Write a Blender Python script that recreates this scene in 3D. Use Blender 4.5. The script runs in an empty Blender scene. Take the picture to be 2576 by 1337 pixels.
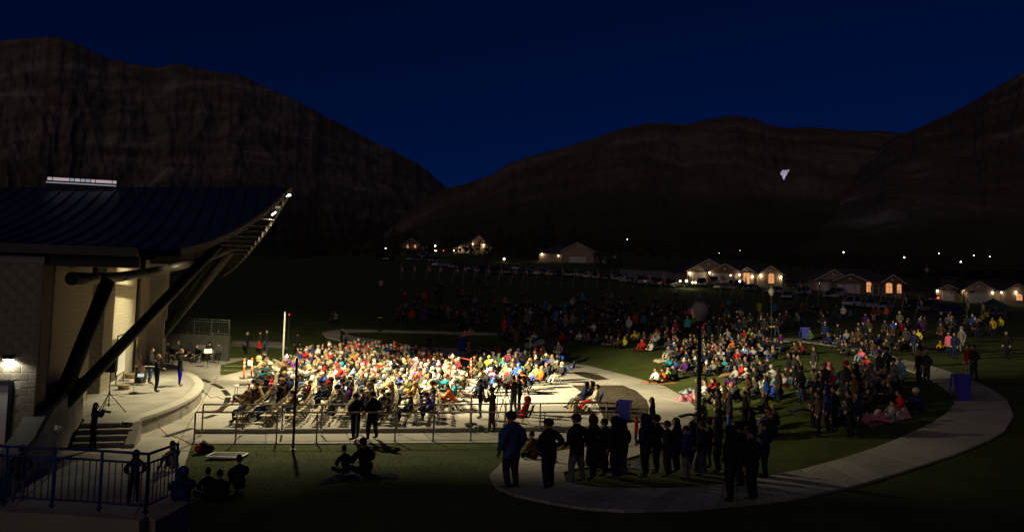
import bpy, bmesh, math, random
import numpy as np
from mathutils import Vector, Matrix, noise as mnoise

# ------------------------------------------------------------------ camera, sky, exposure
SC = bpy.context.scene
COL = SC.collection
R_ = math.radians
FPX, Y0, X0, ROLL, CAMH = 2050.0, 575.0, 1288.0, 0.026, 5.8      # image measured on a 2576 x 1337 grid
PITCH = math.atan((727 - Y0) / FPX)
cam = bpy.data.cameras.new('camera'); camo = bpy.data.objects.new('camera', cam); COL.objects.link(camo)
cam.sensor_width = 36.0; cam.lens = 36.0 * FPX / 2576.0
cam.shift_y = (Y0 - 668.5) / 2576.0
cam.clip_start = 0.1; cam.clip_end = 20000
camo.matrix_world = Matrix.Translation((0, 0, CAMH)) @ Matrix.Rotation(math.pi / 2 + PITCH, 4, 'X') @ Matrix.Rotation(ROLL, 4, 'Z')
SC.camera = camo
W = bpy.data.worlds.new('World'); SC.world = W; W.use_nodes = True
wn = W.node_tree.nodes; wl = W.node_tree.links
for n in list(wn): wn.remove(n)
wout = wn.new('ShaderNodeOutputWorld'); wbg = wn.new('ShaderNodeBackground')
sky = wn.new('ShaderNodeTexSky'); sky.sky_type = 'NISHITA'; sky.sun_disc = False
sky.sun_elevation = R_(3.0); sky.sun_rotation = R_(215); sky.altitude = 1400; sky.ozone_density = 7.0; sky.dust_density = 0.0; sky.air_density = 0.5
wl.new(sky.outputs[0], wbg.inputs[0]); wl.new(wbg.outputs[0], wout.inputs[0])
wbg.inputs[1].default_value = 0.0130
SC.view_settings.view_transform = 'Standard'; SC.view_settings.look = 'None'
SC.view_settings.gamma = 1.0; SC.view_settings.exposure = 0.0; SC.view_settings.use_curve_mapping = False
SC.render.engine = 'CYCLES'
# last warm afterglow of the western sky behind the camera
sl = bpy.data.lights.new('afterglow', 'SUN'); sl.energy = 0.19; sl.angle = R_(55); sl.color = (1.0, 0.72, 0.55)
slo = bpy.data.objects.new('afterglow', sl); COL.objects.link(slo)
slo.rotation_euler = Vector((0.42, 0.85, -0.42)).to_track_quat('-Z', 'Y').to_euler()

# ------------------------------------------------------------------ helpers
SS, CC = 0.279, 0.9603
def xyz(p, w, z): return (p * CC - w * SS, p * SS + w * CC, z)     # stage frame: p toward audience, w across the stage
def ray(x, y):
    dx = x - X0; dy = -(y - Y0); c, s = math.cos(ROLL), math.sin(ROLL)
    ux = dx * c - dy * s; uy = dx * s + dy * c
    return np.array([ux, FPX * math.cos(PITCH) - uy * math.sin(PITCH), FPX * math.sin(PITCH) + uy * math.cos(PITCH)])
def flat(x, y, z=0.0):
    r = ray(x, y); t = (z - CAMH) / r[2]; return np.array([r[0] * t, r[1] * t, z])
def deep(x, y, d):
    r = ray(x, y); t = d / r[1]; return np.array([r[0] * t, d, CAMH + r[2] * t])
def onw(x, y, w):
    r = ray(x, y); t = w / (-r[0] * SS + r[1] * CC); return np.array([r[0] * t, r[1] * t, CAMH + r[2] * t])
def pw(P): return (P[0] * CC + P[1] * SS, -P[0] * SS + P[1] * CC)
def proj(P):
    d = (P[0], P[1], P[2] - CAMH)
    Yc = d[1] * math.cos(PITCH) + d[2] * math.sin(PITCH); Zc = -d[1] * math.sin(PITCH) + d[2] * math.cos(PITCH)
    ux = FPX * d[0] / Yc; uy = FPX * Zc / Yc; c, s = math.cos(ROLL), math.sin(ROLL)
    return X0 + ux * c + uy * s, Y0 - (-ux * s + uy * c)

MATS = {}
def mat(name, col, rough=0.8, var=0.15, scale=6.0, bump=0.0, bscale=40.0, metal=0.0, emit=None, estr=0.0, spec=0.3, col2=None, detail=4.0):
    if name in MATS: return MATS[name]
    m = bpy.data.materials.new(name); m.use_nodes = True
    nt = m.node_tree; N = nt.nodes; L = nt.links; b = N['Principled BSDF']
    b.inputs['Roughness'].default_value = rough; b.inputs['Metallic'].default_value = metal
    b.inputs['Specular IOR Level'].default_value = spec
    c = (*col, 1.0)
    if var > 0 or col2:
        tc = N.new('ShaderNodeTexCoord'); nz = N.new('ShaderNodeTexNoise'); nz.inputs['Scale'].default_value = scale; nz.inputs['Detail'].default_value = detail
        L.new(tc.outputs['Object'], nz.inputs['Vector'])
        cr = N.new('ShaderNodeValToRGB'); cr.color_ramp.elements[0].position = 0.3; cr.color_ramp.elements[1].position = 0.7
        if col2: c0, c1 = c, (*col2, 1.0)
        else: c0 = tuple(v * (1 - var) for v in col) + (1.0,); c1 = tuple(min(1, v * (1 + var)) for v in col) + (1.0,)
        cr.color_ramp.elements[0].color = c0; cr.color_ramp.elements[1].color = c1
        L.new(nz.outputs['Fac'], cr.inputs['Fac']); L.new(cr.outputs[0], b.inputs['Base Color'])
    else: b.inputs['Base Color'].default_value = c
    if bump > 0:
        tc2 = N.new('ShaderNodeTexCoord'); n2 = N.new('ShaderNodeTexNoise'); n2.inputs['Scale'].default_value = bscale; n2.inputs['Detail'].default_value = 5
        L.new(tc2.outputs['Object'], n2.inputs['Vector'])
        bp = N.new('ShaderNodeBump'); bp.inputs['Strength'].default_value = bump; bp.inputs['Distance'].default_value = 0.05
        L.new(n2.outputs['Fac'], bp.inputs['Height']); L.new(bp.outputs[0], b.inputs['Normal'])
    if emit:
        b.inputs['Emission Color'].default_value = (*emit, 1.0); b.inputs['Emission Strength'].default_value = estr
    MATS[name] = m; return m

class MB:
    """collects primitives; build() links them as ONE mesh object"""
    def __init__(s): s.v = []; s.f = []; s.m = []; s.sm = []
    def add(s, vs, fs, mi=0, smooth=False):
        o = len(s.v); s.v += [tuple(v) for v in vs]
        for f in fs: s.f.append([i + o for i in f]); s.m.append(mi); s.sm.append(smooth)
        return s
    def box(s, c, d, rz=0.0, mi=0, M=None):
        x, y, z = d[0] / 2, d[1] / 2, d[2] / 2
        pts = [Vector((a * x, b * y, e * z)) for e in (-1, 1) for a, b in ((-1, -1), (1, -1), (1, 1), (-1, 1))]
        rot = M if M is not None else Matrix.Rotation(rz, 3, 'Z')
        pts = [rot @ p + Vector(c) for p in pts]
        return s.add(pts, [(3, 2, 1, 0), (4, 5, 6, 7), (0, 1, 5, 4), (1, 2, 6, 5), (2, 3, 7, 6), (3, 0, 4, 7)], mi)
    def cyl(s, a, b, r0, r1=None, n=8, mi=0, smooth=True, sq=1.0):
        r1 = r0 if r1 is None else r1
        a = Vector(a); b = Vector(b); d = (b - a)
        if d.length < 1e-6: return s
        d.normalize(); u = d.orthogonal().normalized()
        if abs(d.z) < 0.99: u = Vector((0, 0, 1)).cross(d).normalized()
        w = d.cross(u); vs = []
        for c, r in ((a, r0), (b, r1)):
            for i in range(n):
                t = 2 * math.pi * (i + 0.5) / n; vs.append(c + u * math.cos(t) * r + w * math.sin(t) * r * sq)
        fs = [(i, (i + 1) % n, n + (i + 1) % n, n + i) for i in range(n)]
        s.add(vs, fs, mi, smooth); o = len(s.v) - 2 * n
        s.f.append([o + i for i in reversed(range(n))]); s.m.append(mi); s.sm.append(False)
        s.f.append([o + n + i for i in range(n)]); s.m.append(mi); s.sm.append(False)
        return s
    def tube(s, pts, r, n=8, mi=0, radii=None):
        for i in range(len(pts) - 1):
            ra, rb = (radii[i], radii[i + 1]) if radii else (r, r)
            s.cyl(pts[i], pts[i + 1], ra, rb, n, mi)
        return s
    def ball(s, c, r, nu=10, nv=7, mi=0, keep=None):
        r = r if hasattr(r, '__len__') else (r, r, r); vs = []
        for j in range(nv + 1):
            ph = math.pi * j / nv
            for i in range(nu):
                t = 2 * math.pi * i / nu
                vs.append((c[0] + r[0] * math.sin(ph) * math.cos(t), c[1] + r[1] * math.sin(ph) * math.sin(t), c[2] + r[2] * math.cos(ph)))
        fs = []
        for j in range(nv):
            for i in range(nu):
                q = (j * nu + i, (j + 1) * nu + i, (j + 1) * nu + (i + 1) % nu, j * nu + (i + 1) % nu)
                if keep:
                    m = [sum(vs[k][a] for k in q) / 4 - c[a] for a in range(3)]
                    if not keep(m[0] / r[0], m[1] / r[1], m[2] / r[2]): continue
                fs.append(q)
        return s.add(vs, fs, mi, True)
    def lathe(s, c, prof, n=12, mi=0):
        vs = []
        for r, z in prof:
            for i in range(n):
                t = 2 * math.pi * i / n; vs.append((c[0] + r * math.cos(t), c[1] + r * math.sin(t), c[2] + z))
        fs = [(j * n + i, j * n + (i + 1) % n, (j + 1) * n + (i + 1) % n, (j + 1) * n + i) for j in range(len(prof) - 1) for i in range(n)]
        return s.add(vs, fs, mi, True)
    def prism(s, poly, z0, z1, mi=0, fn=None):
        """poly: 2D list extruded z0..z1; fn maps (a,b,c)->xyz"""
        fn = fn or (lambda a, b, c: (a, b, c)); n = len(poly)
        vs = [fn(a, b, z0) for a, b in poly] + [fn(a, b, z1) for a, b in poly]
        fs = [tuple(reversed(range(n))), tuple(range(n, 2 * n))] + [(i, (i + 1) % n, n + (i + 1) % n, n + i) for i in range(n)]
        return s.add(vs, fs, mi)
    def mesh(s, name, mats):
        me = bpy.data.meshes.new(name); me.from_pydata(s.v, [], s.f)
        for m in (mats if isinstance(mats, (list, tuple)) else [mats]): me.materials.append(m)
        me.polygons.foreach_set('material_index', s.m); me.polygons.foreach_set('use_smooth', s.sm); me.update()
        return me
    def build(s, name, mats, parent=None):
        return link(name, s.mesh(name, mats), parent)
def link(name, me, parent=None, loc=None):
    o = bpy.data.objects.new(name, me); COL.objects.link(o)
    if parent: o.parent = parent
    if loc is not None: o.location = loc
    return o
def tag(o, label=None, cat=None, group=None, kind=None):
    if label: o['label'] = label
    if cat: o['category'] = cat
    if group: o['group'] = group
    if kind: o['kind'] = kind
    return o
def thing(name, label, cat, loc=(0, 0, 0), rz=0.0, group=None):
    o = link(name, None); o.location = loc; o.rotation_euler = (0, 0, rz)
    return tag(o, label, cat, group)
KIDS = {}
def copy_tree(root, loc, rz, label, group=None, kids=None):
    r = root.copy(); COL.objects.link(r); r.location = loc; r.rotation_euler = (0, 0, rz); r['label'] = label
    if group: r['group'] = group
    for c in (kids or root.children):
        d = c.copy(); COL.objects.link(d); d.parent = r
        for g in c.children:
            e = g.copy(); COL.objects.link(e); e.parent = d
    return r
def ordw(n):
    T = ['', 'first', 'second', 'third', 'fourth', 'fifth', 'sixth', 'seventh', 'eighth', 'ninth', 'tenth', 'eleventh', 'twelfth', 'thirteenth', 'fourteenth', 'fifteenth', 'sixteenth', 'seventeenth', 'eighteenth', 'nineteenth', 'twentieth']
    if n < len(T): return T[n]
    t, u = divmod(n, 10); tens = {2: 'twenty', 3: 'thirty', 4: 'forty', 5: 'fifty', 6: 'sixty', 7: 'seventy'}[t]
    if u == 0: return tens[:-1] + 'ieth'
    return tens + '-' + T[u]

# ------------------------------------------------------------------ terrain
def resample(pl, n):
    P = np.array(pl, float); d = np.r_[0, np.cumsum(np.hypot(*np.diff(P[:, :2], axis=0).T))]
    t = np.linspace(0, d[-1], n); return np.stack([np.interp(t, d, P[:, k]) for k in range(P.shape[1])], 1)
PLZ_PX = [(449, 1219), (465, 1169), (482, 1117), (760, 1117), (1100, 1115), (1400, 1114), (1548, 1112), (1650, 1135), (1703, 1102), (1737, 1060), (1752, 1040), (1749, 1024), (1724, 1001), (1672, 972), (1594, 949),
          (1483, 921), (1413, 909), (1300, 891), (1155, 876), (1025, 866), (970, 866), (900, 874), (790, 893), (640, 926), (553, 948), (556, 918)]
PLAZA = [tuple(flat(x, y)[:2]) for x, y in PLZ_PX] + [xyz(-1.5, 66, 0)[:2], xyz(-7.2, 66, 0)[:2], xyz(-7.2, 15.5, 0)[:2], xyz(-0.8, 15.5, 0)[:2]]
PA = np.array(PLAZA)
def plaza_dist(X, Y):
    X = np.asarray(X, float); Y = np.asarray(Y, float); ins = np.zeros(X.shape, bool); dm = np.full(X.shape, 1e9)
    for i in range(len(PA)):
        x1, y1 = PA[i - 1]; x2, y2 = PA[i]
        c = ((y1 > Y) != (y2 > Y)); xx = (x2 - x1) * (Y - y1) / ((y2 - y1) if y2 != y1 else 1e-9) + x1
        ins ^= (c & (X < xx))
        dx, dy = x2 - x1, y2 - y1; t = np.clip(((X - x1) * dx + (Y - y1) * dy) / (dx * dx + dy * dy), 0, 1)
        dm = np.minimum(dm, np.hypot(X - x1 - t * dx, Y - y1 - t * dy))
    return np.where(ins, 0, dm)
def bypx(x, y, h, H=1.75): return deep(x, y, FPX * H / h)
CP = [bypx(1285, 1233, 190, 1.82), bypx(1380, 1233, 172), bypx(1450, 1217, 166), bypx(1840, 1262, 178), bypx(2443, 955, 87), bypx(2050, 950, 78), bypx(2250, 1002, 99),
      bypx(1420, 835, 44), deep(1100, 711, 150), deep(1302, 740, 138), deep(2314, 802, 116), deep(2122, 802, 98), bypx(860, 875, 50), bypx(620, 888, 56),
      deep(1830, 712, 184), deep(2140, 737, 180), deep(2450, 760, 190), deep(1050, 655, 240), deep(1450, 690, 215), deep(1180, 640, 300), deep(700, 650, 300), deep(1700, 640, 330), deep(2500, 720, 330),
      deep(915, 1195, 23), deep(1288, 1330, 13.5), deep(600, 1240, 18), deep(2100, 1250, 21), deep(2500, 1250, 24), deep(900, 1130, 29.5), deep(1250, 1135, 29), deep(1700, 930, 56), deep(1900, 1080, 36),
      np.array([0, 0, 4.0]), np.array([-25, -20, 5.0]), np.array([25, -20, 5.0]), np.array([-40, 60, 1.2]), np.array([-60, 130, 5.0]), np.array([90, 60, 3.0]), np.array([60, 20, 3.0]), np.array([-12, 11, 2.6]), deep(900, 780, 100), deep(850, 705, 150)]
CP = np.array(CP); _n = len(CP)
def _U(r2): return 0.5 * r2 * np.log(r2 + 1e-9)
_sc = 100.0; _cx = CP[:, 0] / _sc; _cy = CP[:, 1] / _sc
_K = _U((_cx[:, None] - _cx) ** 2 + (_cy[:, None] - _cy) ** 2) + np.eye(_n) * 0.0006
_Pm = np.c_[np.ones(_n), _cx, _cy]; _A = np.zeros((_n + 3, _n + 3)); _A[:_n, :_n] = _K; _A[:_n, _n:] = _Pm; _A[_n:, :_n] = _Pm.T
_wt = np.linalg.solve(_A, np.r_[CP[:, 2], 0, 0, 0])
def T(X, Y):
    X = np.asarray(X, float); Y = np.asarray(Y, float); Xc = np.clip(X, -160, 200) / _sc; Yc = np.clip(Y, -25, 330) / _sc
    z = _wt[_n] + _wt[_n + 1] * Xc + _wt[_n + 2] * Yc
    for i in range(_n): z = z + _wt[i] * _U((Xc - _cx[i]) ** 2 + (Yc - _cy[i]) ** 2)
    z = np.maximum(z, 0.0) + np.maximum(Y - 330, 0) * 0.05
    d = plaza_dist(X, Y); k = np.clip(d / 5.0, 0, 1); k = k * k * (3 - 2 * k)
    return z * k
def at(x, y):
    """the spot on the ground seen at picture position x, y"""
    r = ray(x, y); ts = np.geomspace(8, 420, 90); X = r[0] / r[1] * ts; Z = CAMH + r[2] / r[1] * ts
    g = Z - T(X, ts); i = int(np.argmax(g < 0)) if (g < 0).any() else 89
    a, b = ts[max(i - 1, 0)], ts[i]
    for _ in range(12):
        c = 0.5 * (a + b)
        if CAMH + r[2] / r[1] * c > float(T(r[0] / r[1] * c, c)): a = c
        else: b = c
    return np.array([r[0] / r[1] * b, b, float(T(r[0] / r[1] * b, b))])
def gz(x, y): return float(T(x, y))

M_grass = mat('grass', (0.040, 0.058, 0.008), 0.95, 0, 0.6, 0.9, 60, col2=(0.080, 0.105, 0.012), detail=8)
M_conc = mat('concrete', (0.36, 0.34, 0.30), 0.9, 0.14, 0.7, 0.12, 30, detail=8)
M_concs = [M_conc, mat('concrete_worn', (0.31, 0.295, 0.26), 0.9, 0.18, 0.9, 0.12, 30, detail=8), mat('concrete_pale', (0.39, 0.37, 0.33), 0.9, 0.12, 0.6, 0.12, 30, detail=8)]
M_concd = mat('concrete_joint', (0.05, 0.047, 0.04), 0.95, 0.2, 3)
M_wallc = mat('cast_concrete', (0.30, 0.285, 0.25), 0.9, 0.18, 1.1, 0.15, 25, detail=8)
M_dirt = mat('dirt', (0.025, 0.018, 0.010), 1.0, 0, 2.5, 1.0, 30, col2=(0.06, 0.045, 0.024), detail=8)
gx = np.unique(np.concatenate([np.linspace(-26, 44, 156), np.sinh(np.linspace(math.asinh(2.2), math.asinh(60), 60)) * 20 - 0, -np.sinh(np.linspace(math.asinh(1.3), math.asinh(60), 55)) * 20]))
gy = np.unique(np.concatenate([np.linspace(-60, 10, 18), np.linspace(10.4, 90, 170), np.geomspace(91, 1500, 90)]))
GX, GY = np.meshgrid(gx, gy); GZ = T(GX, GY)
rs = np.random.RandomState(3)
def grid_mesh(name, X, Y, Z, mats, smooth=True):
    h, w = X.shape; me = bpy.data.meshes.new(name); V = np.stack([X, Y, Z], -1).reshape(-1, 3)
    i = np.arange(h * w).reshape(h, w); Q = np.stack([i[:-1, :-1], i[:-1, 1:], i[1:, 1:], i[1:, :-1]], -1).reshape(-1, 4)
    me.vertices.add(len(V)); me.vertices.foreach_set('co', V.ravel()); me.loops.add(Q.size); me.loops.foreach_set('vertex_index', Q.ravel().astype(np.int32))
    me.polygons.add(len(Q)); me.polygons.foreach_set('loop_start', np.arange(0, Q.size, 4, dtype=np.int32)); me.polygons.foreach_set('loop_total', np.full(len(Q), 4, np.int32))
    me.polygons.foreach_set('use_smooth', np.full(len(Q), smooth)); me.materials.append(mats); me.update(); me.validate(); return me
tag(link('lawn', grid_mesh('lawn', GX, GY, GZ, M_grass)), kind='structure')

# ------------------------------------------------------------------ mountains
def mountain_mat(name, c1, c2, c3, sc, belt=150):
    m = bpy.data.materials.new(name); m.use_nodes = True; N = m.node_tree.nodes; L = m.node_tree.links; b = N['Principled BSDF']; b.inputs['Roughness'].default_value = 1; b.inputs['Specular IOR Level'].default_value = 0
    tc = N.new('ShaderNodeTexCoord'); n1 = N.new('ShaderNodeTexNoise'); n1.inputs['Scale'].default_value = sc; n1.inputs['Detail'].default_value = 12; n1.inputs['Roughness'].default_value = 0.68; n1.inputs['Distortion'].default_value = 0.6
    mp = N.new('ShaderNodeMapping'); mp.inputs['Scale'].default_value = (1.1, 0.6, 0.75); L.new(tc.outputs['Object'], mp.inputs[0]); L.new(mp.outputs[0], n1.inputs['Vector'])
    cr = N.new('ShaderNodeValToRGB'); e = cr.color_ramp.elements; e[0].position = 0.42; e[0].color = (*c1, 1); e[1].position = 0.56; e[1].color = (*c2, 1); q = e.new(0.66); q.color = (*c3, 1)
    L.new(n1.outputs['Fac'], cr.inputs[0])
    sx = N.new('ShaderNodeSeparateXYZ'); L.new(tc.outputs['Object'], sx.inputs[0]); n3 = N.new('ShaderNodeTexNoise'); n3.inputs['Scale'].default_value = 0.012; n3.inputs['Detail'].default_value = 6; L.new(tc.outputs['Object'], n3.inputs['Vector'])
    ad = N.new('ShaderNodeMath'); ad.operation = 'MULTIPLY_ADD'; L.new(n3.outputs['Fac'], ad.inputs[0]); ad.inputs[1].default_value = -belt * 0.8; L.new(sx.outputs['Z'], ad.inputs[2])
    mr = N.new('ShaderNodeMapRange'); mr.inputs['From Min'].default_value = -belt * 0.1; mr.inputs['From Max'].default_value = belt; L.new(ad.outputs[0], mr.inputs['Value'])
    mx = N.new('ShaderNodeMix'); mx.data_type = 'RGBA'; L.new(mr.outputs[0], mx.inputs[0]); mx.inputs[6].default_value = (0.042, 0.034, 0.026, 1); L.new(cr.outputs[0], mx.inputs[7]); L.new(mx.outputs[2], b.inputs['Base Color']); return m
def mountain(name, prof, D, Df, m, seed, amp, ex=1.25):
    P = resample(prof, 520); ts = np.r_[np.linspace(0, 1, 170) ** 1.35, np.linspace(1.03, 1.5, 10)]
    X = np.zeros((len(ts), len(P))); Y = X.copy(); Z = X.copy()
    for j, (px, py) in enumerate(P):
        rough = 3.0 * mnoise.fractal(Vector((px * 0.045, seed, 0)), 1, 2, 5) + 1.3 * mnoise.fractal(Vector((px * 0.3, seed, 5)), 1, 2, 3)
        c = deep(px, py + rough, D); base = deep(px, 650, Df)
        for i, t in enumerate(ts):
            tt = min(t, 1.0); y = Df + (D - Df) * t; x = c[0] / D * y
            bz = min(base[2], 30) - 6
            k = tt ** ex
            z = bz + (c[2] - bz) * k
            env = (tt * (1 - tt)) * 4
            e = max(0.0, (z - CAMH) / y) / ((c[2] - CAMH) / D); hx = px * 0.0085 + 0.5 * e; hy = e * 3.0 - px * 0.0016
            wpx = 0.5 * mnoise.noise(Vector((hx * 1.5, hy * 1.5, seed))); wpy = 0.5 * mnoise.noise(Vector((hx * 1.5, hy * 1.5, seed + 4)))
            g = mnoise.ridged_multi_fractal(Vector((hx * 1.3 + wpx, hy * 0.75 + wpy, seed)), 0.85, 2.2, 8, 1, 2) - 1.1
            g2 = mnoise.fractal(Vector((hx * 6 + wpy, hy * 6 + wpx, seed + 9)), 0.6, 2.1, 6)
            env = min(1.0, 3.5 * tt) * min(1.0, (1 - tt) * 5 + 0.04) * (0.25 + 0.75 * tt)
            z += env * (c[2] - bz) * amp * (0.60 * g + 0.30 * g2)
            if t < 0.999:                                             # keep every spur under the crest line
                lim = CAMH + (c[2] - CAMH) * (y / D) * (0.995 - 0.10 * (1 - t)); z = lim - (lim - z if z < lim else 0.25 * (z - lim) / (1 + 0.02 * (z - lim)))
            if t > 1: z = c[2] - (t - 1) * (c[2] - bz) * 1.1
            X[i, j] = x; Y[i, j] = y; Z[i, j] = z
    tag(link(name, grid_mesh(name, X, Y, Z, m)), kind='structure')
MM1 = mountain_mat('mountain_scrub', (0.11, 0.09, 0.08), (0.19, 0.155, 0.14), (0.32, 0.28, 0.25), 0.006, 170)
MM2 = mountain_mat('mountain_grass', (0.105, 0.082, 0.072), (0.165, 0.13, 0.115), (0.24, 0.195, 0.17), 0.004, 90)
MM3 = mountain_mat('mountain_rock', (0.095, 0.075, 0.066), (0.15, 0.12, 0.107), (0.34, 0.31, 0.29), 0.010, 60)
mountain('mountain_left', [(-260, 190), (-60, 110), (0, 103), (100, 95), (150, 93), (185, 105), (230, 130), (270, 148), (330, 160), (400, 170), (440, 160), (470, 165), (550, 182), (600, 187), (650, 210), (750, 255), (830, 300), (900, 335), (980, 375), (1050, 412), (1090, 442), (1125, 474), (1180, 520), (1240, 560), (1330, 600)], 3300, 420, MM1, 1.7, 0.020, 1.7)
mountain('mountain_middle', [(620, 640), (820, 606), (960, 560), (1050, 513), (1120, 474), (1180, 460), (1240, 437), (1290, 407), (1330, 395), (1360, 386), (1420, 370), (1500, 345), (1560, 325), (1620, 312), (1680, 308), (1720, 315), (1780, 300), (1840, 290), (1890, 297), (1940, 315), (1980, 322), (2060, 320), (2130, 328), (2200, 330), (2270, 333), (2330, 360), (2500, 430), (2700, 520)], 2300, 430, MM2, 5.1, 0.03, 1.1)
mountain('mountain_right', [(1560, 640), (1700, 612), (1850, 575), (1950, 540), (2020, 500), (2090, 460), (2150, 422), (2200, 385), (2240, 350), (2290, 330), (2350, 303), (2420, 272), (2480, 235), (2520, 212), (2576, 180), (2640, 120), (2850, 60)], 1300, 400, MM3, 8.3, 0.035, 1.0)

# ------------------------------------------------------------------ paving
def clip_poly(poly, axis, val, keep_less):
    out = []
    for i in range(len(poly)):
        a, b = poly[i - 1], poly[i]; ia = (a[axis] <= val) == keep_less; ib = (b[axis] <= val) == keep_less
        if ia != ib:
            t = (val - a[axis]) / (b[axis] - a[axis]); out.append((a[0] + (b[0] - a[0]) * t, a[1] + (b[1] - a[1]) * t))
        if ib: out.append(b)
    return out
PL = [pw(p) for p in PLAZA]                                            # plaza outline in the stage frame
base = MB(); base.prism(PL, -0.3, 0.012, 0, lambda a, b, c: xyz(a, b, c))
me = base.mesh('plaza', [M_concd]); bm = bmesh.new(); bm.from_mesh(me); bmesh.ops.triangulate(bm, faces=bm.faces); bm.to_mesh(me); bm.free()
plaza = tag(link('plaza', me), kind='structure')
for i in range(-3, 12):
    for j in range(5, 26):
        a0, b0, s = i * 3.0, j * 3.0, 3.0; g = 0.016
        c = PL
        for ax, v, kl in ((0, a0 + g, False), (0, a0 + s - g, True), (1, b0 + g, False), (1, b0 + s - g, True)):
            c = clip_poly(c, ax, v, kl)
            if len(c) < 3: break
        if len(c) < 3: continue
        ar = 0.5 * abs(sum(c[k - 1][0] * c[k][1] - c[k][0] * c[k - 1][1] for k in range(len(c))))
        if ar < 0.15: continue
        m = MB(); m.prism(c, 0.0, 0.04 + random.Random(i * 97 + j).uniform(-.0015, .0015), 0, lambda a, b, cc: xyz(a, b, cc))
        me = m.mesh('slab', [M_concs[(i * 7 + j * 3 + i * j) % 3]])
        if len(c) > 4:
            bm = bmesh.new(); bm.from_mesh(me); bmesh.ops.triangulate(bm, faces=bm.faces); bmesh.ops.recalc_face_normals(bm, faces=bm.faces); bm.to_mesh(me); bm.free()
        link('slab', me, plaza)
def path(name, L_, R2, n, lift=0.06):
    a = resample(L_, n + 1); b = resample(R2, n + 1)
    A = [at(*p) for p in a]; B = [at(*p) for p in b]
    under = MB(); root = None; parts = []
    for i in range(n):
        g = 0.016; q = []
        for k in range(7):
            f0, f1 = k / 6, (k + 1) / 6
            pts = []
            for (t, f) in ((g, f0), (1 - g, f0), (1 - g, f1), (g, f1)):
                p = (A[i] * (1 - t) + A[i + 1] * t) * (1 - f) + (B[i] * (1 - t) + B[i + 1] * t) * f
                pts.append((p[0], p[1], gz(p[0], p[1])))
            if k < 6: q.append(pts)
        m = MB()
        for pts in q:
            m.add([(x, y, z - 0.05) for x, y, z in pts] + [(x, y, z + lift) for x, y, z in pts], [(4, 5, 6, 7), (0, 1, 5, 4), (1, 2, 6, 5), (2, 3, 7, 6), (3, 0, 4, 7)])
            under.add([(x, y, z + lift - 0.03) for x, y, z in pts], [(0, 1, 2, 3)])
        parts.append(m)
    root = tag(under.build(name, M_concd), kind='structure')
    for k_, m in enumerate(parts): m.build('slab', M_concs[(k_ * 5 + k_ // 3) % 3], root)
path('path', [(1541, 1113), (1512, 1116), (1417, 1136), (1328, 1149), (1258, 1168), (1232, 1195), (1227, 1209), (1243, 1228), (1290, 1247), (1370, 1266), (1465, 1282), (1576, 1289), (1735, 1285), (1893, 1269), (2013, 1255), (2150, 1225), (2280, 1185), (2400, 1145), (2498, 1105), (2541, 1076), (2552, 1039), (2541, 1014), (2512, 988), (2456, 963), (2400, 940), (2343, 921), (2273, 906)],
     [(1640, 1135), (1590, 1152), (1506, 1174), (1433, 1184), (1415, 1192), (1412, 1198), (1417, 1212), (1450, 1224), (1490, 1229), (1560, 1233), (1703, 1231), (1814, 1222), (1900, 1206), (2013, 1184), (2120, 1155), (2210, 1125), (2273, 1100), (2343, 1067), (2385, 1039), (2402, 1019), (2400, 997), (2371, 974), (2340, 954), (2300, 938), (2273, 928)], 44)
path('path', [(956, 866), (920, 862), (880, 861), (850, 856), (826, 851), (803, 842), (815, 834), (839, 830), (880, 829), (943, 830), (1100, 834), (1250, 838)],
     [(962, 857), (925, 852), (891, 847), (875, 843), (867, 840), (866, 838), (870, 837), (880, 836), (900, 835), (943, 835), (1100, 839), (1250, 843)], 26)
path('path', [(2273, 906), (2200, 878), (2120, 862), (2030, 853), (1900, 850)], [(2273, 928), (2190, 893), (2110, 872), (2030, 861), (1900, 856)], 12)
for nm, pts in (('planting_bed', [(1438, 938), (1475, 937), (1505, 944), (1532, 955), (1500, 957), (1470, 950)]), ('planting_bed', [(1438, 970), (1566, 970), (1600, 984), (1626, 1007), (1632, 1024), (1630, 1042), (1605, 1062), (1548, 1070), (1518, 1052), (1500, 1010)])):
    poly = [tuple(flat(*p)[:2]) for p in pts]; m = MB(); m.prism(poly, 0.02, 0.052, 0); me = m.mesh(nm, [M_dirt])
    o = tag(link(nm, me), kind='structure')
    c = np.mean(poly, 0); r2 = random.Random(5); q = MB()
    for _ in range(1400):
        k = r2.randrange(len(poly)); a = np.array(poly[k]); b = np.array(poly[k - 1]); u, v = sorted((r2.random(), r2.random())); p = a * u + b * (v - u) + c * (1 - v)
        s = r2.uniform(.015, .05); rz = r2.uniform(0, 3); q.add([(p[0] + s * math.cos(rz + t), p[1] + s * math.sin(rz + t) * .6, .053 + (0.02 if i == 1 else 0.002)) for i, t in enumerate((0, 2.1, 4.2))], [(0, 1, 2)])
    tag(q.build('wood_mulch', M_dirt), kind='stuff')
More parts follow.
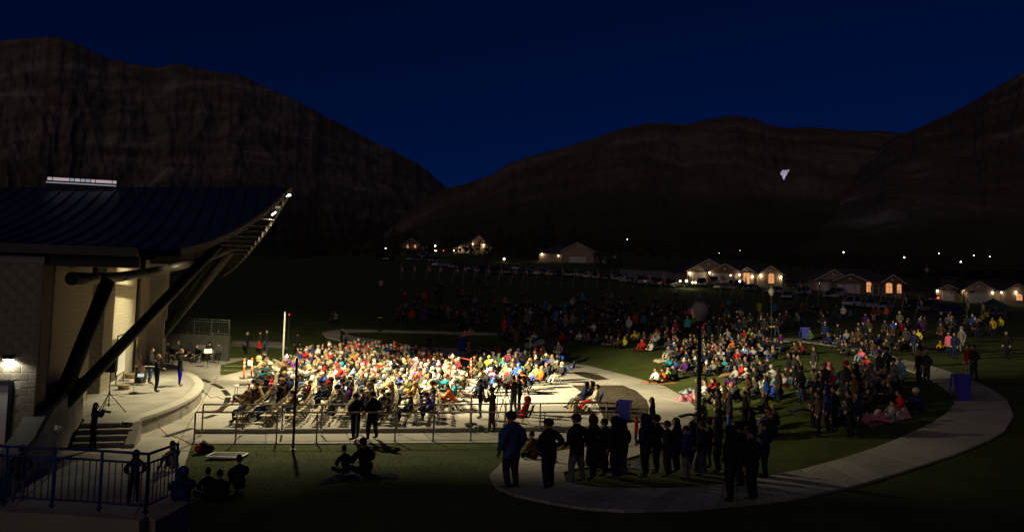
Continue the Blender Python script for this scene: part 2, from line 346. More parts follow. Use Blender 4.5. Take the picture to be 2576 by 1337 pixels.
# dark trench drains let into the plaza round the stage, real recess frames with slats
M_drain = mat('drain_iron', (0.03, 0.03, 0.032), 0.6, 0.2, 20)
dz = [(508, 955, 528, 963), (534, 966, 560, 978), (563, 982, 574, 996), (574, 1001, 569, 1016), (566, 1022, 547, 1040), (541, 1045, 513, 1054), (483, 1079, 415, 1101)]
for k, (a, b, c, d) in enumerate(dz):
    A = flat(a, b); B = flat(c, d); L = np.hypot(*(B - A)[:2]); rz = math.atan2(B[1] - A[1], B[0] - A[0]); C_ = (A + B) / 2
    t = thing('drain_grate', 'dark slotted drain strip in pale concrete, %s along the stage front counted from far' % ordw(k + 1), 'drain', (C_[0], C_[1], 0.04), rz, 'drain strips round the stage')
    m = MB()
    for s in (-1, 1): m.box((0, s * 0.13, 0.004), (L, 0.03, 0.012))
    for s in (-1, 1): m.box((s * (L / 2 - .015), 0, 0.004), (0.03, 0.23, 0.012))
    m.box((0, 0, -0.002), (L - .06, .23, .006)); m.build('frame', M_drain, t)
    m = MB(); n = int(L / 0.08)
    for i in range(n): m.box((-L / 2 + (i + .5) * L / n, 0, 0.005), (0.035, 0.23, 0.008))
    tag(m.build('slat', M_drain, t), kind='stuff')
# grass blades where the light reaches
def blades():
    r = np.random.RandomState(8); n = 170000
    regs = [((455, 1120), (1560, 1115), (1700, 1336), (380, 1336)), ((1450, 880), (1740, 1000), (2380, 1010), (2200, 890)), ((1705, 1100), (2250, 1100), (2250, 1000), (1760, 1010)), ((560, 945), (640, 920), (860, 870), (600, 880))]
    V = []
    for q, k in zip(regs, (0.5, 0.2, 0.2, 0.1)):
        cs = [at(*p)[:2] for p in q]; u = r.rand(int(n * k)); v = r.rand(int(n * k))
        V.append(((cs[0] * 1)[None] * ((1 - u) * (1 - v))[:, None] + cs[1][None] * (u * (1 - v))[:, None] + cs[2][None] * (u * v)[:, None] + cs[3][None] * ((1 - u) * v)[:, None]))
    P = np.concatenate(V); P = P[plaza_dist(P[:, 0], P[:, 1]) > 0.03]; Z = T(P[:, 0], P[:, 1]); n = len(P)
    a = r.rand(n) * 6.283; w = 0.005; h = r.uniform(.015, .03, n); lx = r.normal(0, .02, n); ly = r.normal(0, .02, n)
    v0 = np.stack([P[:, 0] - w * np.cos(a), P[:, 1] - w * np.sin(a), Z], 1); v1 = np.stack([P[:, 0] + w * np.cos(a), P[:, 1] + w * np.sin(a), Z], 1); v2 = np.stack([P[:, 0] + lx, P[:, 1] + ly, Z + h], 1)
    VV = np.stack([v0, v1, v2], 1).reshape(-1, 3); me = bpy.data.meshes.new('grass'); me.vertices.add(3 * n); me.vertices.foreach_set('co', VV.ravel()); me.loops.add(3 * n); me.loops.foreach_set('vertex_index', np.arange(3 * n, dtype=np.int32))
    me.polygons.add(n); me.polygons.foreach_set('loop_start', np.arange(0, 3 * n, 3, dtype=np.int32)); me.polygons.foreach_set('loop_total', np.full(n, 3, np.int32)); me.materials.append(mat('grass_blade', (0.045, 0.060, 0.009), 0.95, 0, 3, col2=(0.075, 0.098, 0.012))); me.update()
    tag(link('grass', me), kind='stuff')
blades()
KS = 1.0625                                                            # stage and its building are scaled about the camera by this factor
def sxyz(p, w, z): return xyz(p * KS, w * KS, z * KS - 0.3625)
def onws(x, y, w): return onw(x, y, w * KS)
# ------------------------------------------------------------------ stage building
M_block = mat('split_block', (0.30, 0.265, 0.20), 0.95, 0.22, 2.2, 0.6, 35, detail=8)
M_mortar = mat('mortar', (0.42, 0.39, 0.33), 0.95, 0.1, 10)
M_dark = mat('dark_metal', (0.022, 0.023, 0.025), 0.55, 0.2, 6, metal=0.0)
M_steel = mat('galvanised_steel', (0.32, 0.32, 0.31), 0.42, 0.15, 12, metal=0.6)
M_roof = mat('blue_metal_roof', (0.028, 0.055, 0.13), 0.5, 0.12, 0.5, metal=0.3)
M_under = mat('roof_deck', (0.03, 0.028, 0.024), 0.8, 0.15, 2)
M_fascia = mat('fascia_metal', (0.09, 0.085, 0.072), 0.65, 0.12, 1.5)
M_screenwall = mat('ribbed_shutter', (0.72, 0.68, 0.52), 0.6, 0.05, 1)
M_white = mat('white_paint', (0.72, 0.72, 0.68), 0.6, 0.04, 2)
M_brown = mat('brown_steel', (0.075, 0.062, 0.052), 0.6, 0.25, 3)
bld = thing('amphitheatre', 'pale block outdoor stage building with upswept blue metal canopy roof and slanted struts', 'amphitheatre', sxyz(-7, 40, 0))
bld_inv = Matrix.Translation(sxyz(-7, 40, 0)).inverted()
def bpart(mb, name, mats, parent=None):
    o = link(name, mb.mesh(name, mats)); o.parent = parent or bld
    if parent is None: o.matrix_parent_inverse = bld_inv
    return o
def camdist(P): return math.hypot(P[0], P[1])
BLK = {}
def block_wall(name, o, du, width, zt, nrm, cut=None, bw=0.40, bh=0.20, limit=300, zb=None, matb=None):
    """running bond of blocks standing 8 mm proud of the mortar bed; o start (p,w,z), du unit dir in (p,w), nrm unit normal in (p,w)"""
    z0 = o[2]; mb = MB(); zz = zt
    def P(u, n, z): q = sxyz(o[0] + du[0] * u + nrm[0] * n, o[1] + du[1] * u + nrm[1] * n, z); return q
    mb.add([P(0, 0, z0), P(width, 0, z0), P(width, 0, zz), P(0, 0, zz), P(0, -.3, z0), P(width, -.3, z0), P(width, -.3, zz), P(0, -.3, zz)], [(0, 1, 2, 3), (5, 4, 7, 6), (4, 0, 3, 7), (1, 5, 6, 2), (3, 2, 6, 7), (4, 5, 1, 0)])
    wall = bpart(mb, 'wall', M_mortar)
    R = random.Random(hash(name) % 99 if False else len(name)); cells = []
    nz = int((zz - z0) / bh)
    for k in range(nz):
        u = -(bw / 2) * (k % 2)
        while u < width - 0.02:
            a, b = max(u, 0), min(u + bw, width); z = z0 + k * bh
            if b - a > 0.06 and not (cut and cut((a + b) / 2, z + bh / 2)): cells.append((a, b, z))
            u += bw
    cells.sort(key=lambda c: camdist(P((c[0] + c[1]) / 2, 0, 0)) + abs(c[2] - 3) * .3)
    g = 0.006; rest = MB(); ang = math.atan2(nrm[0] * SS + nrm[1] * CC, nrm[0] * CC - nrm[1] * SS)
    for i, (a, b, z) in enumerate(cells):
        pr = R.uniform(.006, .014); L = b - a - 2 * g; c = P((a + b) / 2, pr / 2, z + bh / 2)
        if i < limit:
            key = (round(L, 2), bh, name)
            if key not in BLK:
                m = MB(); h = bh / 2 - g; e = .012
                for s, t in ((1, .5), ): pass
                m.add([(-.005, -L / 2, -h), (-.005, L / 2, -h), (-.005, L / 2, h), (-.005, -L / 2, h), (.006, -L / 2 + e, -h + e), (.006, L / 2 - e, -h + e), (.006, L / 2 - e, h - e), (.006, -L / 2 + e, h - e)],
                      [(4, 5, 6, 7), (0, 1, 5, 4), (1, 2, 6, 5), (2, 3, 7, 6), (3, 0, 4, 7)])
                BLK[key] = m.mesh('block', M_block)
            o2 = bpy.data.objects.new('block', BLK[key]); COL.objects.link(o2); o2.parent = wall; o2.matrix_parent_inverse = Matrix.Identity(4)
            o2.location = c; o2.rotation_euler = (0, 0, ang); o2.scale = (KS, KS, KS)
        else:
            q = [P(a + g, pr, z + g), P(b - g, pr, z + g), P(b - g, pr, z + bh - g), P(a + g, pr, z + bh - g), P(a + g, -.001, z + g), P(b - g, -.001, z + g), P(b - g, -.001, z + bh - g), P(a + g, -.001, z + bh - g)]
            rest.add(q, [(0, 1, 2, 3), (0, 4, 5, 1), (1, 5, 6, 2), (2, 6, 7, 3), (3, 7, 4, 0)])
    if rest.f:
        r = rest.build('block_courses', M_block, wall); r['kind'] = 'stuff'
    return wall
# piers facing the audience (normal +p), and the near end wall facing the camera (normal -w)
block_wall('pier', (-6.9, 30.0, 1.0), (0, 1), 6.0, 6.9, (1, 0))
block_wall('pier_mid', (-6.75, 37.9, 1.0), (0, 1), 2.1, 6.9, (1, 0))
block_wall('pier_far', (-6.75, 47.6, 1.0), (0, 1), 4.6, 7.0, (1, 0))
block_wall('pier_turn', (-6.75, 47.6, 1.0), (-1, 0), .8, 7.0, (0, -1))
block_wall('pier_end', (-6.75, 37.9, 1.0), (-1, 0), .8, 6.9, (0, -1))
# thicker corner buttress at the far end
m = MB(); m.prism([(-6.74, 50.6), (-5.9, 50.6), (-5.9, 52.2), (-6.74, 52.2)], 0, 6.9, 0, lambda a, b, c: sxyz(a, b, c)); bpart(m, 'buttress', M_wallc)
block_wall('buttress_face', (-5.88, 50.62, 1.0), (-1, 0), .84, 6.8, (0, -1))
# near block wall with the wall lamp and the white door
nwW = 27.0
pR = float(pw(onw(95, 900, nwW))[0]); pD = float(pw(onw(21, 1000, nwW))[0]); zD = float(onw(21, 966, nwW)[2]); zL = float(onw(25, 901, nwW)[2]); pLm = float(pw(onw(24, 905, nwW))[0])
block_wall('near', (pR, nwW, 0.0), (-1, 0), 6.0, 6.4, (0, -1), cut=lambda u, z: (pR - u < pD + .12 and z < zD + .12 and pR - u > pD - 1.3), bw=0.42, bh=0.215)
m = MB(); m.prism([(pR, nwW + .01), (pR - 6, nwW + .01), (pR - 6, nwW + 3), (-7.3, nwW + 3), (-7.3, nwW + 1.2), (pR, nwW + 1.2)], 0, 6.3, 0, lambda a, b, c: sxyz(a, b, c)); bpart(m, 'recess_wall', M_brown)
d = MB(); d.prism([(pD, nwW - .03), (pD - 1.05, nwW - .03), (pD - 1.05, nwW + .03), (pD, nwW + .03)], .05, zD, 0, lambda a, b, c: sxyz(a, b, c)); door = bpart(d, 'door', mat('door_white', (0.8, 0.8, 0.82), .5, .05, 3))
m = MB()
for a0, a1, z0, z1 in ((pD, pD + .11, 0, zD + .11), (pD - 1.16, pD - 1.05, 0, zD + .11), (pD - 1.05, pD, zD, zD + .11)):
    m.prism([(a0, nwW - .07), (a1, nwW - .07), (a1, nwW + .04), (a0, nwW + .04)], z0, z1, 0, lambda a, b, c: sxyz(a, b, c))
m.build('frame', M_dark, door)
m = MB(); m.cyl(sxyz(pD - .12, nwW - .05, 1.0), sxyz(pD - .12, nwW - .13, 1.0), .02); m.cyl(sxyz(pD - .12, nwW - .13, 1.0), sxyz(pD - .26, nwW - .13, 1.0), .012); m.build('handle', M_steel, door)
# back of the stage: dark recess, pale ribbed shutter, projection screen
m = MB(); m.prism([(-7.6, 35.8), (-7.45, 35.8), (-7.45, 48.2), (-7.6, 48.2)], 0.8, 7.0, 0, lambda a, b, c: sxyz(a, b, c)); bpart(m, 'recess_wall', M_brown)
m = MB(); m.prism([(-6.9, 36.0), (-7.5, 36.0), (-7.5, 36.25), (-6.9, 36.25)], 0.8, 6.9, 0, lambda a, b, c: sxyz(a, b, c)); bpart(m, 'jamb', M_brown)
m = MB(); nr = 52
for i in range(nr):
    z0 = 1.0 + 5.9 * i / nr; z1 = 1.0 + 5.9 * (i + 1) / nr
    A = [(-6.90, z0), (-6.872, z0 + .02), (-6.872, z1 - .02), (-6.90, z1)]
    vs = [sxyz(p, 40.02, z) for p, z in A] + [sxyz(p, 46.85, z) for p, z in A]; m.add(vs, [(0, 4, 5, 1), (1, 5, 6, 2), (2, 6, 7, 3)])
m.prism([(-7.0, 40.02), (-6.91, 40.02), (-6.91, 46.85), (-7.0, 46.85)], 1, 6.9, 0, lambda a, b, c: sxyz(a, b, c)); bpart(m, 'shutter', M_screenwall)
m = MB(); m.prism([(-6.98, 46.85), (-6.78, 46.85), (-6.78, 47.02), (-6.98, 47.02)], 1, 6.95, 0, lambda a, b, c: sxyz(a, b, c)); m.prism([(-6.98, 47.02), (-6.95, 47.02), (-6.95, 47.6), (-6.98, 47.6)], 1, 6.95, 0, lambda a, b, c: sxyz(a, b, c)); bpart(m, 'shutter_rail', M_dark)
a = flat(292, 965, 1.0)
scr = thing('projection_screen', 'white roll-down projection screen standing against the pale shutter', 'projection screen', sxyz(-6.6, 41.6, 1.0))
m = MB(); m.prism([(0, -1.2), (.02, -1.2), (.02, 1.2), (0, 1.2)], .5, 2.35, 0, lambda a, b, c: (a * CC - b * SS, a * SS + b * CC, c)); m.build('fabric', mat('screen_white', (.8, .8, .76), .8, .02, 1), scr)
m = MB()
for b0, b1, z0, z1 in ((-1.25, -1.2, .45, 2.4), (1.2, 1.25, .45, 2.4), (-1.2, 1.2, 2.35, 2.4), (-1.2, 1.2, .45, .5)): m.prism([(-.02, b0), (.03, b0), (.03, b1), (-.02, b1)], z0, z1, 0, lambda a, b, c: (a * CC - b * SS, a * SS + b * CC, c))
for b in (-1.0, 1.0): m.prism([(-.2, b - .03), (.3, b - .03), (.3, b + .03), (-.2, b + .03)], 0, .04, 0, lambda a, b, c: (a * CC - b * SS, a * SS + b * CC, c)); m.prism([(-.02, b - .02), (.02, b - .02), (.02, b + .02), (-.02, b + .02)], 0.04, .46, 0, lambda a, b, c: (a * CC - b * SS, a * SS + b * CC, c))
m.build('frame', M_dark, scr)
# stage platform: arc of radius about 23 m, coping proud of the face
ARC_C, ARC_R = pw((-36, 30.4)), 23.2
def arcp(w, R): return ARC_C[0] + math.sqrt(max(R * R - (w - ARC_C[1]) ** 2, 0))
W0, W1, PS = 30.3, 51.2, -4.35                                         # near end, far end, stairs side
wsn = [W0 + (W1 - W0) * i / 60 for i in range(61)]
top = [(PS + 0.0, W0)] + [(arcp(w, ARC_R), w) for w in wsn if arcp(w, ARC_R) > PS] + [(-5.0, W1), (-7.5, W1), (-7.5, 36.3), (-5.9, 30.9), (-5.9, W0 + .02)]
m = MB(); m.prism(top, 0.0, 0.93, 0, lambda a, b, c: sxyz(a, b, c)); me = m.mesh('stage', M_wallc)
bm = bmesh.new(); bm.from_mesh(me); bmesh.ops.triangulate(bm, faces=[f for f in bm.faces if len(f.verts) > 4]); bm.to_mesh(me); bm.free()
stage = tag(link('stage', me), 'raised concrete stage with a curved front edge and pale rounded coping', 'stage')
cop = MB(); ws2 = [w for w in wsn if arcp(w, ARC_R) > PS]; path_c = [(PS + .0, W0 - .0)] + [(arcp(w, ARC_R), w) for w in ws2]
prof = [(-.34, .93), (-.34, 1.0), (.02, 1.0), (.05, .985), (.05, .87), (.0, .86), (0, .93)]
vs = []; fs = []; npf = len(prof)
for i, (a, w) in enumerate(path_c):
    nx, ny = (a - ARC_C[0]) / ARC_R, (w - ARC_C[1]) / ARC_R
    for dr, z in prof: vs.append(sxyz(a + nx * dr, w + ny * dr, z))
for i in range(len(path_c) - 1):
    for k in range(npf - 1): fs.append((i * npf + k, (i + 1) * npf + k, (i + 1) * npf + k + 1, i * npf + k + 1))
cop.add(vs, fs); cop.build('coping', mat('pale_coping', (.46, .44, .38), .85, .1, 2, .1, 30), stage)
for i in range(-3, 3):                                                  # floor panels of the stage deck
    for j in range(10, 18):
        c = top
        for ax, v, kl in ((0, i * 3.0 - .01, False), (0, i * 3.0 + 2.97, True), (1, j * 3.0 + .01, False), (1, j * 3.0 + 2.99, True)):
            c = clip_poly(c, ax, v, kl)
            if len(c) < 3: break
        if len(c) < 3: continue
        c = [(p - (0.345 if p > ARC_C[0] + ARC_R * .9 and math.hypot(p - ARC_C[0], w - ARC_C[1]) > ARC_R - .34 else 0), w) for p, w in c]
        m = MB(); m.prism(c, .931, .996, 0, lambda a, b, cc: sxyz(a, b, cc)); me = m.mesh('slab', mat('stage_concrete', (0.34, 0.33, 0.30), 0.8, 0.22, 0.9, .05, 20, detail=8))
        bm = bmesh.new(); bm.from_mesh(me); bmesh.ops.triangulate(bm, faces=[f for f in bm.faces if len(f.verts) > 4]); bm.to_mesh(me); bm.free(); link('slab', me, stage)
# steps up to the stage at its near end
st = thing('steps', 'four broad concrete steps climbing to the near end of the stage', 'steps', xyz(-5.42, 32.22, 0.04), math.atan2(SS, CC))
for k in range(3):
    d0 = -0.34 * (3 - k); z1 = .165 * (k + 1); m = MB(); m.box((0, d0 / 2, z1 / 2 - .02), (1.74, -d0, z1 - .04)); m.box((0, d0 / 2 - .012, z1 - .02), (1.76, -d0 + .024, .04), mi=1)
    m.build('step', [M_wallc, mat('pale_coping', (.46, .44, .38))], st)
chk = MB(); q = [(PS - .02, W0 - 1.15), (PS + .28, W0 - 1.15), (PS + .28, W0 + .2), (PS - .02, W0 + .2)]
vs = [sxyz(a, b, 0) for a, b in q] + [sxyz(a, b, z) for (a, b), z in zip(q, (.50, .50, 1.0, 1.0))]
chk.add(vs, [(3, 2, 1, 0), (4, 5, 6, 7), (0, 1, 5, 4), (1, 2, 6, 5), (2, 3, 7, 6), (3, 0, 4, 7)]); chk.build('cheek_wall', M_wallc, None)
c_ = bpy.data.objects['cheek_wall']; c_.parent = stage
# battered wing wall running toward the camera, with sloping cap
PWG = -6.15
wing = thing('wing_wall', 'long cast concrete wing wall with a sloping cap beside the stage steps', 'wall', sxyz(PWG, 30, 0)); winv = Matrix.Translation(sxyz(PWG, 30, 0)).inverted()
tops = [(31.6, 2.35), (30.2, 2.30), (28.6, 2.05), (27.6, 1.95), (26.0, 1.35), (23.5, .85), (19.0, .45), (16, .35)]
for i in range(len(tops) - 1):
    (w1, z1), (w2, z2) = tops[i], tops[i + 1]; g = .012; n = max(1, int(round((w1 - w2) / 1.3)))
    for k in range(n):
        wa = w1 + (w2 - w1) * k / n - g; wb = w1 + (w2 - w1) * (k + 1) / n + g; za = z1 + (z2 - z1) * k / n; zb = z1 + (z2 - z1) * (k + 1) / n
        A = [(PWG + .12, wa, 0), (PWG + .12, wb, 0), (PWG - .02, wb, zb - .1), (PWG - .02, wa, za - .1), (PWG - .6, wa, 0), (PWG - .6, wb, 0), (PWG - .6, wb, zb - .1), (PWG - .6, wa, za - .1)]
        m = MB(); m.add([sxyz(*v) for v in A], [(0, 1, 2, 3), (5, 4, 7, 6), (4, 0, 3, 7), (1, 5, 6, 2), (3, 2, 6, 7)])
        o = m.build('panel', M_wallc, wing); o.matrix_parent_inverse = winv
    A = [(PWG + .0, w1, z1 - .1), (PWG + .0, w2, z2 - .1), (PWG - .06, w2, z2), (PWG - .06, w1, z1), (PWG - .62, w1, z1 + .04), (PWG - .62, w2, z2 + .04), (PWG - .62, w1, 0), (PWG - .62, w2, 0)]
    m = MB(); m.add([sxyz(*v) for v in A], [(0, 1, 2, 3), (3, 2, 5, 4), (4, 5, 7, 6)]); o = m.build('cap', mat('shaded_concrete', (.10, .10, .085), .95, .25, 2), wing); o.matrix_parent_inverse = winv  # cap concrete coloured darker to stand in for its dim light
m = MB()                                                               # concrete footing the struts land on
for (w, z) in ((28.9, 1.9), (51.8, 2.6)):
    m.prism([(PWG - 1.1, w - .9), (PWG - .05, w - .9), (PWG - .05, w + .9), (PWG - 1.1, w + .9)], 0, z - .35, 0, lambda a, b, c: sxyz(a, b, c))
bpart(m, 'footing', M_wallc)
# far retaining wall behind the band, stepping down, railing on top
# ---- roof
RS = [(459, 620), (535, 604.5), (611.6, 571), (673, 531), (703, 503.6), (734, 470)]
WE, WR = 27.0, 40.5
pA = float(pw(onw(350, 626, WE))[0]); zA = float(onw(350, 626, WE)[2]); B = onw(734, 470, WR); pB = float(pw(B)[0]); zB = float(B[2])
pFn = float(pw(onw(459, 620, WE + .6))[0])
sol = []
for (x, y) in RS:                                                       # rim curve: plan line from eave corner to prow, height read off
    best = None
    for w in np.linspace(WE, WR + 1, 400):
        Q = onw(x, y, w); p = pw(Q)[0]; tgt = pFn + (pB - pFn) * (w - WE) / (WR - WE)
        if best is None or abs(p - tgt) < best[0]: best = (abs(p - tgt), w, p, Q[2])
    sol.append(best[1:])
sw = np.array([WE] + [s[0] for s in sol[1:-1]] + [WR]); sz = np.array([zA] + [s[2] for s in sol[1:-1]] + [zB])
print('ROOF', [(round(float(a), 1), round(float(b), 2)) for a, b in zip(sw, sz)], pFn, pB, zA, zB)
Q0 = onw(0, 472, WR); pQ = float(pw(Q0)[0]); zQ = float(Q0[2])
def zrid(p): return zB + (zQ - zB) * min(1.6, max(0, (pB - p) / (pB - pQ)))
def rzp(p, w): return rz(w) + (zrid(p) - zB) * max(0, (min(w, 2 * WR - w) - WE) / (WR - WE)) ** 1.3
def rz(w):
    w = min(w, 2 * WR - w); s = (w - WE) / (WR - WE); return float(np.interp(w, sw, sz)) * 0.35 + 0.65 * (zA + (zB - zA) * (0.30 * s + 0.70 * s ** 1.7))
def pf(w):
    w = min(w, 2 * WR - w); s = max(0, (w - WE) / (WR - WE)); return pFn + (pB - pFn) * s
PBK = -24.0
wsr = [WE + (2 * WR - 2 * WE) * i / 44 for i in range(45)]
def roof_sheet(dz, mb, mi=0, inset=0.0):
    vs = []; fs = []; K = 14
    for w in wsr:
        f = pf(w) - inset
        for k in range(K + 1): pp = PBK + (f - PBK) * k / K; vs.append(sxyz(pp, w, rzp(pp, w) + dz))
    for i in range(len(wsr) - 1):
        for k in range(K): fs.append((i * (K + 1) + k, i * (K + 1) + k + 1, (i + 1) * (K + 1) + k + 1, (i + 1) * (K + 1) + k))
    mb.add(vs, fs, mi, True)
m = MB(); roof_sheet(0, m, 0); roof = bpart(m, 'roof', M_roof)
m = MB(); roof_sheet(-.18, m, 0, .05); m.build('deck', M_under, roof)
m = MB()                                                                # rim fascia along the front edge
for i in range(len(wsr) - 1):
    a, b = wsr[i], wsr[i + 1]; A = sxyz(pf(a) + .02, a, rz(a)); Bq = sxyz(pf(b) + .02, b, rz(b)); h = .17
    m.add([(A[0], A[1], A[2] + .05), (Bq[0], Bq[1], Bq[2] + .05), (Bq[0], Bq[1], Bq[2] - h), (A[0], A[1], A[2] - h)], [(0, 1, 2, 3)])
    A2 = sxyz(pf(a) - .12, a, rz(a)); B2 = sxyz(pf(b) - .12, b, rz(b)); m.add([(A2[0], A2[1], A2[2] + .05), (B2[0], B2[1], B2[2] + .05), (B2[0], B2[1], B2[2] - h), (A2[0], A2[1], A2[2] - h)], [(3, 2, 1, 0)])
    m.add([(A[0], A[1], A[2] - h), (Bq[0], Bq[1], Bq[2] - h), (B2[0], B2[1], B2[2] - h), (A2[0], A2[1], A2[2] - h)], [(0, 1, 2, 3)]); m.add([(A[0], A[1], A[2] + .05), (Bq[0], Bq[1], Bq[2] + .05), (B2[0], B2[1], B2[2] + .05), (A2[0], A2[1], A2[2] + .05)], [(3, 2, 1, 0)])
m.build('rim', M_fascia, roof)
def seam(p0, parent):
    m = MB(); pts = []
    for w in wsr:
        if w > WR + .3: break
        if pf(w) > p0: pts.append((p0, w, rzp(p0, w)))
    if len(pts) < 2: return
    for i in range(len(pts) - 1):
        a, b = pts[i], pts[i + 1]; hw = .022
        vs = [sxyz(a[0] - hw, a[1], a[2]), sxyz(a[0] + hw, a[1], a[2]), sxyz(a[0] + hw, a[1], a[2] + .07), sxyz(a[0] - hw, a[1], a[2] + .07), sxyz(b[0] - hw, b[1], b[2]), sxyz(b[0] + hw, b[1], b[2]), sxyz(b[0] + hw, b[1], b[2] + .07), sxyz(b[0] - hw, b[1], b[2] + .07)]
        m.add(vs, [(3, 2, 6, 7), (0, 3, 7, 4), (2, 1, 5, 6)])
    m.build('seam', M_roof, parent)
for k in range(40): seam(0.2 - .55 * k, roof)
def eave_beam(side):
    w = WE if side < 0 else 2 * WR - WE; m = MB()
    m.prism([(PBK, w - .25), (pA, w - .25), (pA, w + .1), (PBK, w + .1)], zA - .24, zA + .03, 0, lambda a, b, c: sxyz(a, b, c)); m.build('fascia', M_fascia, roof)
    m = MB(); m.prism([(PBK, w + .12), (pA + .0, w + .12), (pA + .0, w + .45), (PBK, w + .45)], zA - .55, zA - .26, 0, lambda a, b, c: sxyz(a, b, c)); m.prism([(PBK, w), (pA, w), (pA, w + .6), (PBK, w + .6)], zA - .58, zA - .55, 0, lambda a, b, c: sxyz(a, b, c)); m.build('eave_beam', M_brown, roof)
eave_beam(-1); eave_beam(1)
for k in range(18):                                                     # purlins with flanges under the far slope and the near slope
    for sgn in (1, -1):
        w = WR + sgn * (0.6 + k * .75)
        if abs(w - WR) > WR - WE - .3: continue
        f = pf(w) - (.34 if sgn > 0 else 1.6); p0 = max(-7.0, f - 7); z = min(rzp(p0, w), rz(w)) - .2; m = MB()
        m.prism([(p0, w - .02), (f, w - .02), (f, w + .02), (p0, w + .02)], z - .34, z, 0, lambda a, b, c: sxyz(a, b, c))
        m.prism([(p0, w - .09), (f, w - .09), (f, w + .09), (p0, w + .09)], z - .37, z - .34, 0, lambda a, b, c: sxyz(a, b, c)); m.build('purlin', M_under, roof)
for sgn in (1,):                                                     # edge rafter following the front edge
    m = MB()
    for i in range(len(wsr) - 1):
        a, b = wsr[i], wsr[i + 1]
        if (a - WR) * sgn < -.01 or (b - WR) * sgn < -.01: continue
        vs = [];
        for w in (a, b):
            for dp in (-.30, -.14):
                for dz in (-.60, -.2): vs.append(sxyz(pf(w) + dp, w, rz(w) + dz))
        m.add(vs, [(0, 2, 6, 4), (2, 3, 7, 6), (3, 1, 5, 7), (1, 0, 4, 5)])
    m.build('rafter', M_under, roof)
# lit clerestory on the ridge
M_pane = mat('lit_pane', (.8, .75, .72), .5, 0, emit=(1.0, .80, .78), estr=.38)
M_pane2 = mat('lit_pane_blue', (.6, .65, .8), .5, 0, emit=(.80, .82, 1.0), estr=.30)
ca = float(pw(onw(122, 460, WR))[0]); cb = float(pw(onw(297, 460, WR))[0]); cz0 = float(onw(210, 463, WR)[2]); cz1 = float(onw(210, 451.5, WR)[2])
m = MB(); m.prism([(ca, WR - .4), (cb, WR - .4), (cb, WR + .4), (ca, WR + .4)], cz0 - .5, cz0, 0, lambda a, b, c: sxyz(a, b, c)); m.prism([(ca, WR - .38), (cb, WR - .38), (cb, WR + .42), (ca, WR + .42)], cz1, cz1 + .05, 0, lambda a, b, c: sxyz(a, b, c))
m.prism([(ca, WR + .3), (cb, WR + .3), (cb, WR + .4), (ca, WR + .4)], cz0, cz1, 0, lambda a, b, c: sxyz(a, b, c)); cl = bpart(m, 'clerestory', M_dark)
cuts = [0, .075, .32, .39, .47, .54, .62, .69, .93, 1.0]
for i in range(len(cuts) - 1):
    a = ca + (cb - ca) * cuts[i] + .02; b = ca + (cb - ca) * cuts[i + 1] - .02; m = MB(); m.prism([(a, WR - .3), (b, WR - .3), (b, WR - .27), (a, WR - .27)], cz0 + .07, cz1 - .01, 0, lambda q, r, c: sxyz(q, r, c)); m.build('pane', M_pane2 if i in (2, 4, 5) else M_pane, cl)
m = MB(); m.prism([(ca, WR - .42), (cb, WR - .42), (cb, WR - .405), (ca, WR - .405)], cz0 - .06, cz0 - .02, 0, lambda q, r, c: sxyz(q, r, c)); m.build('light_strip', M_pane2, cl)
# struts and the curved beam
def strut(A, Bp, r):
    m = MB(); m.cyl(A, Bp, r, r * .92, 14); o = bpart(m, 'strut', M_brown if r > 0 else M_dark)
    m = MB(); d = (Vector(Bp) - Vector(A)).normalized(); m.cyl(Vector(A) - d * .15, Vector(A) + d * .25, r * 1.25, r * 1.25, 14); m.build('collar', M_steel, o)
M_brown = mat('strut_steel', (0.020, 0.019, 0.015), 0.5, 0.25, 3)
NB = sxyz(-6.5, 29.4, 1.45); FB = sxyz(-6.3, 51.8, 2.3)
strut(NB, tuple(onws(272, 705, 30.6)), .27)
strut(NB, tuple(onws(548, 617, 32.5)), .215)
strut(FB, tuple(onws(632, 570, 46.5)), .27)
strut(FB, tuple(onws(540, 645, 48.5)), .25)
bs = [onws(182, 700, 28.6), onws(240, 700, 31.5), onws(300, 696, 35), onws(360, 687, 39), onws(420, 676, 42), onws(480, 662, 44.5), onws(540, 642, 46), onws(600, 617, 47)]
m = MB(); m.tube([tuple(b) for b in bs], .21, 14); o = bpart(m, 'curved_beam', mat('painted_beam', (.018, .016, .013), .5, .15, 4))
d = Vector(bs[0]) - Vector(bs[1]); d.normalize(); m = MB(); m.cyl(Vector(bs[0]), Vector(bs[0]) + d * .03, .23, .23, 20); m.build('end_plate', mat('end_plate', (.20, .18, .17), .5, .1, 4), o)
for i in (1, 3, 5):
    m = MB(); b = bs[i]; m.box((b[0], b[1], b[2] + .45), (.16, .16, .75)); m.build('bracket', M_dark, o)

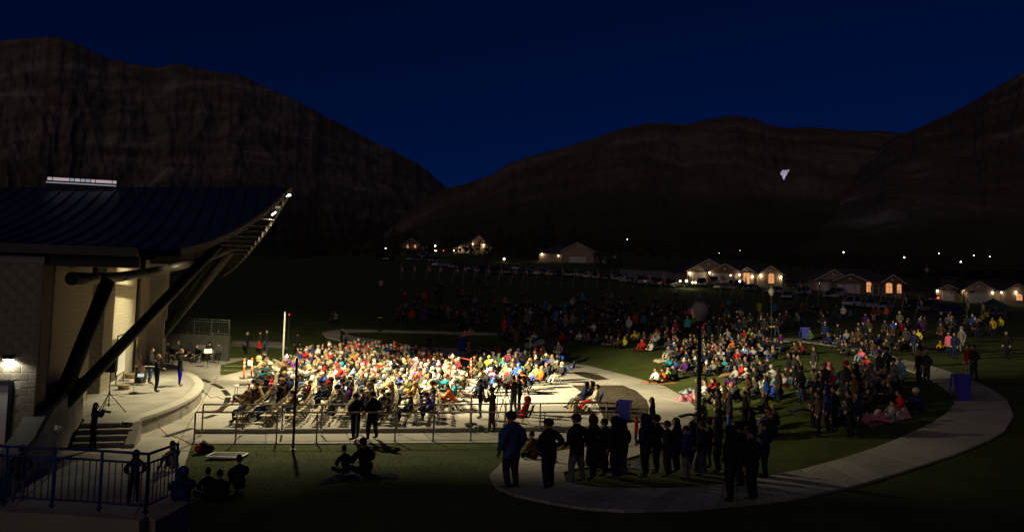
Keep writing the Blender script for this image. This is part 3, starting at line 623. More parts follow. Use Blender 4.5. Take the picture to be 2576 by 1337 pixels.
# ------------------------------------------------------------------ floodlights under the canopy prow
WARM = (1.0, .85, .50)
M_lamp = mat('lit_lens', (.9, .9, .8), .3, 0, emit=(1, .93, .75), estr=6)
def flood(px, py, w, aim, energy, ang, blend, lbl, off=(.45, -.25)):
    P = Vector(onws(px, py, w)); d = (Vector(aim) - P).normalized()
    t = thing('floodlight', lbl, 'floodlight', P, 0, 'floodlights under the canopy tip'); q = d.to_track_quat('-Z', 'Y').to_matrix()
    m = MB(); m.box((0, 0, .10), (.52, .34, .18), M=None); me = m; vs = [tuple(q @ Vector(v)) for v in m.v]; m.v = vs; m.build('housing', M_dark, t)
    m = MB(); m.box((0, 0, -0.02), (.34, .24, .08)); m.v = [tuple(q @ Vector(v)) for v in m.v]; m.build('lens', M_lamp, t)
    m = MB(); m.box((-.29, 0, .2), (.03, .06, .4)); m.box((.29, 0, .2), (.03, .06, .4)); m.box((0, 0, .4), (.6, .06, .03)); m.v = [tuple(q @ Vector(v)) for v in m.v]; m.build('bracket', M_steel, t)
    l = bpy.data.lights.new('floodlight_beam', 'SPOT'); l.energy = energy; l.color = WARM; l.spot_size = R_(ang); l.spot_blend = blend; l.shadow_soft_size = .12
    o = bpy.data.objects.new('floodlight_beam', l); COL.objects.link(o); o.parent = t; o.location = d * .12 + Vector((CC * off[0], SS * off[0], off[1])); o.rotation_euler = d.to_track_quat('-Z', 'Y').to_euler()
KF = 5.0
flood(723, 490, 40.7, xyz(3.2, 42.2, 0), 2050 * KF, 125, .30, 'topmost small floodlight right under the canopy tip')
flood(697, 514, 40.9, xyz(0.5, 59, 0), 6000 * KF, 56, .9, 'middle floodlight under the canopy tip, between the other two')
flood(688, 536, 41.1, xyz(8.0, 44, 0), 6800 * KF, 82, .95, 'lowest and brightest floodlight under the canopy tip')
flood(700, 506, 41.8, xyz(21, 48, 0), 11500 * KF, 66, .9, 'sideways floodlight under the canopy tip aimed at the lawn')  # extra lamp added to carry light onto the right lawn
flood(706, 500, 41.5, xyz(-7.2, 45.8, 4.4), 850 * KF, 48, .9, 'floodlight under the canopy tip turned back at the stage', (.1, -.8))  # extra fill lamp added to brighten the shutter and stage wall
wp = thing('wall_lamp', 'small lit wall lamp above the white door on the block wall', 'lamp', sxyz(pLm, nwW - .12, zL))
m = MB(); m.box((0, 0, .06), (.3, .16, .12), math.atan2(SS, CC)); m.build('housing', M_dark, wp)
m = MB(); m.box((0, 0, -.012), (.26, .13, .02), math.atan2(SS, CC)); m.build('lens', mat('cool_lens', (.9, .9, .8), .3, 0, emit=(1, .98, .82), estr=9), wp)
l = bpy.data.lights.new('wall_lamp_beam', 'SPOT'); l.energy = 34; l.color = (1, .97, .80); l.spot_size = R_(150); l.spot_blend = .35; l.shadow_soft_size = .05
o = bpy.data.objects.new('wall_lamp_beam', l); COL.objects.link(o); o.parent = wp; o.location = (0.03, -.03, -.06); o.rotation_euler = Vector((-.279 * .35, .96 * .35, -1)).to_track_quat('-Z', 'Y').to_euler()

# ------------------------------------------------------------------ railings
def railing(name, label, pts, H, r, posts, mats, pick=None, mid=(), z_of=None, toe=True):
    """tube railing through world points; pick=(spacing,r) adds pickets, each its own part while they read"""
    P = [Vector((*p[:2], (p[2] if len(p) > 2 else 0))) for p in pts]; o = thing(name, label, 'railing', P[0])
    m = MB(); loc = [p - P[0] for p in P]
    m.tube([tuple(p + Vector((0, 0, H))) for p in loc], r, 8); m.build('top_rail', mats, o)
    for h in mid:
        m = MB(); m.tube([tuple(p + Vector((0, 0, h))) for p in loc], r * .8, 6); m.build('rail', mats, o)
    L = [0]
    for i in range(1, len(loc)): L.append(L[-1] + (loc[i] - loc[i - 1]).length)
    def pt(s):
        for i in range(1, len(loc)):
            if s <= L[i] + 1e-6: t = (s - L[i - 1]) / (L[i] - L[i - 1]); return loc[i - 1].lerp(loc[i], t)
        return loc[-1]
    n = posts
    for i in range(n + 1):
        q = pt(L[-1] * i / n); m = MB(); m.cyl((0, 0, -.1), (0, 0, H), r, r, 8); m.cyl((0, 0, 0), (0, 0, .02), r * 2.4, r * 2.4, 8); x = m.build('post', mats, o); x.location = q
    if pick:
        sp, pr = pick; k = int(L[-1] / sp); m = MB(); m.cyl((0, 0, mid[-1] if mid else .1), (0, 0, mid[0] if len(mid) > 1 else H), pr, pr, 6); me = m.mesh('picket', mats)
        for i in range(k): x = bpy.data.objects.new('picket', me); COL.objects.link(x); x.parent = o; x.location = pt(sp * (i + .5))
    return o
M_rail = mat('rail_steel', (0.20, 0.20, 0.19), 0.5, 0.15, 8, metal=0.2)
M_railb = mat('blue_rail', (0.022, 0.055, 0.22), 0.45, 0.15, 8)
railing('railing', 'long steel pipe railing nearest the lawn below the audience', [tuple(flat(x, y, .04)) for x, y in ((488, 1112), (760, 1111), (1100, 1109), (1547, 1105))], 1.07, .03, 11, M_rail)
railing('railing', 'steel pipe railing on the low kerb directly behind the folding chairs', [tuple(flat(x, y, .2)) for x, y in ((508, 1083), (760, 1082), (1100, 1080), (1526, 1072))], .98, .03, 11, M_rail)
kb = MB(); kp = [flat(x, y, 0) for x, y in ((490, 1092), (760, 1091), (1100, 1089), (1545, 1083))]
for i in range(3):
    A, Bq = kp[i], kp[i + 1]; kb.add([(A[0], A[1], .03), (Bq[0], Bq[1], .03), (Bq[0], Bq[1], .2), (A[0], A[1], .2), (A[0], A[1] + .25, .2), (Bq[0], Bq[1] + .25, .2), (A[0], A[1] + .25, .03), (Bq[0], Bq[1] + .25, .03)], [(0, 1, 2, 3), (3, 2, 5, 4), (4, 5, 7, 6)])
A = kp[0]; kb.add([(A[0], A[1], .03), (A[0], A[1], .2), (A[0], A[1] + .25, .2), (A[0], A[1] + .25, .03)], [(0, 1, 2, 3)])
A = kp[-1]; kb.add([(A[0], A[1], .03), (A[0], A[1], .2), (A[0], A[1] + .25, .2), (A[0], A[1] + .25, .03)], [(3, 2, 1, 0)])
tag(kb.build('kerb', M_wallc), kind='structure')
# near lower-left platform with a blue picket railing
zp = 1.35; fl = [tuple(flat(x, y, zp)) for x, y in ((-120, 1262), (0, 1264), (198, 1274), (366, 1287))]; fr = tuple(flat(440, 1252, zp))
railing('railing', 'near blue steel railing with close vertical pickets, lower left', fl, 1.1, .028, 4, M_railb, pick=(.14, .011), mid=(.92, .12))
railing('railing', 'short end of the blue railing turning away beside the seated people', [fl[-1], fr], 1.1, .028, 1, M_railb, pick=(.14, .011), mid=(.92, .12))
q = [flat(-160, 1262, zp), flat(0, 1270, zp), flat(198, 1281, zp), flat(372, 1295, zp), flat(446, 1257, zp)]
m = MB(); A = [(v[0], v[1]) for v in q]; lo = [(v[0] - .0, v[1] - .35) for v in (q[3], q[2], q[1], q[0])]
m.prism(A[:4] + lo, -.2, zp, 0); m.prism([A[3], A[4], (A[4][0] + .3, A[4][1] - .1), (A[3][0] + .3, A[3][1] - .35)], -.2, zp - .002, 0); tag(m.build('retaining_wall', M_wallc), 'low concrete retaining wall under the near blue railing', 'wall')
# far picket railing on the retaining wall behind the band
wz = 1.9; RA = [deep(402, 840, 62), deep(576, 850, 60)]
ra = [(RA[0][0], RA[0][1], wz), (RA[1][0], RA[1][1], wz)]
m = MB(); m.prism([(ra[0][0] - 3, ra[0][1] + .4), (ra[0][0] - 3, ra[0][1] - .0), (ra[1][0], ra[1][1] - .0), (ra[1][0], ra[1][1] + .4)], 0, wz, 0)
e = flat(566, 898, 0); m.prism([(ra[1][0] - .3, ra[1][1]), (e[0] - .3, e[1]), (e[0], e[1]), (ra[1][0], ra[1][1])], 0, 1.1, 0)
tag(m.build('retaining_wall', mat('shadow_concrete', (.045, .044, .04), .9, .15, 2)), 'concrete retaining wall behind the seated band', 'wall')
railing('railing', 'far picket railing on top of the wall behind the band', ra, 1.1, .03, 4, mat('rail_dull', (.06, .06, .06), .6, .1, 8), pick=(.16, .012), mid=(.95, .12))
# ------------------------------------------------------------------ people
def cloth(n, c, v=.22): return mat('cloth_' + n, c, .92, v, 9, 1.0, 11, spec=.1)
PAL = {'black': (.014, .014, .016), 'dark grey': (.05, .05, .052), 'grey': (.16, .16, .16), 'light grey': (.36, .36, .37), 'navy': (.014, .022, .062), 'blue': (.03, .085, .42), 'dark blue': (.02, .03, .16), 'light blue': (.20, .38, .62),
       'olive': (.07, .068, .03), 'brown': (.085, .048, .026), 'tan': (.33, .21, .10), 'cream': (.66, .60, .46), 'white': (.78, .78, .76), 'red': (.50, .022, .018), 'dark red': (.16, .014, .02), 'pink': (.72, .16, .26), 'purple': (.085, .02, .17),
       'yellow': (.62, .56, .05), 'mustard': (.52, .30, .02), 'green': (.06, .17, .08), 'bright green': (.20, .55, .06), 'orange': (.68, .13, .02), 'teal': (.02, .25, .30), 'jeans': (.055, .085, .16), 'khaki': (.26, .21, .12), 'royal blue': (.02, .01, .42), 'steel blue': (.035, .085, .20), 'charcoal': (.03, .03, .032)}
CM = {k: cloth(k.replace(' ', '_'), v) for k, v in PAL.items()}
M_skin = mat('skin', (.50, .29, .19), .6, .05, 10); M_skin2 = mat('skin_deep', (.26, .14, .085), .6, .05, 10)
HAIR = {'brown hair': (.045, .025, .013), 'blond hair': (.36, .24, .10), 'dark hair': (.012, .010, .009), 'grey hair': (.30, .29, .27), 'red-brown hair': (.13, .05, .02)}
HM = {k: mat(k.replace(' ', '_').replace('-', '_'), v, .75, .25, 14, .6, 60) for k, v in HAIR.items()}
M_shoe = mat('shoe', (.02, .017, .015), .6, .2, 8); M_shoet = mat('shoe_tan', (.28, .13, .06), .5, .1, 8)

def joints(**k):
    """arms: (elbow, wrist) right then left; legs: (knee, ankle); lean is forward tilt of the torso in radians"""
    d = dict(hip=.93, lean=0.03, armR=((.25, -.03, 1.13), (.24, .06, .89)), armL=((-.25, -.03, 1.13), (-.24, .06, .89)), legR=((.10, .03, .50), (.10, -.03, .09)), legL=((-.10, .03, .50), (-.10, -.03, .09)), bulk=1.0, head=(0, 0.02), toe=.17, twist=0)
    d.update(k); return d
POSES = {
 'stand': joints(), 'stand_apart': joints(legR=((.15, .02, .5), (.19, -.02, .09)), legL=((-.15, .02, .5), (-.19, -.02, .09)), armR=((.29, -.05, 1.14), (.20, .14, .98)), armL=((-.29, -.05, 1.14), (-.20, .14, .98))),
 'stand_pockets': joints(armR=((.31, -.06, 1.15), (.17, .10, 1.0)), armL=((-.31, -.06, 1.15), (-.17, .10, 1.0)), legR=((.10, .05, .5), (.12, .02, .09)), legL=((-.11, -.0, .5), (-.13, -.06, .09))),
 'stand_phone': joints(armR=((.22, .12, 1.18), (.06, .30, 1.36)), armL=((-.22, .12, 1.18), (-.05, .30, 1.36))),
 'stand_camera': joints(armR=((.25, .16, 1.22), (.07, .20, 1.48)), armL=((-.23, .20, 1.22), (-.04, .32, 1.46)), legR=((.13, .02, .5), (.15, -.05, .09)), legL=((-.12, .02, .5), (-.14, .05, .09))),
 'speak': joints(armR=((.28, .10, 1.18), (.08, .22, 1.42)), armL=((-.36, .14, 1.22), (-.44, .38, 1.32)), legR=((.10, .03, .5), (.10, .04, .09))),
 'hands_front': joints(armR=((.26, .02, 1.14), (.05, .22, 1.10)), armL=((-.26, .02, 1.14), (-.05, .24, 1.12))),
 'sit': joints(hip=.53, lean=.06, armR=((.25, .06, .78), (.10, .28, .62)), armL=((-.25, .06, .78), (-.10, .28, .62)), legR=((.12, .46, .52), (.12, .44, .10)), legL=((-.12, .46, .52), (-.12, .44, .10))),
 'sit_lean': joints(hip=.53, lean=.42, armR=((.24, .30, .72), (.08, .50, .62)), armL=((-.24, .30, .72), (-.08, .50, .62)), legR=((.15, .46, .52), (.14, .40, .10)), legL=((-.15, .46, .52), (-.16, .36, .10)), head=(0, .03)),
 'sit_cross': joints(hip=.53, lean=-.05, armR=((.27, .06, .80), (.04, .24, .76)), armL=((-.27, .06, .80), (-.03, .26, .80)), legR=((.02, .46, .60), (-.10, .62, .38)), legL=((-.12, .46, .52), (-.12, .42, .10))),
 'sit_back': joints(hip=.53, lean=-.14, armR=((.26, .0, .76), (.12, .24, .66)), armL=((-.26, .0, .76), (-.12, .24, .66)), legR=((.14, .45, .50), (.16, .66, .10)), legL=((-.14, .45, .50), (-.12, .58, .10))),
 'sit_phone': joints(hip=.53, lean=.02, armR=((.24, .20, .86), (.07, .38, 1.08)), armL=((-.24, .20, .86), (-.06, .38, 1.08)), legR=((.12, .46, .52), (.12, .44, .10)), legL=((-.12, .46, .52), (-.12, .44, .10))),
 'ground': joints(hip=.16, lean=.18, armR=((.26, .14, .42), (.14, .34, .32)), armL=((-.26, .14, .42), (-.14, .34, .32)), legR=((.34, .34, .26), (.06, .46, .10)), legL=((-.34, .34, .26), (-.06, .40, .10)), toe=.08),
 'ground_knees': joints(hip=.16, lean=.22, armR=((.24, .24, .44), (.12, .44, .44)), armL=((-.24, .24, .44), (-.12, .44, .44)), legR=((.13, .40, .50), (.13, .52, .10)), legL=((-.13, .40, .50), (-.13, .54, .10))),
 'ground_out': joints(hip=.16, lean=-.12, armR=((.26, -.12, .42), (.28, -.22, .16)), armL=((-.25, .08, .42), (-.12, .26, .30)), legR=((.12, .50, .20), (.14, .94, .08)), legL=((-.12, .50, .24), (-.16, .92, .08)), toe=.05),
 'kneel': joints(hip=.42, lean=.12, armR=((.26, .10, .72), (.12, .30, .62)), armL=((-.26, .10, .72), (-.12, .30, .62)), legR=((.13, .20, .09), (.13, -.26, .09)), legL=((-.13, .20, .09), (-.13, -.26, .09)), toe=-.14),
}
HEADS = {}
def add_hand(mb, w, e, sgn, mi):
    w = Vector(w); d = (w - Vector(e)).normalized(); up = Vector((0, 0, 1)) if abs(d.z) < .8 else Vector((0, 1, 0)); side = d.cross(up).normalized(); nrm = side.cross(d).normalized()
    M = Matrix((side, d, nrm)).transposed(); mb.box(w + d * .045, (.075, .085, .032), mi=mi, M=M)
    for k, L in enumerate((.062, .074, .070, .054)):
        b = w + d * .085 + side * (-.028 + .0187 * k); c = b + d * L * .55 - nrm * .008; t = c + d * L * .35 - nrm * .03
        mb.cyl(b, c, .0095, .0085, 4, mi); mb.cyl(c, t, .0085, .006, 4, mi)
    b = w + d * .02 + side * sgn * -.036; c = b + d * .035 + side * sgn * -.022; mb.cyl(b, c, .011, .010, 4, mi); mb.cyl(c, c + d * .03 - nrm * .012, .010, .007, 4, mi)
def make_body(name, J, lvl=1):
    L = J['lean']; H = J['hip']; up = lambda h, y=0, x=0: (x, h * math.sin(L) + y * math.cos(L), H + h * math.cos(L) - y * math.sin(L))
    V = []; Rd = []; E = []; bones = []
    def v(p, r): V.append(Vector(p)); Rd.append(r); return len(V) - 1
    pel = v(up(0), (.165, .125)); wa = v(up(.18), (.155, .12)); ch = v(up(.36), (.185, .135)); nb = v(up(.50), (.13, .10)); nk = v(up(.565), (.075, .072)); hd = v(up(.63, .01), (.05, .05))
    E += [(pel, wa), (wa, ch), (ch, nb), (nb, nk), (nk, hd)]; bones += [(pel, wa, 0), (wa, ch, 0), (ch, nb, 0), (nb, nk, 0), (nk, hd, 2)]
    for s, a in ((1, 'armR'), (-1, 'armL')):
        sh = v(up(.45, 0, .20 * s), (.098, .095)); el = v(J[a][0], (.078, .078)); wr = v(J[a][1], (.048, .048)); E += [(ch if False else nb, sh), (sh, el), (el, wr)]; bones += [(nb, sh, 0), (sh, el, 0), (el, wr, 0)]
    for s, a in ((1, 'legR'), (-1, 'legL')):
        hp = v((.09 * s, 0 if H < .8 else 0, H - .02 if H < .8 else H - .10), (.105, .105)); kn = v(J[a][0], (.072, .072)); an = v(J[a][1], (.048, .048)); q = J[a][1]; to = v((q[0] * 1.08, q[1] + J['toe'], max(.045, q[2] - .045)), (.045, .038))
        E += [(pel, hp), (hp, kn), (kn, an), (an, to)]; bones += [(pel, hp, 0 if H > .8 else 1), (hp, kn, 1), (kn, an, 1), (an, to, 3)]
    me = bpy.data.meshes.new('sk'); me.from_pydata(V, E, []); o = bpy.data.objects.new('sk', me); COL.objects.link(o)
    bm = bmesh.new(); bm.from_mesh(me); ly = bm.verts.layers.skin.verify(); bm.verts.ensure_lookup_table()
    for i, b in enumerate(bm.verts): b[ly].radius = Rd[i]; b[ly].use_root = (i == 0)
    bm.to_mesh(me); bm.free()
    sk = o.modifiers.new('s', 'SKIN'); sk.use_smooth_shade = True; sk.branch_smoothing = .35
    ss = o.modifiers.new('u', 'SUBSURF'); ss.levels = lvl; ss.render_levels = lvl
    dg = bpy.context.evaluated_depsgraph_get(); ev = o.evaluated_get(dg); m2 = bpy.data.meshes.new_from_object(ev)
    mb = MB(); vs = [tuple(x.co) for x in m2.vertices]; mb.v = vs
    for p in m2.polygons:
        c = p.center; best = 9; bi = 0
        for a, b, t in bones:
            A, Bv = V[a], V[b]; d = Bv - A; u = max(0, min(1, (c - A).dot(d) / d.length_squared)); dd = (c - A - d * u).length - (max(Rd[a]) * (1 - u) + max(Rd[b]) * u) * .9
            if dd < best: best = dd; bi = t
        if H > .8 and bi == 1 and c.z > H - .19: bi = 0                # jacket hem below the waist
        if H <= .8 and bi == 1 and (c - V[pel]).length < .17: bi = 0
        mb.f.append(list(p.vertices)); mb.m.append(bi); mb.sm.append(True)
    bpy.data.objects.remove(o); bpy.data.meshes.remove(me); bpy.data.meshes.remove(m2)
    hc = Vector(up(.725, .015)); HEADS[name] = (hc, L)
    mb.ball(hc, (.076, .094, .115), 12, 9, 2)
    mb.ball(hc + Vector((0, .03, -.055)), (.055, .06, .06), 8, 6, 2)
    mb.cyl(hc + Vector((0, .085, .02)), hc + Vector((0, .118, -.022)), .008, .017, 5, 2)
    for s in (1, -1):
        mb.ball(hc + Vector((.078 * s, -.005, -.01)), (.012, .022, .03), 6, 4, 2); mb.ball(hc + Vector((.03 * s, .083, .018)), (.013, .010, .008), 6, 4, 4)
        mb.cyl(hc + Vector((.045 * s, .084, .036)), hc + Vector((.015 * s, .092, .038)), .005, .005, 4, 4)
    mb.cyl(hc + Vector((-.024, .088, -.05)), hc + Vector((.024, .088, -.05)), .005, .005, 4, 5)
    add_hand(mb, J['armR'][1], J['armR'][0], 1, 2); add_hand(mb, J['armL'][1], J['armL'][0], -1, 2)
    return mb
M_eye = mat('eye_dark', (.02, .015, .012), .4, 0); M_lip = mat('lip', (.35, .12, .10), .5, 0)
BODIES = {k: make_body(k, J, 2 if k.startswith(('stand', 'speak', 'hands')) else 1) for k, J in POSES.items()}
BME = {k: b.mesh('person', [CM['black'], CM['jeans'], M_skin, M_shoe, M_eye, M_lip]) for k, b in BODIES.items()}
def headgear():
    G = {}
    m = MB(); m.ball((0, -.008, .012), (.086, .104, .124), 12, 9, 0, keep=lambda x, y, z: not (y > .25 and z < .45) and not (z < -.25 and y > -.3) and z > -.62); G['hair'] = m
    m = MB(); m.ball((0, -.012, .010), (.092, .108, .126), 12, 9, 0, keep=lambda x, y, z: not (y > .15 and z < .5)); m.lathe((0, -.045, -.20), [(.085, -.13), (.10, -.04), (.092, .08), (.07, .16)], 10); G['long_hair'] = m
    m = MB(); m.ball((0, -.008, .03), (.094, .110, .122), 12, 9, 0, keep=lambda x, y, z: z > -.12 or (y < .1 and z > -.55)); m.lathe((0, -.008, .02), [(.093, -.03), (.103, -.025), (.103, .02), (.092, .025)], 12); G['knit_hat'] = m
    m = MB(); m.v = list(G['knit_hat'].v); m.f = [list(f) for f in G['knit_hat'].f]; m.m = list(G['knit_hat'].m); m.sm = list(G['knit_hat'].sm); m.ball((0, -.008, .185), .045, 8, 6, 1); G['bobble_hat'] = m
    m = MB(); m.ball((0, -.02, .0), (.118, .128, .150), 12, 9, 0, keep=lambda x, y, z: not (y > .42 and -.75 < z < .62)); m.ball((0, -.03, -.15), (.13, .12, .07), 10, 6, 0); G['hood'] = m
    m = MB(); m.ball((0, -.008, .02), (.088, .106, .115), 12, 9, 0, keep=lambda x, y, z: z > .0 or (y < -.1 and z > -.6)); m.add([(-.06, .08, .035), (.06, .08, .035), (.055, .175, .02), (0, .19, .018), (-.055, .175, .02), (-.06, .08, .043), (.06, .08, .043), (.055, .175, .028), (0, .19, .026), (-.055, .175, .028)], [(4, 3, 2, 1, 0), (5, 6, 7, 8, 9), (0, 1, 6, 5), (1, 2, 7, 6), (2, 3, 8, 7), (3, 4, 9, 8), (4, 0, 5, 9)], 0); G['cap'] = m
    return G
GEAR = headgear(); GME = {k: g.mesh(k, [CM['black'], CM['white']]) for k, g in GEAR.items()}
def skirt():
    m = MB(); prof = [(.19, 1.02), (.185, .92), (.20, .75), (.225, .52), (.215, .515), (.18, .74)]
    n = 14; vs = [(r * 1.05 * math.cos(6.2832 * i / n), r * .82 * math.sin(6.2832 * i / n), z) for r, z in prof for i in range(n)]
    m.add(vs, [(j * n + i, j * n + (i + 1) % n, (j + 1) * n + (i + 1) % n, (j + 1) * n + i) for j in range(len(prof) - 1) for i in range(n)], 0, True); return m
SKIRT = skirt(); SKME = SKIRT.mesh('coat_skirt', [CM['black']])
PEOPLE = []
STAGE_C = Vector(xyz(-6.3, 42.5, 0))
def person(loc, pose, H=1.72, coat='black', legs='jeans', gear='hair', gcol='brown hair', face=None, label=None, group=None, long=False, shoe=None, tilt=0.0, rnd=None, w=1.0, skin=0):
    """queue a person; loc is where the feet (or seat) rest; H the standing height"""
    if face is None: d = STAGE_C - Vector((loc[0], loc[1], 0)); face = math.atan2(d.y, d.x) - math.pi / 2
    PEOPLE.append(dict(loc=tuple(loc), pose=pose, s=H / 1.76, coat=coat, legs=legs, gear=gear, gcol=gcol, face=face, label=label, group=group, long=long, shoe=shoe, tilt=tilt, w=w, skin=skin))
def gear_mat(p):
    g = p['gcol']; return HM[g] if g in HM else CM[g]
def person_mats(p): return [CM[p['coat']], CM[p['legs']], M_skin2 if p['skin'] else M_skin, p['shoe'] or M_shoe, M_eye, M_lip]
def emit_person(p):
    o = bpy.data.objects.new('person', BME[p['pose']]); COL.objects.link(o); o.location = p['loc']; o.rotation_euler = (p['tilt'], 0, p['face']); o.scale = (p['s'] * p['w'], p['s'] * p['w'], p['s'])
    for i, m in enumerate(person_mats(p)): o.material_slots[i].link = 'OBJECT'; o.material_slots[i].material = m
    tag(o, p['label'], 'person', p['group'])
    if p['gear']:
        hc, L = HEADS[p['pose']]; g = bpy.data.objects.new(p['gear'], GME[p['gear']]); COL.objects.link(g); g.parent = o; g.location = hc; k_ = 1.1 if p['gear'] in ('hood', 'knit_hat', 'bobble_hat') else 1.03; g.scale = (k_, k_, k_)
        g.material_slots[0].link = 'OBJECT'; g.material_slots[0].material = gear_mat(p)
    if p['long']:
        g = bpy.data.objects.new('coat_skirt', SKME); COL.objects.link(g); g.parent = o; g.material_slots[0].link = 'OBJECT'; g.material_slots[0].material = CM[p['coat']]
    return o
rp = random.Random(41)
COATS = ['black'] * 13 + ['charcoal'] * 7 + ['dark grey'] * 9 + ['grey'] * 6 + ['navy'] * 6 + ['olive'] * 3 + ['brown'] * 5 + ['tan'] * 3 + ['cream'] * 2 + ['white'] * 2 + ['red'] * 2 + ['blue', 'dark blue', 'dark blue', 'light blue', 'pink', 'purple', 'mustard', 'orange', 'light grey', 'dark red', 'dark red', 'khaki', 'khaki', 'teal', 'olive']
DIMC = ['black'] * 14 + ['charcoal'] * 6 + ['dark grey'] * 7 + ['grey'] * 3 + ['navy'] * 7 + ['brown'] * 3 + ['blue', 'red', 'dark red', 'purple', 'light grey', 'teal', 'dark blue', 'olive', 'olive', 'khaki']
def rgear(r):
    q = r.random()
    if q < .30: return ('hair', r.choice(['brown hair', 'brown hair', 'dark hair', 'grey hair', 'blond hair']))
    if q < .45: return ('long_hair', r.choice(['brown hair', 'blond hair', 'blond hair', 'red-brown hair', 'dark hair']))
    if q < .72: return ('knit_hat', r.choice(['grey', 'black', 'black', 'white', 'cream', 'light grey', 'navy', 'red', 'pink', 'dark blue', 'olive', 'khaki', 'dark grey', 'charcoal', 'tan', 'brown', 'grey']))
    if q < .80: return ('bobble_hat', r.choice(['grey', 'cream', 'red', 'light blue', 'white', 'green']))
    if q < .93: return ('hood', None)
    return ('cap', r.choice(['black', 'navy', 'grey', 'olive']))
def gear_words(g, c):
    if g in ('hair',): return c
    if g == 'long_hair': return 'long ' + c
    return 'hood up' if g == 'hood' else c + {'knit_hat': ' knit hat', 'bobble_hat': ' bobble hat', 'cap': ' cap'}[g]

# ------------------------------------------------------------------ folding chairs in rows
M_ch = mat('chair_tan', (.50, .42, .27), .45, .06, 5); M_chl = mat('chair_frame', (.26, .22, .16), .45, .1, 8, metal=.3)
def chair_parts():
    m = MB(); m.box((0, 0, .445), (.40, .40, .025)); m.box((0, -.0, .43), (.36, .37, .012)); seat = m.mesh('seat', M_ch)
    m = MB(); vs = []
    for k in range(7):
        x = -.21 + .07 * k; y = -.235 - .03 * math.cos((k - 3) / 3 * 1.4); vs += [(x, y, .60), (x, y - .03, .80), (x, y - .012, .60), (x, y - .042, .80)]
    fs = []
    for k in range(6):
        a = 4 * k; b = a + 4; fs += [(b, a, a + 1, b + 1), (a + 2, b + 2, b + 3, a + 3), (a + 1, a + 3, b + 3, b + 1), (a, b, b + 2, a + 2)]
    fs += [(0, 2, 3, 1), (24, 25, 27, 26)]; m.add(vs, fs, 0, False); back = m.mesh('backrest', M_ch)
    legs = []
    for s in (-1, 1):
        m = MB(); m.cyl((.215 * s, .22, 0), (.215 * s, -.27, .82), .012, .012, 6); legs.append(m.mesh('leg', M_chl))
        m = MB(); m.cyl((.195 * s, -.26, 0), (.195 * s, .15, .43), .012, .012, 6); legs.append(m.mesh('leg', M_chl))
    m = MB(); m.cyl((-.21, .155, .11), (.21, .155, .11), .008, .008, 5); m.cyl((-.19, -.21, .06), (.19, -.21, .06), .008, .008, 5); legs.append(m.mesh('stretcher', M_chl))
    return [seat, back] + legs
CHP = chair_parts(); CHALL = MB()
CH = []
def chair_at(loc, rz, label, group='folding chairs in rows facing the stage'): CH.append((tuple(loc), rz, label, group))
R_c = random.Random(17)
ROW_P0, ROW_D, SEAT_D = .15, .98, .56
FACE_STAGE = math.atan2(SS, CC) + math.pi / 2                           # facing -p
zfl = .04
seatinfo = []
for r in range(14):
    p = ROW_P0 + ROW_D * r; wlo = 34.7 if p < 8.2 else 34.7 + (p - 8.2) * 4.4; whi = 56 + (p + 1) * 1.05
    if r == 0: wlo = 34.6
    n = int((whi - wlo) / SEAT_D); aisle = 46.4
    for k in range(n):
        w = wlo + SEAT_D * k; bend = (w - 45.5) ** 2 / 100
        if abs(w - aisle) < .45 and r > 1: continue
        q = xyz(p + R_c.uniform(-.05, .05) - bend, w, zfl); jz = FACE_STAGE + math.atan((w - 45.5) / 50) + R_c.uniform(-.09, .09)
        px, py = proj(q)
        if py < np.interp(px, [600, 640, 790, 900, 1000, 1100, 1180, 1260], [955, 942, 903, 890, 888, 902, 928, 960]) or px > 1230: continue
        # how full each part of the block is, judged from the photograph
        cl_ = mnoise.noise(Vector((p * .45, w * .42, 3.1))) + .5 * mnoise.noise(Vector((p * 1.1, w * 1.3, 9)))
        occ = min(.9, max(.12, .66 + 1.3 * cl_))
        if w < 36.4: occ = min(occ, .36)
        elif w < 38.5: occ = min(occ, .66)
        if p > 6.0 and w < 40: occ = min(occ, .30)
        if p > 4 and w < 37: occ = .26
        if r <= 1 and w > 52: occ = .05
        elif r <= 3 and w > 54: occ = .18
        elif r == 0 and w > 47.6: occ = .30
        if p > 8.2 and w < wlo + 2: occ = .55
        if r > 9 and w > 60: occ = max(occ, .55)
        occd = R_c.random() < occ
        words = 'row %s, seat %s from the railing' % (ordw(r + 1), ordw(k + 1))
        chair_at(q, jz, ('tan folding chair under a seated person, ' if occd else 'empty tan folding chair, ') + words)
        if occd:
            coat = R_c.choice(COATS); g, gc = rgear(R_c); gc2 = gc if gc else coat
            pose = R_c.choice(['sit', 'sit', 'sit_lean', 'sit_cross', 'sit_back', 'sit', 'sit_phone'] if R_c.random() < .8 else ['sit', 'sit_lean'])
            Hh = R_c.uniform(1.58, 1.84) if R_c.random() > .13 else R_c.uniform(1.25, 1.45)
            lab = 'seated person in %s coat, %s, %s' % (coat, gear_words(g, gc), 'row %s, seat %s' % (ordw(r + 1), ordw(k + 1)))
            person((q[0], q[1], zfl), pose, Hh, coat, R_c.choice(['jeans', 'black', 'dark grey', 'jeans', 'khaki', 'navy']), g, gc2, jz + R_c.uniform(-.25, .25), lab, 'audience seated in the folding chair rows', w=R_c.uniform(1.14, 1.32), skin=R_c.random() < .06)
            seatinfo.append((q, coat, r, k, jz))
# ------------------------------------------------------------------ people one can point at, each with its own spot
def P(x, y, pose, H, coat, legs, gear, gcol, label, face=None, z=None, **k):
    loc = at(x, y) if z is None else flat(x, y, z); person(loc, pose, H, coat, legs, gear, gcol if gcol else coat, face, label, None, **k)
deg = math.radians
ZP = .04
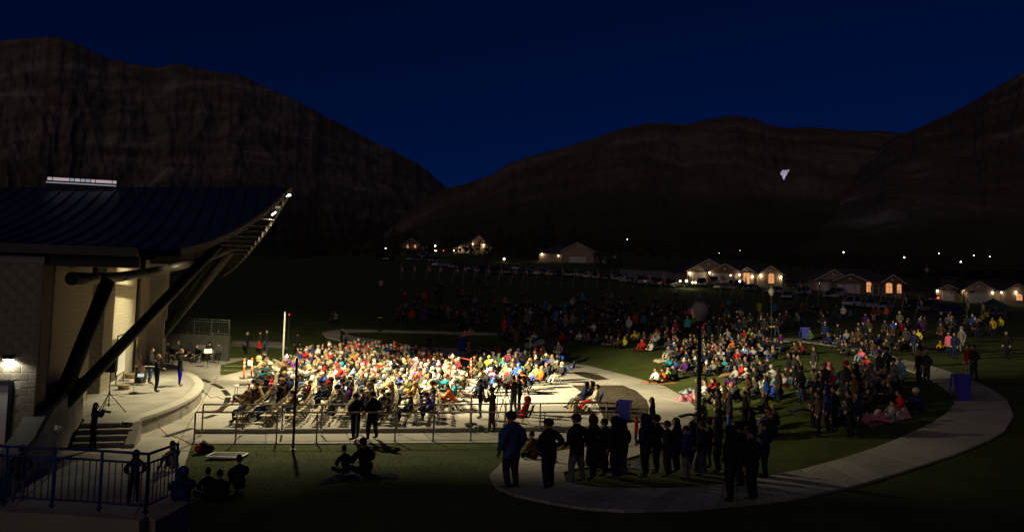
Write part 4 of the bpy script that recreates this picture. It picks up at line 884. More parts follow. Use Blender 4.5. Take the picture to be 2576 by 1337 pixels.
# foreground silhouettes on the path and lawn
P(1285, 1231, 'stand', 1.86, 'steel blue', 'charcoal', 'cap', 'navy', 'tall standing person in steel blue jacket and dark trousers, nearest path bend', w=1.34)
P(1380, 1231, 'stand_pockets', 1.72, 'black', 'black', 'cap', 'black', 'standing person in black jacket and flat cap on the path, legs apart', w=1.34)
P(1450, 1216, 'stand_apart', 1.80, 'black', 'grey', 'cap', 'dark grey', 'standing person in black jacket and pale grey trousers at the path edge', w=1.34)
P(1491, 1206, 'stand_pockets', 1.74, 'black', 'black', 'hood', 'brown', 'standing person in long black coat with furry hood beside pale trousers', long=True, w=1.1)
P(1567, 1198, 'stand', 1.64, 'charcoal', 'jeans', 'long_hair', 'dark hair', 'standing person with long dark hair and jeans on the lawn corner', w=1.24)
P(1624, 1200, 'stand_pockets', 1.78, 'navy', 'black', 'hood', 'navy', 'standing person in dark blue hooded jacket just below the blue bin', w=1.34)
P(1680, 1200, 'stand', 1.62, 'charcoal', 'charcoal', 'hair', 'dark hair', 'standing person in padded dark vest left of the near lamp post', w=1.24)
P(1727, 1206, 'stand', 1.52, 'dark blue', 'grey', 'hair', 'dark hair', 'slim standing person in dark blue top by the near lamp post', w=1.24)
P(1742, 1180, 'stand', 1.5, 'navy', 'navy', 'hood', 'navy', 'small hooded person in navy directly left of the near lamp post', w=1.24)
P(1785, 1176, 'stand_pockets', 1.55, 'charcoal', 'black', 'knit_hat', 'black', 'person in charcoal coat and black knit hat right of the near lamp post')
P(1838, 1266, 'stand_pockets', 1.78, 'black', 'black', 'hood', 'black', 'standing person in black hooded jacket with a round back print, on the path', w=1.12)
P(1893, 1260, 'stand', 1.74, 'black', 'black', 'hair', 'dark hair', 'rightmost standing person of the dark pair on the near path', w=1.24)
P(1640, 1118, 'stand', 1.78, 'black', 'black', 'long_hair', 'dark hair', 'tall dark standing person beside two children next to the blue bin')
P(1600, 1120, 'stand', 1.08, 'red', 'jeans', 'knit_hat', 'red', 'small child in red jacket and red hat beside the blue bin')
P(1615, 1126, 'stand', 1.12, 'light blue', 'navy', 'knit_hat', 'red', 'small child in pale blue jacket beside the child in red')
P(1345, 1158, 'ground', 1.68, 'brown', 'black', 'hair', 'brown hair', 'person sitting on the lawn below the railing in a dark brown coat')
P(1364, 1152, 'ground_knees', 1.2, 'dark grey', 'navy', 'bobble_hat', 'grey', 'child in grey bobble hat sitting on the lawn below the railing')
P(1521, 1196, 'stand_pockets', 1.62, 'charcoal', 'black', 'hair', 'brown hair', 'shorter standing person right of the long black coat on the path edge', w=1.24)
P(1548, 1203, 'stand', 1.70, 'black', 'navy', 'hood', 'black', 'standing person in black hood just left of the jeans and long hair', w=1.28)
P(1652, 1190, 'stand_pockets', 1.72, 'navy', 'black', 'knit_hat', 'charcoal', 'standing person in navy coat and dark knit hat behind the padded vest', w=1.28)
P(1702, 1188, 'stand', 1.66, 'black', 'black', 'long_hair', 'dark hair', 'standing person in black with long hair left of the lamp post group', w=1.26)
P(1768, 1196, 'stand_apart', 1.60, 'navy', 'jeans', 'hair', 'brown hair', 'standing person in navy top directly right of the near lamp post', w=1.22)
P(1806, 1188, 'stand', 1.70, 'charcoal', 'black', 'hood', 'charcoal', 'standing person in charcoal hood left of the round back print', w=1.28)
P(1862, 1226, 'stand', 1.72, 'black', 'charcoal', 'knit_hat', 'black', 'standing person in black knit hat behind the dark pair on path', w=1.26)
P(1925, 1205, 'stand_pockets', 1.70, 'navy', 'black', 'hair', 'dark hair', 'standing person in navy jacket right of the dark pair on path', w=1.28)
P(1520, 1180, 'ground', 1.6, 'charcoal', 'black', 'hair', 'brown hair', 'person sitting low on the dark grass by the grey blanket', w=1.3)
# the two men at the near railing
P(893, 1106, 'stand_pockets', 1.72, 'black', 'navy', 'hair', 'dark hair', 'standing person in black coat, left one of the pair at the near railing', z=ZP, w=1.22)
P(935, 1106, 'stand_apart', 1.80, 'black', 'charcoal', 'hair', 'dark hair', 'broad standing person in black coat, right one of the pair at the near railing', z=ZP, w=1.26)
# sitting in the foreground grass
P(868, 1196, 'ground', 1.45, 'charcoal', 'black', 'hair', 'dark hair', 'smaller of the two dark figures sitting on the near lawn')
P(918, 1197, 'ground', 1.80, 'black', 'black', 'hair', 'dark hair', 'larger of the two dark figures sitting on the near lawn', w=1.2)
P(458, 1275, 'ground_knees', 1.74, 'dark blue', 'navy', 'hood', 'dark blue', 'person in dark blue hooded jacket sitting beside the near railing corner', w=1.2)
P(522, 1262, 'ground', 1.55, 'black', 'black', 'hair', 'dark hair', 'dark seated figure second from the near railing corner')
P(552, 1265, 'ground', 1.45, 'black', 'black', 'knit_hat', 'charcoal', 'dark seated figure in knit hat third from the near railing corner')
P(602, 1235, 'ground_knees', 1.70, 'charcoal', 'black', 'hair', 'dark hair', 'dark seated figure highest on the grass right of the railing corner')
P(438, 1185, 'ground_knees', 1.62, 'khaki', 'black', 'long_hair', 'dark hair', 'person in plaid khaki jacket sitting at the lawn edge by the ramp', face=deg(60))
P(335, 1268, 'stand_pockets', 1.22, 'charcoal', 'black', 'hood', 'charcoal', 'child in dark hooded coat standing behind the near blue railing', z=.6)
P(45, 1262, 'stand_pockets', 1.30, 'charcoal', 'grey', 'hair', 'dark hair', 'shadowy small figure in charcoal and grey behind the blue railing, far left', z=.5)
# photographer and stage people
ZS = .70
P(232, 1131, 'stand_camera', 1.56, 'charcoal', 'black', 'long_hair', 'dark hair', 'photographer in dark clothes with long hair standing before the stage steps', face=deg(-80), z=ZP)
P(392, 986, 'hands_front', 1.70, 'black', 'navy', 'hair', 'blond hair', 'standing person in long black coat and dark red scarf, front of the stage', face=deg(-75), z=ZS, long=False, w=1.1)
P(376, 965, 'hands_front', 1.76, 'charcoal', 'jeans', 'hair', 'dark hair', 'standing person in dark suit coat and jeans, rear of the stage pair', face=deg(-80), z=ZS, shoe=M_shoet)
P(450, 971, 'speak', 1.78, 'black', 'royal blue', 'hair', 'blond hair', 'speaker in black coat and bright blue trousers holding a microphone on stage', face=deg(-82), z=ZS, shoe=M_shoet)
# people on the left lawn
P(621, 890, 'stand', 1.72, 'black', 'black', 'hair', 'grey hair', 'person in black coat standing alone left of the pale ground sheet', face=deg(90))
P(654, 886, 'stand', 1.66, 'charcoal', 'black', 'hair', 'red-brown hair', 'person in dark coat standing on the pale sheet left of jeans wearer', face=deg(100))
P(651, 889, 'stand', 1.05, 'red', 'black', 'hair', 'dark hair', 'small child in red top standing on the pale ground sheet')
P(670, 885, 'stand', 1.74, 'charcoal', 'jeans', 'hair', 'grey hair', 'person in jeans and red scarf standing on the pale ground sheet', face=deg(90))
P(747, 892, 'stand', 1.76, 'black', 'black', 'cap', 'black', 'uniformed officer in black standing on the lawn right of the silver pole', face=deg(30))
P(858, 874, 'stand_phone', 1.82, 'black', 'black', 'hair', 'dark hair', 'person in black raising a phone on the lawn below the path loop', face=deg(-60))
P(843, 818, 'stand', 1.5, 'grey', 'navy', 'hair', 'brown hair', 'person in grey standing in the dark above the path loop')
P(834, 818, 'stand', 1.4, 'charcoal', 'navy', 'hood', 'charcoal', 'small dark figure beside the grey one above the path loop')
# around the stroller and bin
P(1077, 894, 'stand_phone', 1.78, 'charcoal', 'jeans', 'hair', 'red-brown hair', 'person in black leather jacket and jeans beside the stroller', face=deg(-20), z=ZP)
P(1181, 897, 'kneel', 1.75, 'mustard', 'jeans', 'hood', 'mustard', 'kneeling person in mustard hooded jacket beside the blue bin', z=ZP, face=deg(60), w=1.15)
P(1200, 900, 'ground_knees', 1.75, 'black', 'jeans', 'hood', 'black', 'person in black hooded coat sitting right of the mustard jacket', z=ZP, w=1.15)
P(1211, 898, 'ground_knees', 1.7, 'charcoal', 'jeans', 'hair', 'dark hair', 'person in charcoal coat sitting second right of the mustard jacket', z=ZP)
P(1229, 899, 'ground', 1.35, 'pink', 'navy', 'hood', 'pink', 'child in bright pink hooded coat behind the patterned blanket', z=ZP)
P(1247, 900, 'ground', 1.6, 'white', 'navy', 'long_hair', 'brown hair', 'person in white top with brown hair right of the pink hood', z=ZP)
P(1405, 916, 'stand_pockets', 1.78, 'dark grey', 'black', 'cap', 'charcoal', 'standing person in grey jacket and dark cap at the plaza back edge', z=ZP)
# camera crew
P(1208, 1053, 'stand_pockets', 1.74, 'black', 'jeans', 'cap', 'charcoal', 'standing person in black jacket and jeans left of the television cameras', z=ZP)
P(1237, 1088, 'stand_camera', 1.80, 'brown', 'brown', 'cap', 'black', 'camera operator in brown work overalls bent to a black camera', z=ZP, w=1.12)
P(1291, 1045, 'stand_camera', 1.80, 'dark grey', 'jeans', 'hair', 'dark hair', 'camera operator in grey sweater and jeans with arm stretched to camera', z=ZP, face=deg(50))
P(1306, 1040, 'stand_camera', 1.76, 'black', 'charcoal', 'cap', 'black', 'camera operator in black behind the grey sweater', z=ZP)
CAMP = []
def C(x, y, coat, legs, gear, gcol, label, seat='blue', face=None, pose='sit_back', H=1.7, z=ZP):
    q = flat(x, y, z) if z is not None else at(x, y)
    if face is None: d = STAGE_C - Vector(q); face = math.atan2(d.y, d.x) - math.pi / 2
    person((q[0], q[1], q[2] - .04), pose, H, coat, legs, gear, gcol if gcol else coat, face, label, None, w=1.24); CAMP.append((tuple(q), face, seat))
C(1318, 1074, 'red', 'red', 'hood', 'red', 'person wrapped in a red coat sitting right of the camera crew', 'navy')
C(1467, 1026, 'navy', 'grey', 'hood', 'navy', 'person under a grey blanket, leftmost of the three in camp chairs', 'navy')
C(1482, 1024, 'charcoal', 'khaki', 'hood', 'charcoal', 'person in dark hood, middle of the three in camp chairs', 'red')
C(1496, 1034, 'cream', 'red', 'hair', 'dark hair', 'person in cream sweater with red blanket in a blue camp chair', 'blue')
C(1397, 957, 'olive', 'cream', 'cap', 'cream', 'person in cream cap under a pale blanket near the back of plaza', 'grey')
C(1409, 962, 'charcoal', 'cream', 'hood', 'cream', 'person in dark coat and cream hood right of the pale blanket', 'blue')
C(1358, 975, 'orange', 'black', 'hair', 'blond hair', 'person in orange vest in a camp chair at the plaza back', 'navy')
C(1346, 968, 'khaki', 'black', 'hair', 'brown hair', 'person in khaki coat just left of the orange vest', 'grey')
C(1329, 950, 'tan', 'brown', 'hood', 'tan', 'person in tan hood right of the camouflage hood', 'blue')
C(1345, 914, 'dark red', 'black', 'hood', 'dark red', 'person in dark red hooded coat right of the patio heater', 'red')
C(1359, 916, 'dark red', 'black', 'hood', 'dark red', 'person in dark red coat with pale hair beside the dark red hood', 'grey')
C(1370, 935, 'olive', 'black', 'knit_hat', 'white', 'person in olive coat and white hat behind the pale blanket', 'grey')
C(1363, 905, 'brown', 'black', 'hair', 'brown hair', 'person in brown coat farthest back before the lone camp chair', 'charcoal')
C(1281, 921, 'black', 'navy', 'knit_hat', 'white', 'person in black coat and white hat left of the pink coat', 'blue')
C(1276, 926, 'pink', 'grey', 'hood', 'cream', 'person in coral pink coat with cream hood right of the blanket', 'light blue')
C(1300, 918, 'light blue', 'grey', 'hood', 'light blue', 'person in pale blue hooded coat in the plaza back right group', 'blue')
C(1309, 921, 'dark red', 'grey', 'bobble_hat', 'red', 'child in red bobble hat in the plaza back right group', 'navy', H=1.3)
C(1318, 925, 'charcoal', 'navy', 'hood', 'green', 'person in black coat with green hood in the plaza back right group', 'green')
C(1325, 958, 'olive', 'olive', 'hood', 'olive', 'person in camouflage olive hooded coat sitting left of the tan hood', 'grey')
C(1262, 948, 'teal', 'black', 'hair', 'blond hair', 'person in teal coat in the right hand camp chair group', 'grey')
C(1226, 942, 'yellow', 'charcoal', 'knit_hat', 'yellow', 'person in bright yellow coat right of the taped aisle', 'grey')
C(1205, 948, 'olive', 'khaki', 'hair', 'blond hair', 'person in camouflage jacket with fair hair just right of the tape', 'grey')
C(1190, 943, 'brown', 'black', 'hood', 'brown', 'person in brown fur hood, first right of the taped aisle', 'grey')
C(1232, 955, 'black', 'black', 'knit_hat', 'cream', 'person in black coat and cream hat behind the camouflage jacket', 'grey')
C(1248, 978, 'pink', 'grey', 'knit_hat', 'cream', 'person in pink coat leaning right, cream knit hat', 'grey', pose='sit_lean')
C(1278, 985, 'charcoal', 'khaki', 'knit_hat', 'white', 'person in charcoal coat and round white hat left of cameras', 'grey')
C(1300, 965, 'blue', 'grey', 'hood', 'blue', 'person in bright blue coat behind the white hat', 'blue')
C(1238, 930, 'grey', 'black', 'hair', 'grey hair', 'person in grey coat with grey hair beside the yellow coat', 'grey')
C(1252, 935, 'green', 'black', 'knit_hat', 'green', 'person in green coat and green hat right of the yellow coat', 'grey')
C(1215, 932, 'navy', 'black', 'hood', 'navy', 'person in navy hooded coat left of the yellow coat', 'grey')
C(1287, 950, 'charcoal', 'black', 'hood', 'charcoal', 'person in charcoal hooded coat right of the teal coat', 'grey')
rq = random.Random(9)
for i in range(34):                                                     # the rest of the camp chair group right of the tape
    for _ in range(50):
        x, y = rq.uniform(1190, 1420), rq.uniform(900, 1000)
        if y < 905 + (0) or x > 1330 + (1000 - y) * .9 and y > 960 or x < 1205 and y > 960: continue
        q = flat(x, y, ZP)
        if all(math.hypot(q[0] - c[0][0], q[1] - c[0][1]) > .75 for c in CAMP): break
    coat = rq.choice(COATS); g, gc = rgear(rq); C(x, y, coat, rq.choice(['jeans', 'black', 'grey', 'khaki', 'navy']), g, gc, 'person in %s coat, %s, camp chairs right of tape' % (coat, gear_words(g, gc)), rq.choice(['grey', 'blue', 'navy', 'green', 'charcoal']), pose=rq.choice(['sit', 'sit_back', 'sit_lean', 'sit_cross']), H=rq.uniform(1.35, 1.82))
# band, seated behind the stage
BAND = []
for i, (x, y) in enumerate([(420, 905), (432, 912), (447, 905), (462, 898), (478, 905), (494, 912), (510, 903), (526, 908), (541, 902), (556, 906), (425, 885), (443, 880), (460, 878), (478, 882), (497, 879), (515, 884), (533, 878), (550, 882), (470, 868), (500, 866), (530, 866), (548, 868)]):
    q = flat(x, y, ZP); d = STAGE_C + Vector((1.5, 1.5, 0)) - Vector(q); f = math.atan2(-1, -.15 + (490 - x) * .004) - math.pi / 2 + 0.2
    coat = rq.choice(['black', 'black', 'charcoal', 'navy', 'black']); g, gc = rq.choice([('hair', 'grey hair'), ('hair', 'dark hair'), ('cap', 'black'), ('hair', 'brown hair'), ('long_hair', 'blond hair')])
    person((q[0], q[1], ZP), rq.choice(['sit', 'sit_phone', 'sit']), rq.uniform(1.65, 1.8), coat, 'black', g, gc, f, 'band player in %s with %s, %s from left, %s row' % (coat, gear_words(g, gc), ordw(i + 1 if i < 10 else (i - 9 if i < 18 else i - 17)), 'front' if i < 10 else ('middle' if i < 18 else 'back')), 'band players seated behind the stage'); BAND.append((q, f))
    chair_at((q[0], q[1], ZP), f, 'folding chair under the band player, %s from the left, %s band row' % (ordw(i + 1 if i < 10 else (i - 9 if i < 18 else i - 17)), 'front' if i < 10 else ('middle' if i < 18 else 'back')), 'band chairs')
# lawn people seen clearly: x, y of feet, pose, height, coat, legs, gear, colour
K5 = lambda x, y: (1258 + .2587 * x, 786 + .2587 * y)
K6 = lambda x, y: (1635 + .2822 * x, 723 + .2822 * y)
K7 = lambda x, y: (2075 + .2822 * x, 723 + .2822 * y)
LAWN = [
 (K5(340, 285), 'ground_knees', 1.7, 'cream', 'navy', 'hair', 'grey hair'), (K5(600, 290), 'ground_out', 1.7, 'red', 'red', 'hair', 'dark hair'), (K5(780, 282), 'ground', 1.7, 'white', 'grey', 'hair', 'brown hair'),
 (K5(825, 292), 'ground', 1.6, 'grey', 'navy', 'hair', 'brown hair'), (K5(862, 305), 'ground_knees', 1.65, 'grey', 'jeans', 'hood', 'pink'), (K5(955, 312), 'ground_knees', 1.75, 'dark grey', 'jeans', 'hair', 'brown hair'),
 (K5(1045, 330), 'ground', 1.75, 'black', 'jeans', 'knit_hat', 'grey'), (K5(1090, 335), 'ground', 1.7, 'charcoal', 'navy', 'hair', 'brown hair'), (K5(1205, 345), 'ground_out', 1.72, 'yellow', 'black', 'hood', 'yellow'), (K5(1160, 345), 'ground_knees', 1.7, 'brown', 'brown', 'hair', 'brown hair'),
 (K5(1320, 285), 'ground_knees', 1.8, 'yellow', 'yellow', 'hood', 'yellow'), (K5(1395, 375), 'ground_knees', 1.8, 'red', 'red', 'hood', 'red'), (K5(1470, 372), 'ground', 1.5, 'white', 'white', 'long_hair', 'brown hair'), (K5(1505, 325), 'ground_knees', 1.75, 'light grey', 'grey', 'hood', 'light grey'),
 (K5(1700, 355), 'ground_knees', 1.7, 'dark blue', 'navy', 'hair', 'brown hair'), (K5(1655, 455), 'ground_knees', 1.8, 'grey', 'cream', 'hood', 'grey'), (K5(1740, 470), 'ground_knees', 1.8, 'charcoal', 'charcoal', 'hood', 'charcoal'),
 (K5(1530, 685), 'ground', 1.72, 'white', 'black', 'hair', 'brown hair'), (K5(1595, 680), 'ground', 1.6, 'orange', 'khaki', 'hair', 'red-brown hair'), (K5(1650, 660), 'ground', 1.5, 'bright green', 'orange', 'hood', 'light grey'), (K5(1660, 560), 'ground_knees', 1.7, 'teal', 'black', 'hood', 'teal'), (K5(1712, 655), 'ground_knees', 1.75, 'black', 'black', 'hair', 'dark hair'),
 (K5(40, 215), 'stand', 1.62, 'red', 'grey', 'hood', 'red'), (K5(85, 205), 'stand', 1.55, 'blue', 'black', 'hood', 'blue'), (K5(272, 280), 'stand_apart', 1.75, 'black', 'black', 'hair', 'brown hair'), (K5(290, 112), 'stand', 1.72, 'light grey', 'black', 'hood', 'light grey'),
 (K5(445, 252), 'stand_pockets', 1.75, 'dark grey', 'olive', 'hood', 'grey'), (K5(632, 192), 'stand_pockets', 1.75, 'grey', 'grey', 'hood', 'grey'), (K5(705, 172), 'stand', 1.75, 'khaki', 'brown', 'hair', 'brown hair'), (K5(808, 255), 'stand', 1.75, 'navy', 'navy', 'hair', 'brown hair'),
 (K5(912, 215), 'kneel', 1.7, 'white', 'black', 'knit_hat', 'green'), (K5(1130, 255), 'stand', 1.7, 'dark grey', 'black', 'hair', 'dark hair'), (K5(1252, 215), 'stand', 1.72, 'white', 'khaki', 'knit_hat', 'white'), (K5(1395, 165), 'stand', 1.6, 'teal', 'navy', 'hair', 'brown hair'), (K5(1705, 250), 'stand', 1.7, 'dark red', 'black', 'hair', 'dark hair'),
 (K6(245, 310), 'stand', 1.7, 'dark grey', 'light grey', 'knit_hat', 'red'), (K6(355, 290), 'stand', 1.5, 'pink', 'navy', 'hair', 'brown hair'), (K6(385, 350), 'kneel', 1.5, 'bright green', 'navy', 'knit_hat', 'white'), (K6(150, 400), 'stand', 1.5, 'blue', 'navy', 'knit_hat', 'orange'), (K6(70, 470), 'ground_knees', 1.8, 'light grey', 'light grey', 'knit_hat', 'blue'),
 (K6(700, 460), 'ground', 1.7, 'light grey', 'grey', 'hair', 'blond hair'), (K6(770, 385), 'ground', 1.7, 'light grey', 'grey', 'hood', 'light grey'), (K6(850, 470), 'ground', 1.7, 'red', 'black', 'hair', 'brown hair'), (K6(900, 460), 'ground_knees', 1.7, 'bright green', 'black', 'hood', 'yellow'), (K6(915, 520), 'ground', 1.6, 'dark red', 'navy', 'hair', 'brown hair'), (K6(990, 480), 'ground_knees', 1.75, 'grey', 'navy', 'hood', 'grey'),
 (K6(605, 650), 'ground_knees', 1.7, 'grey', 'khaki', 'hair', 'blond hair'), (K6(650, 655), 'ground_knees', 1.7, 'white', 'black', 'hair', 'brown hair'), (K6(745, 600), 'kneel', 1.7, 'orange', 'cream', 'cap', 'grey'), (K6(800, 670), 'ground', 1.7, 'red', 'brown', 'hood', 'light grey'), (K6(860, 630), 'ground_knees', 1.7, 'light blue', 'purple', 'hair', 'brown hair'), (K6(935, 640), 'ground_knees', 1.7, 'light grey', 'purple', 'hair', 'brown hair'), (K6(510, 700), 'ground_knees', 1.75, 'navy', 'navy', 'hood', 'navy'),
 (K6(885, 860), 'ground_knees', 1.65, 'light grey', 'black', 'knit_hat', 'white'), (K6(960, 860), 'ground_knees', 1.7, 'black', 'black', 'hair', 'brown hair'), (K6(1010, 800), 'ground', 1.75, 'black', 'black', 'hair', 'brown hair'), (K6(1075, 760), 'ground', 1.7, 'black', 'black', 'knit_hat', 'blue'), (K6(1115, 840), 'ground_knees', 1.7, 'light grey', 'charcoal', 'knit_hat', 'light grey'),
 (K6(515, 960), 'ground_knees', 1.75, 'brown', 'dark grey', 'knit_hat', 'black'), (K6(590, 965), 'ground_knees', 1.75, 'red', 'black', 'hood', 'dark red'), (K6(480, 985), 'ground_out', 1.7, 'light grey', 'pink', 'hair', 'brown hair'), (K6(660, 985), 'ground', 1.3, 'bright green', 'navy', 'hair', 'brown hair'), (K6(700, 1000), 'ground_knees', 1.7, 'cream', 'black', 'hair', 'blond hair'), (K6(785, 1000), 'ground', 1.7, 'charcoal', 'black', 'knit_hat', 'dark grey'),
 (K6(1095, 1010), 'ground_out', 1.70, 'blue', 'black', 'knit_hat', 'teal'), (K6(1225, 915), 'ground_knees', 1.6, 'light grey', 'orange', 'hair', 'brown hair'), (K6(1345, 750), 'ground', 1.75, 'brown', 'dark red', 'hair', 'grey hair'), (K6(1305, 600), 'ground', 1.7, 'brown', 'black', 'hair', 'brown hair'), (K6(1360, 600), 'ground', 1.7, 'dark red', 'black', 'hair', 'brown hair'),
 (K6(1245, 870), 'stand', 1.74, 'black', 'black', 'hair', 'dark hair'), (K6(1470, 800), 'stand', 1.72, 'charcoal', 'grey', 'hair', 'dark hair'), (K6(610, 1290), 'stand_pockets', 1.74, 'charcoal', 'navy', 'hair', 'dark hair'), (K6(710, 1320), 'stand', 1.76, 'dark grey', 'blue', 'hair', 'grey hair'), (K6(850, 1310), 'stand_pockets', 1.78, 'black', 'black', 'hair', 'dark hair'),
 (K6(1160, 380), 'stand', 1.7, 'charcoal', 'navy', 'hair', 'dark hair'), (K6(1310, 360), 'stand', 1.6, 'grey', 'black', 'hair', 'brown hair'), (K6(1680, 520), 'stand', 1.74, 'black', 'grey', 'hair', 'dark hair'), (K6(1600, 510), 'ground', 1.6, 'dark blue', 'navy', 'hair', 'dark hair'), (K6(1735, 600), 'ground_knees', 1.6, 'charcoal', 'black', 'hair', 'brown hair'), (K6(1440, 480), 'ground', 1.7, 'green', 'black', 'hair', 'grey hair'),
 (K7(165, 290), 'stand', 1.7, 'white', 'black', 'hood', 'white'), (K7(550, 290), 'stand', 1.72, 'orange', 'jeans', 'hair', 'dark hair'), (K7(435, 300), 'stand', 1.72, 'dark red', 'light grey', 'hair', 'dark hair'), (K7(105, 280), 'stand', 1.72, 'dark grey', 'dark grey', 'hair', 'dark hair'), (K7(305, 500), 'stand', 1.7, 'charcoal', 'jeans', 'hair', 'brown hair'),
 (K7(395, 460), 'stand', 1.7, 'olive', 'navy', 'hair', 'dark hair'), (K7(540, 470), 'stand', 1.7, 'dark grey', 'black', 'hair', 'dark hair'), (K7(615, 480), 'stand_phone', 1.72, 'blue', 'navy', 'hair', 'dark hair'), (K7(685, 480), 'stand', 1.75, 'dark red', 'black', 'hood', 'dark red'), (K7(740, 470), 'stand', 1.7, 'charcoal', 'black', 'hood', 'dark grey'),
 (K7(840, 560), 'stand', 1.55, 'yellow', 'navy', 'hair', 'dark hair'), (K7(1110, 620), 'stand', 1.66, 'pink', 'navy', 'long_hair', 'brown hair'), (K7(1225, 580), 'stand', 1.78, 'grey', 'grey', 'hood', 'light grey'), (K7(1165, 640), 'stand', 1.7, 'navy', 'navy', 'hair', 'dark hair'), (K7(1045, 570), 'ground', 1.4, 'mustard', 'black', 'hair', 'dark hair'),
 (K7(1285, 815), 'stand', 1.72, 'dark red', 'grey', 'hair', 'brown hair'), (K7(1330, 830), 'stand_pockets', 1.76, 'charcoal', 'black', 'hair', 'dark hair'), (K7(845, 870), 'stand', 1.68, 'black', 'black', 'long_hair', 'blond hair'), (K7(910, 885), 'stand_pockets', 1.76, 'dark grey', 'dark grey', 'hair', 'grey hair'),
 (K7(560, 720), 'stand', 1.75, 'charcoal', 'black', 'hair', 'dark hair'), (K7(620, 985), 'stand_pockets', 1.76, 'grey', 'black', 'cap', 'charcoal'), (K7(680, 960), 'stand', 1.74, 'light blue', 'dark grey', 'cap', 'light grey'), (K7(490, 880), 'stand', 1.74, 'charcoal', 'grey', 'hair', 'dark hair'), (K7(700, 1130), 'ground', 1.75, 'red', 'grey', 'hair', 'dark hair'), (K7(860, 1110), 'ground_knees', 1.72, 'dark blue', 'navy', 'knit_hat', 'cream'),
 (K7(590, 1220), 'ground_out', 1.7, 'light grey', 'pink', 'hair', 'dark hair'), (K7(70, 830), 'ground_knees', 1.7, 'pink', 'grey', 'hood', 'pink'), (K7(230, 840), 'ground', 1.5, 'yellow', 'black', 'hood', 'yellow'), (K7(285, 800), 'ground', 1.5, 'cream', 'navy', 'hair', 'blond hair'), (K7(345, 870), 'ground_knees', 1.65, 'light grey', 'black', 'hood', 'light grey'), (K7(135, 930), 'ground_knees', 1.65, 'teal', 'black', 'hood', 'teal'), (K7(0, 900), 'ground_knees', 1.7, 'dark grey', 'black', 'hair', 'dark hair'), (K7(405, 740), 'ground_knees', 1.6, 'red', 'black', 'hair', 'dark hair'),
 (K7(350, 670), 'ground_knees', 1.7, 'pink', 'light blue', 'hair', 'brown hair'), (K7(205, 610), 'ground', 1.7, 'charcoal', 'black', 'hair', 'brown hair'),
 (K7(20, 1300), 'stand', 1.76, 'dark blue', 'black', 'hood', 'dark blue'), (K7(-55, 1330), 'stand', 1.78, 'brown', 'black', 'hair', 'dark hair'), (K7(90, 1280), 'stand_pockets', 1.78, 'black', 'black', 'hair', 'dark hair'), (K7(225, 1340), 'stand_pockets', 1.8, 'black', 'black', 'hair', 'dark hair'), (K7(305, 1340), 'stand', 1.7, 'navy', 'black', 'hood', 'navy'), (K7(-100, 1250), 'stand', 1.7, 'charcoal', 'black', 'hood', 'dark grey'),
 (K7(1500, 440), 'stand', 1.7, 'mustard', 'navy', 'hair', 'dark hair'), (K7(1570, 400), 'stand', 1.5, 'yellow', 'black', 'hair', 'dark hair'), (K7(1380, 440), 'stand', 1.6, 'charcoal', 'grey', 'hair', 'dark hair'), (K7(1630, 640), 'stand', 1.76, 'black', 'black', 'hair', 'dark hair'),
]
for (x, y), pose, H, coat, legs, g, gc in LAWN:
    q = at(x, y); st_ = 'standing' if pose.startswith('stand') else ('kneeling' if pose == 'kneel' else 'sitting')
    where = 'on the lawn behind the plaza' if x < 1700 and y < 900 else ('on the grass at the lower right' if y > 1000 else ('on the right hand lawn' if y > 850 else 'on the far right lawn'))
    person(q, pose, H, coat, legs, g, gc, None, '%s person, %s top, %s, %s' % (st_, coat, gear_words(g, gc if g != 'hood' else None), where), 'spectators on the lawn', w=1.25 if 'ground' in pose else 1.14)
# more of the crowd in the dim parts, thinning out up the slope
def inpoly(x, y, poly):
    c = False
    for i in range(len(poly)):
        x1, y1 = poly[i - 1]; x2, y2 = poly[i]
        if (y1 > y) != (y2 > y) and x < (x2 - x1) * (y - y1) / (y2 - y1) + x1: c = not c
    return c
ZN = [([(1260, 838), (1700, 845), (1960, 880), (1960, 905), (1800, 905), (1700, 885), (1600, 872), (1450, 862), (1250, 860)], 95, 'g', 'sitting behind the plaza'),
      ([(980, 800), (1300, 790), (1700, 790), (1950, 830), (1960, 850), (1700, 846), (1250, 836), (1000, 832)], 165, 's', 'standing in the dark band behind the plaza'),
      ([(1700, 880), (1960, 860), (2000, 900), (1900, 960), (1760, 960), (1690, 930)], 60, 'g', 'sitting on the middle lawn'),
      ([(1740, 1000), (2100, 960), (2250, 980), (2240, 1060), (2000, 1110), (1760, 1080)], 36, 'm', 'on the lawn inside the path ring'),
      ([(2050, 960), (2220, 940), (2260, 1010), (2150, 1060), (2040, 1050)], 36, 'm', 'in the dense group inside the path ring'),
      ([(1000, 730), (1700, 760), (2400, 830), (2400, 870), (1700, 800), (1000, 790)], 90, 's', 'standing in the dark up the slope'),
      ([(2050, 850), (2300, 850), (2340, 900), (2150, 900)], 34, 'm', 'near the far path'),
      ([(2360, 790), (2560, 800), (2560, 850), (2400, 860)], 14, 's', 'by the far right play area')]
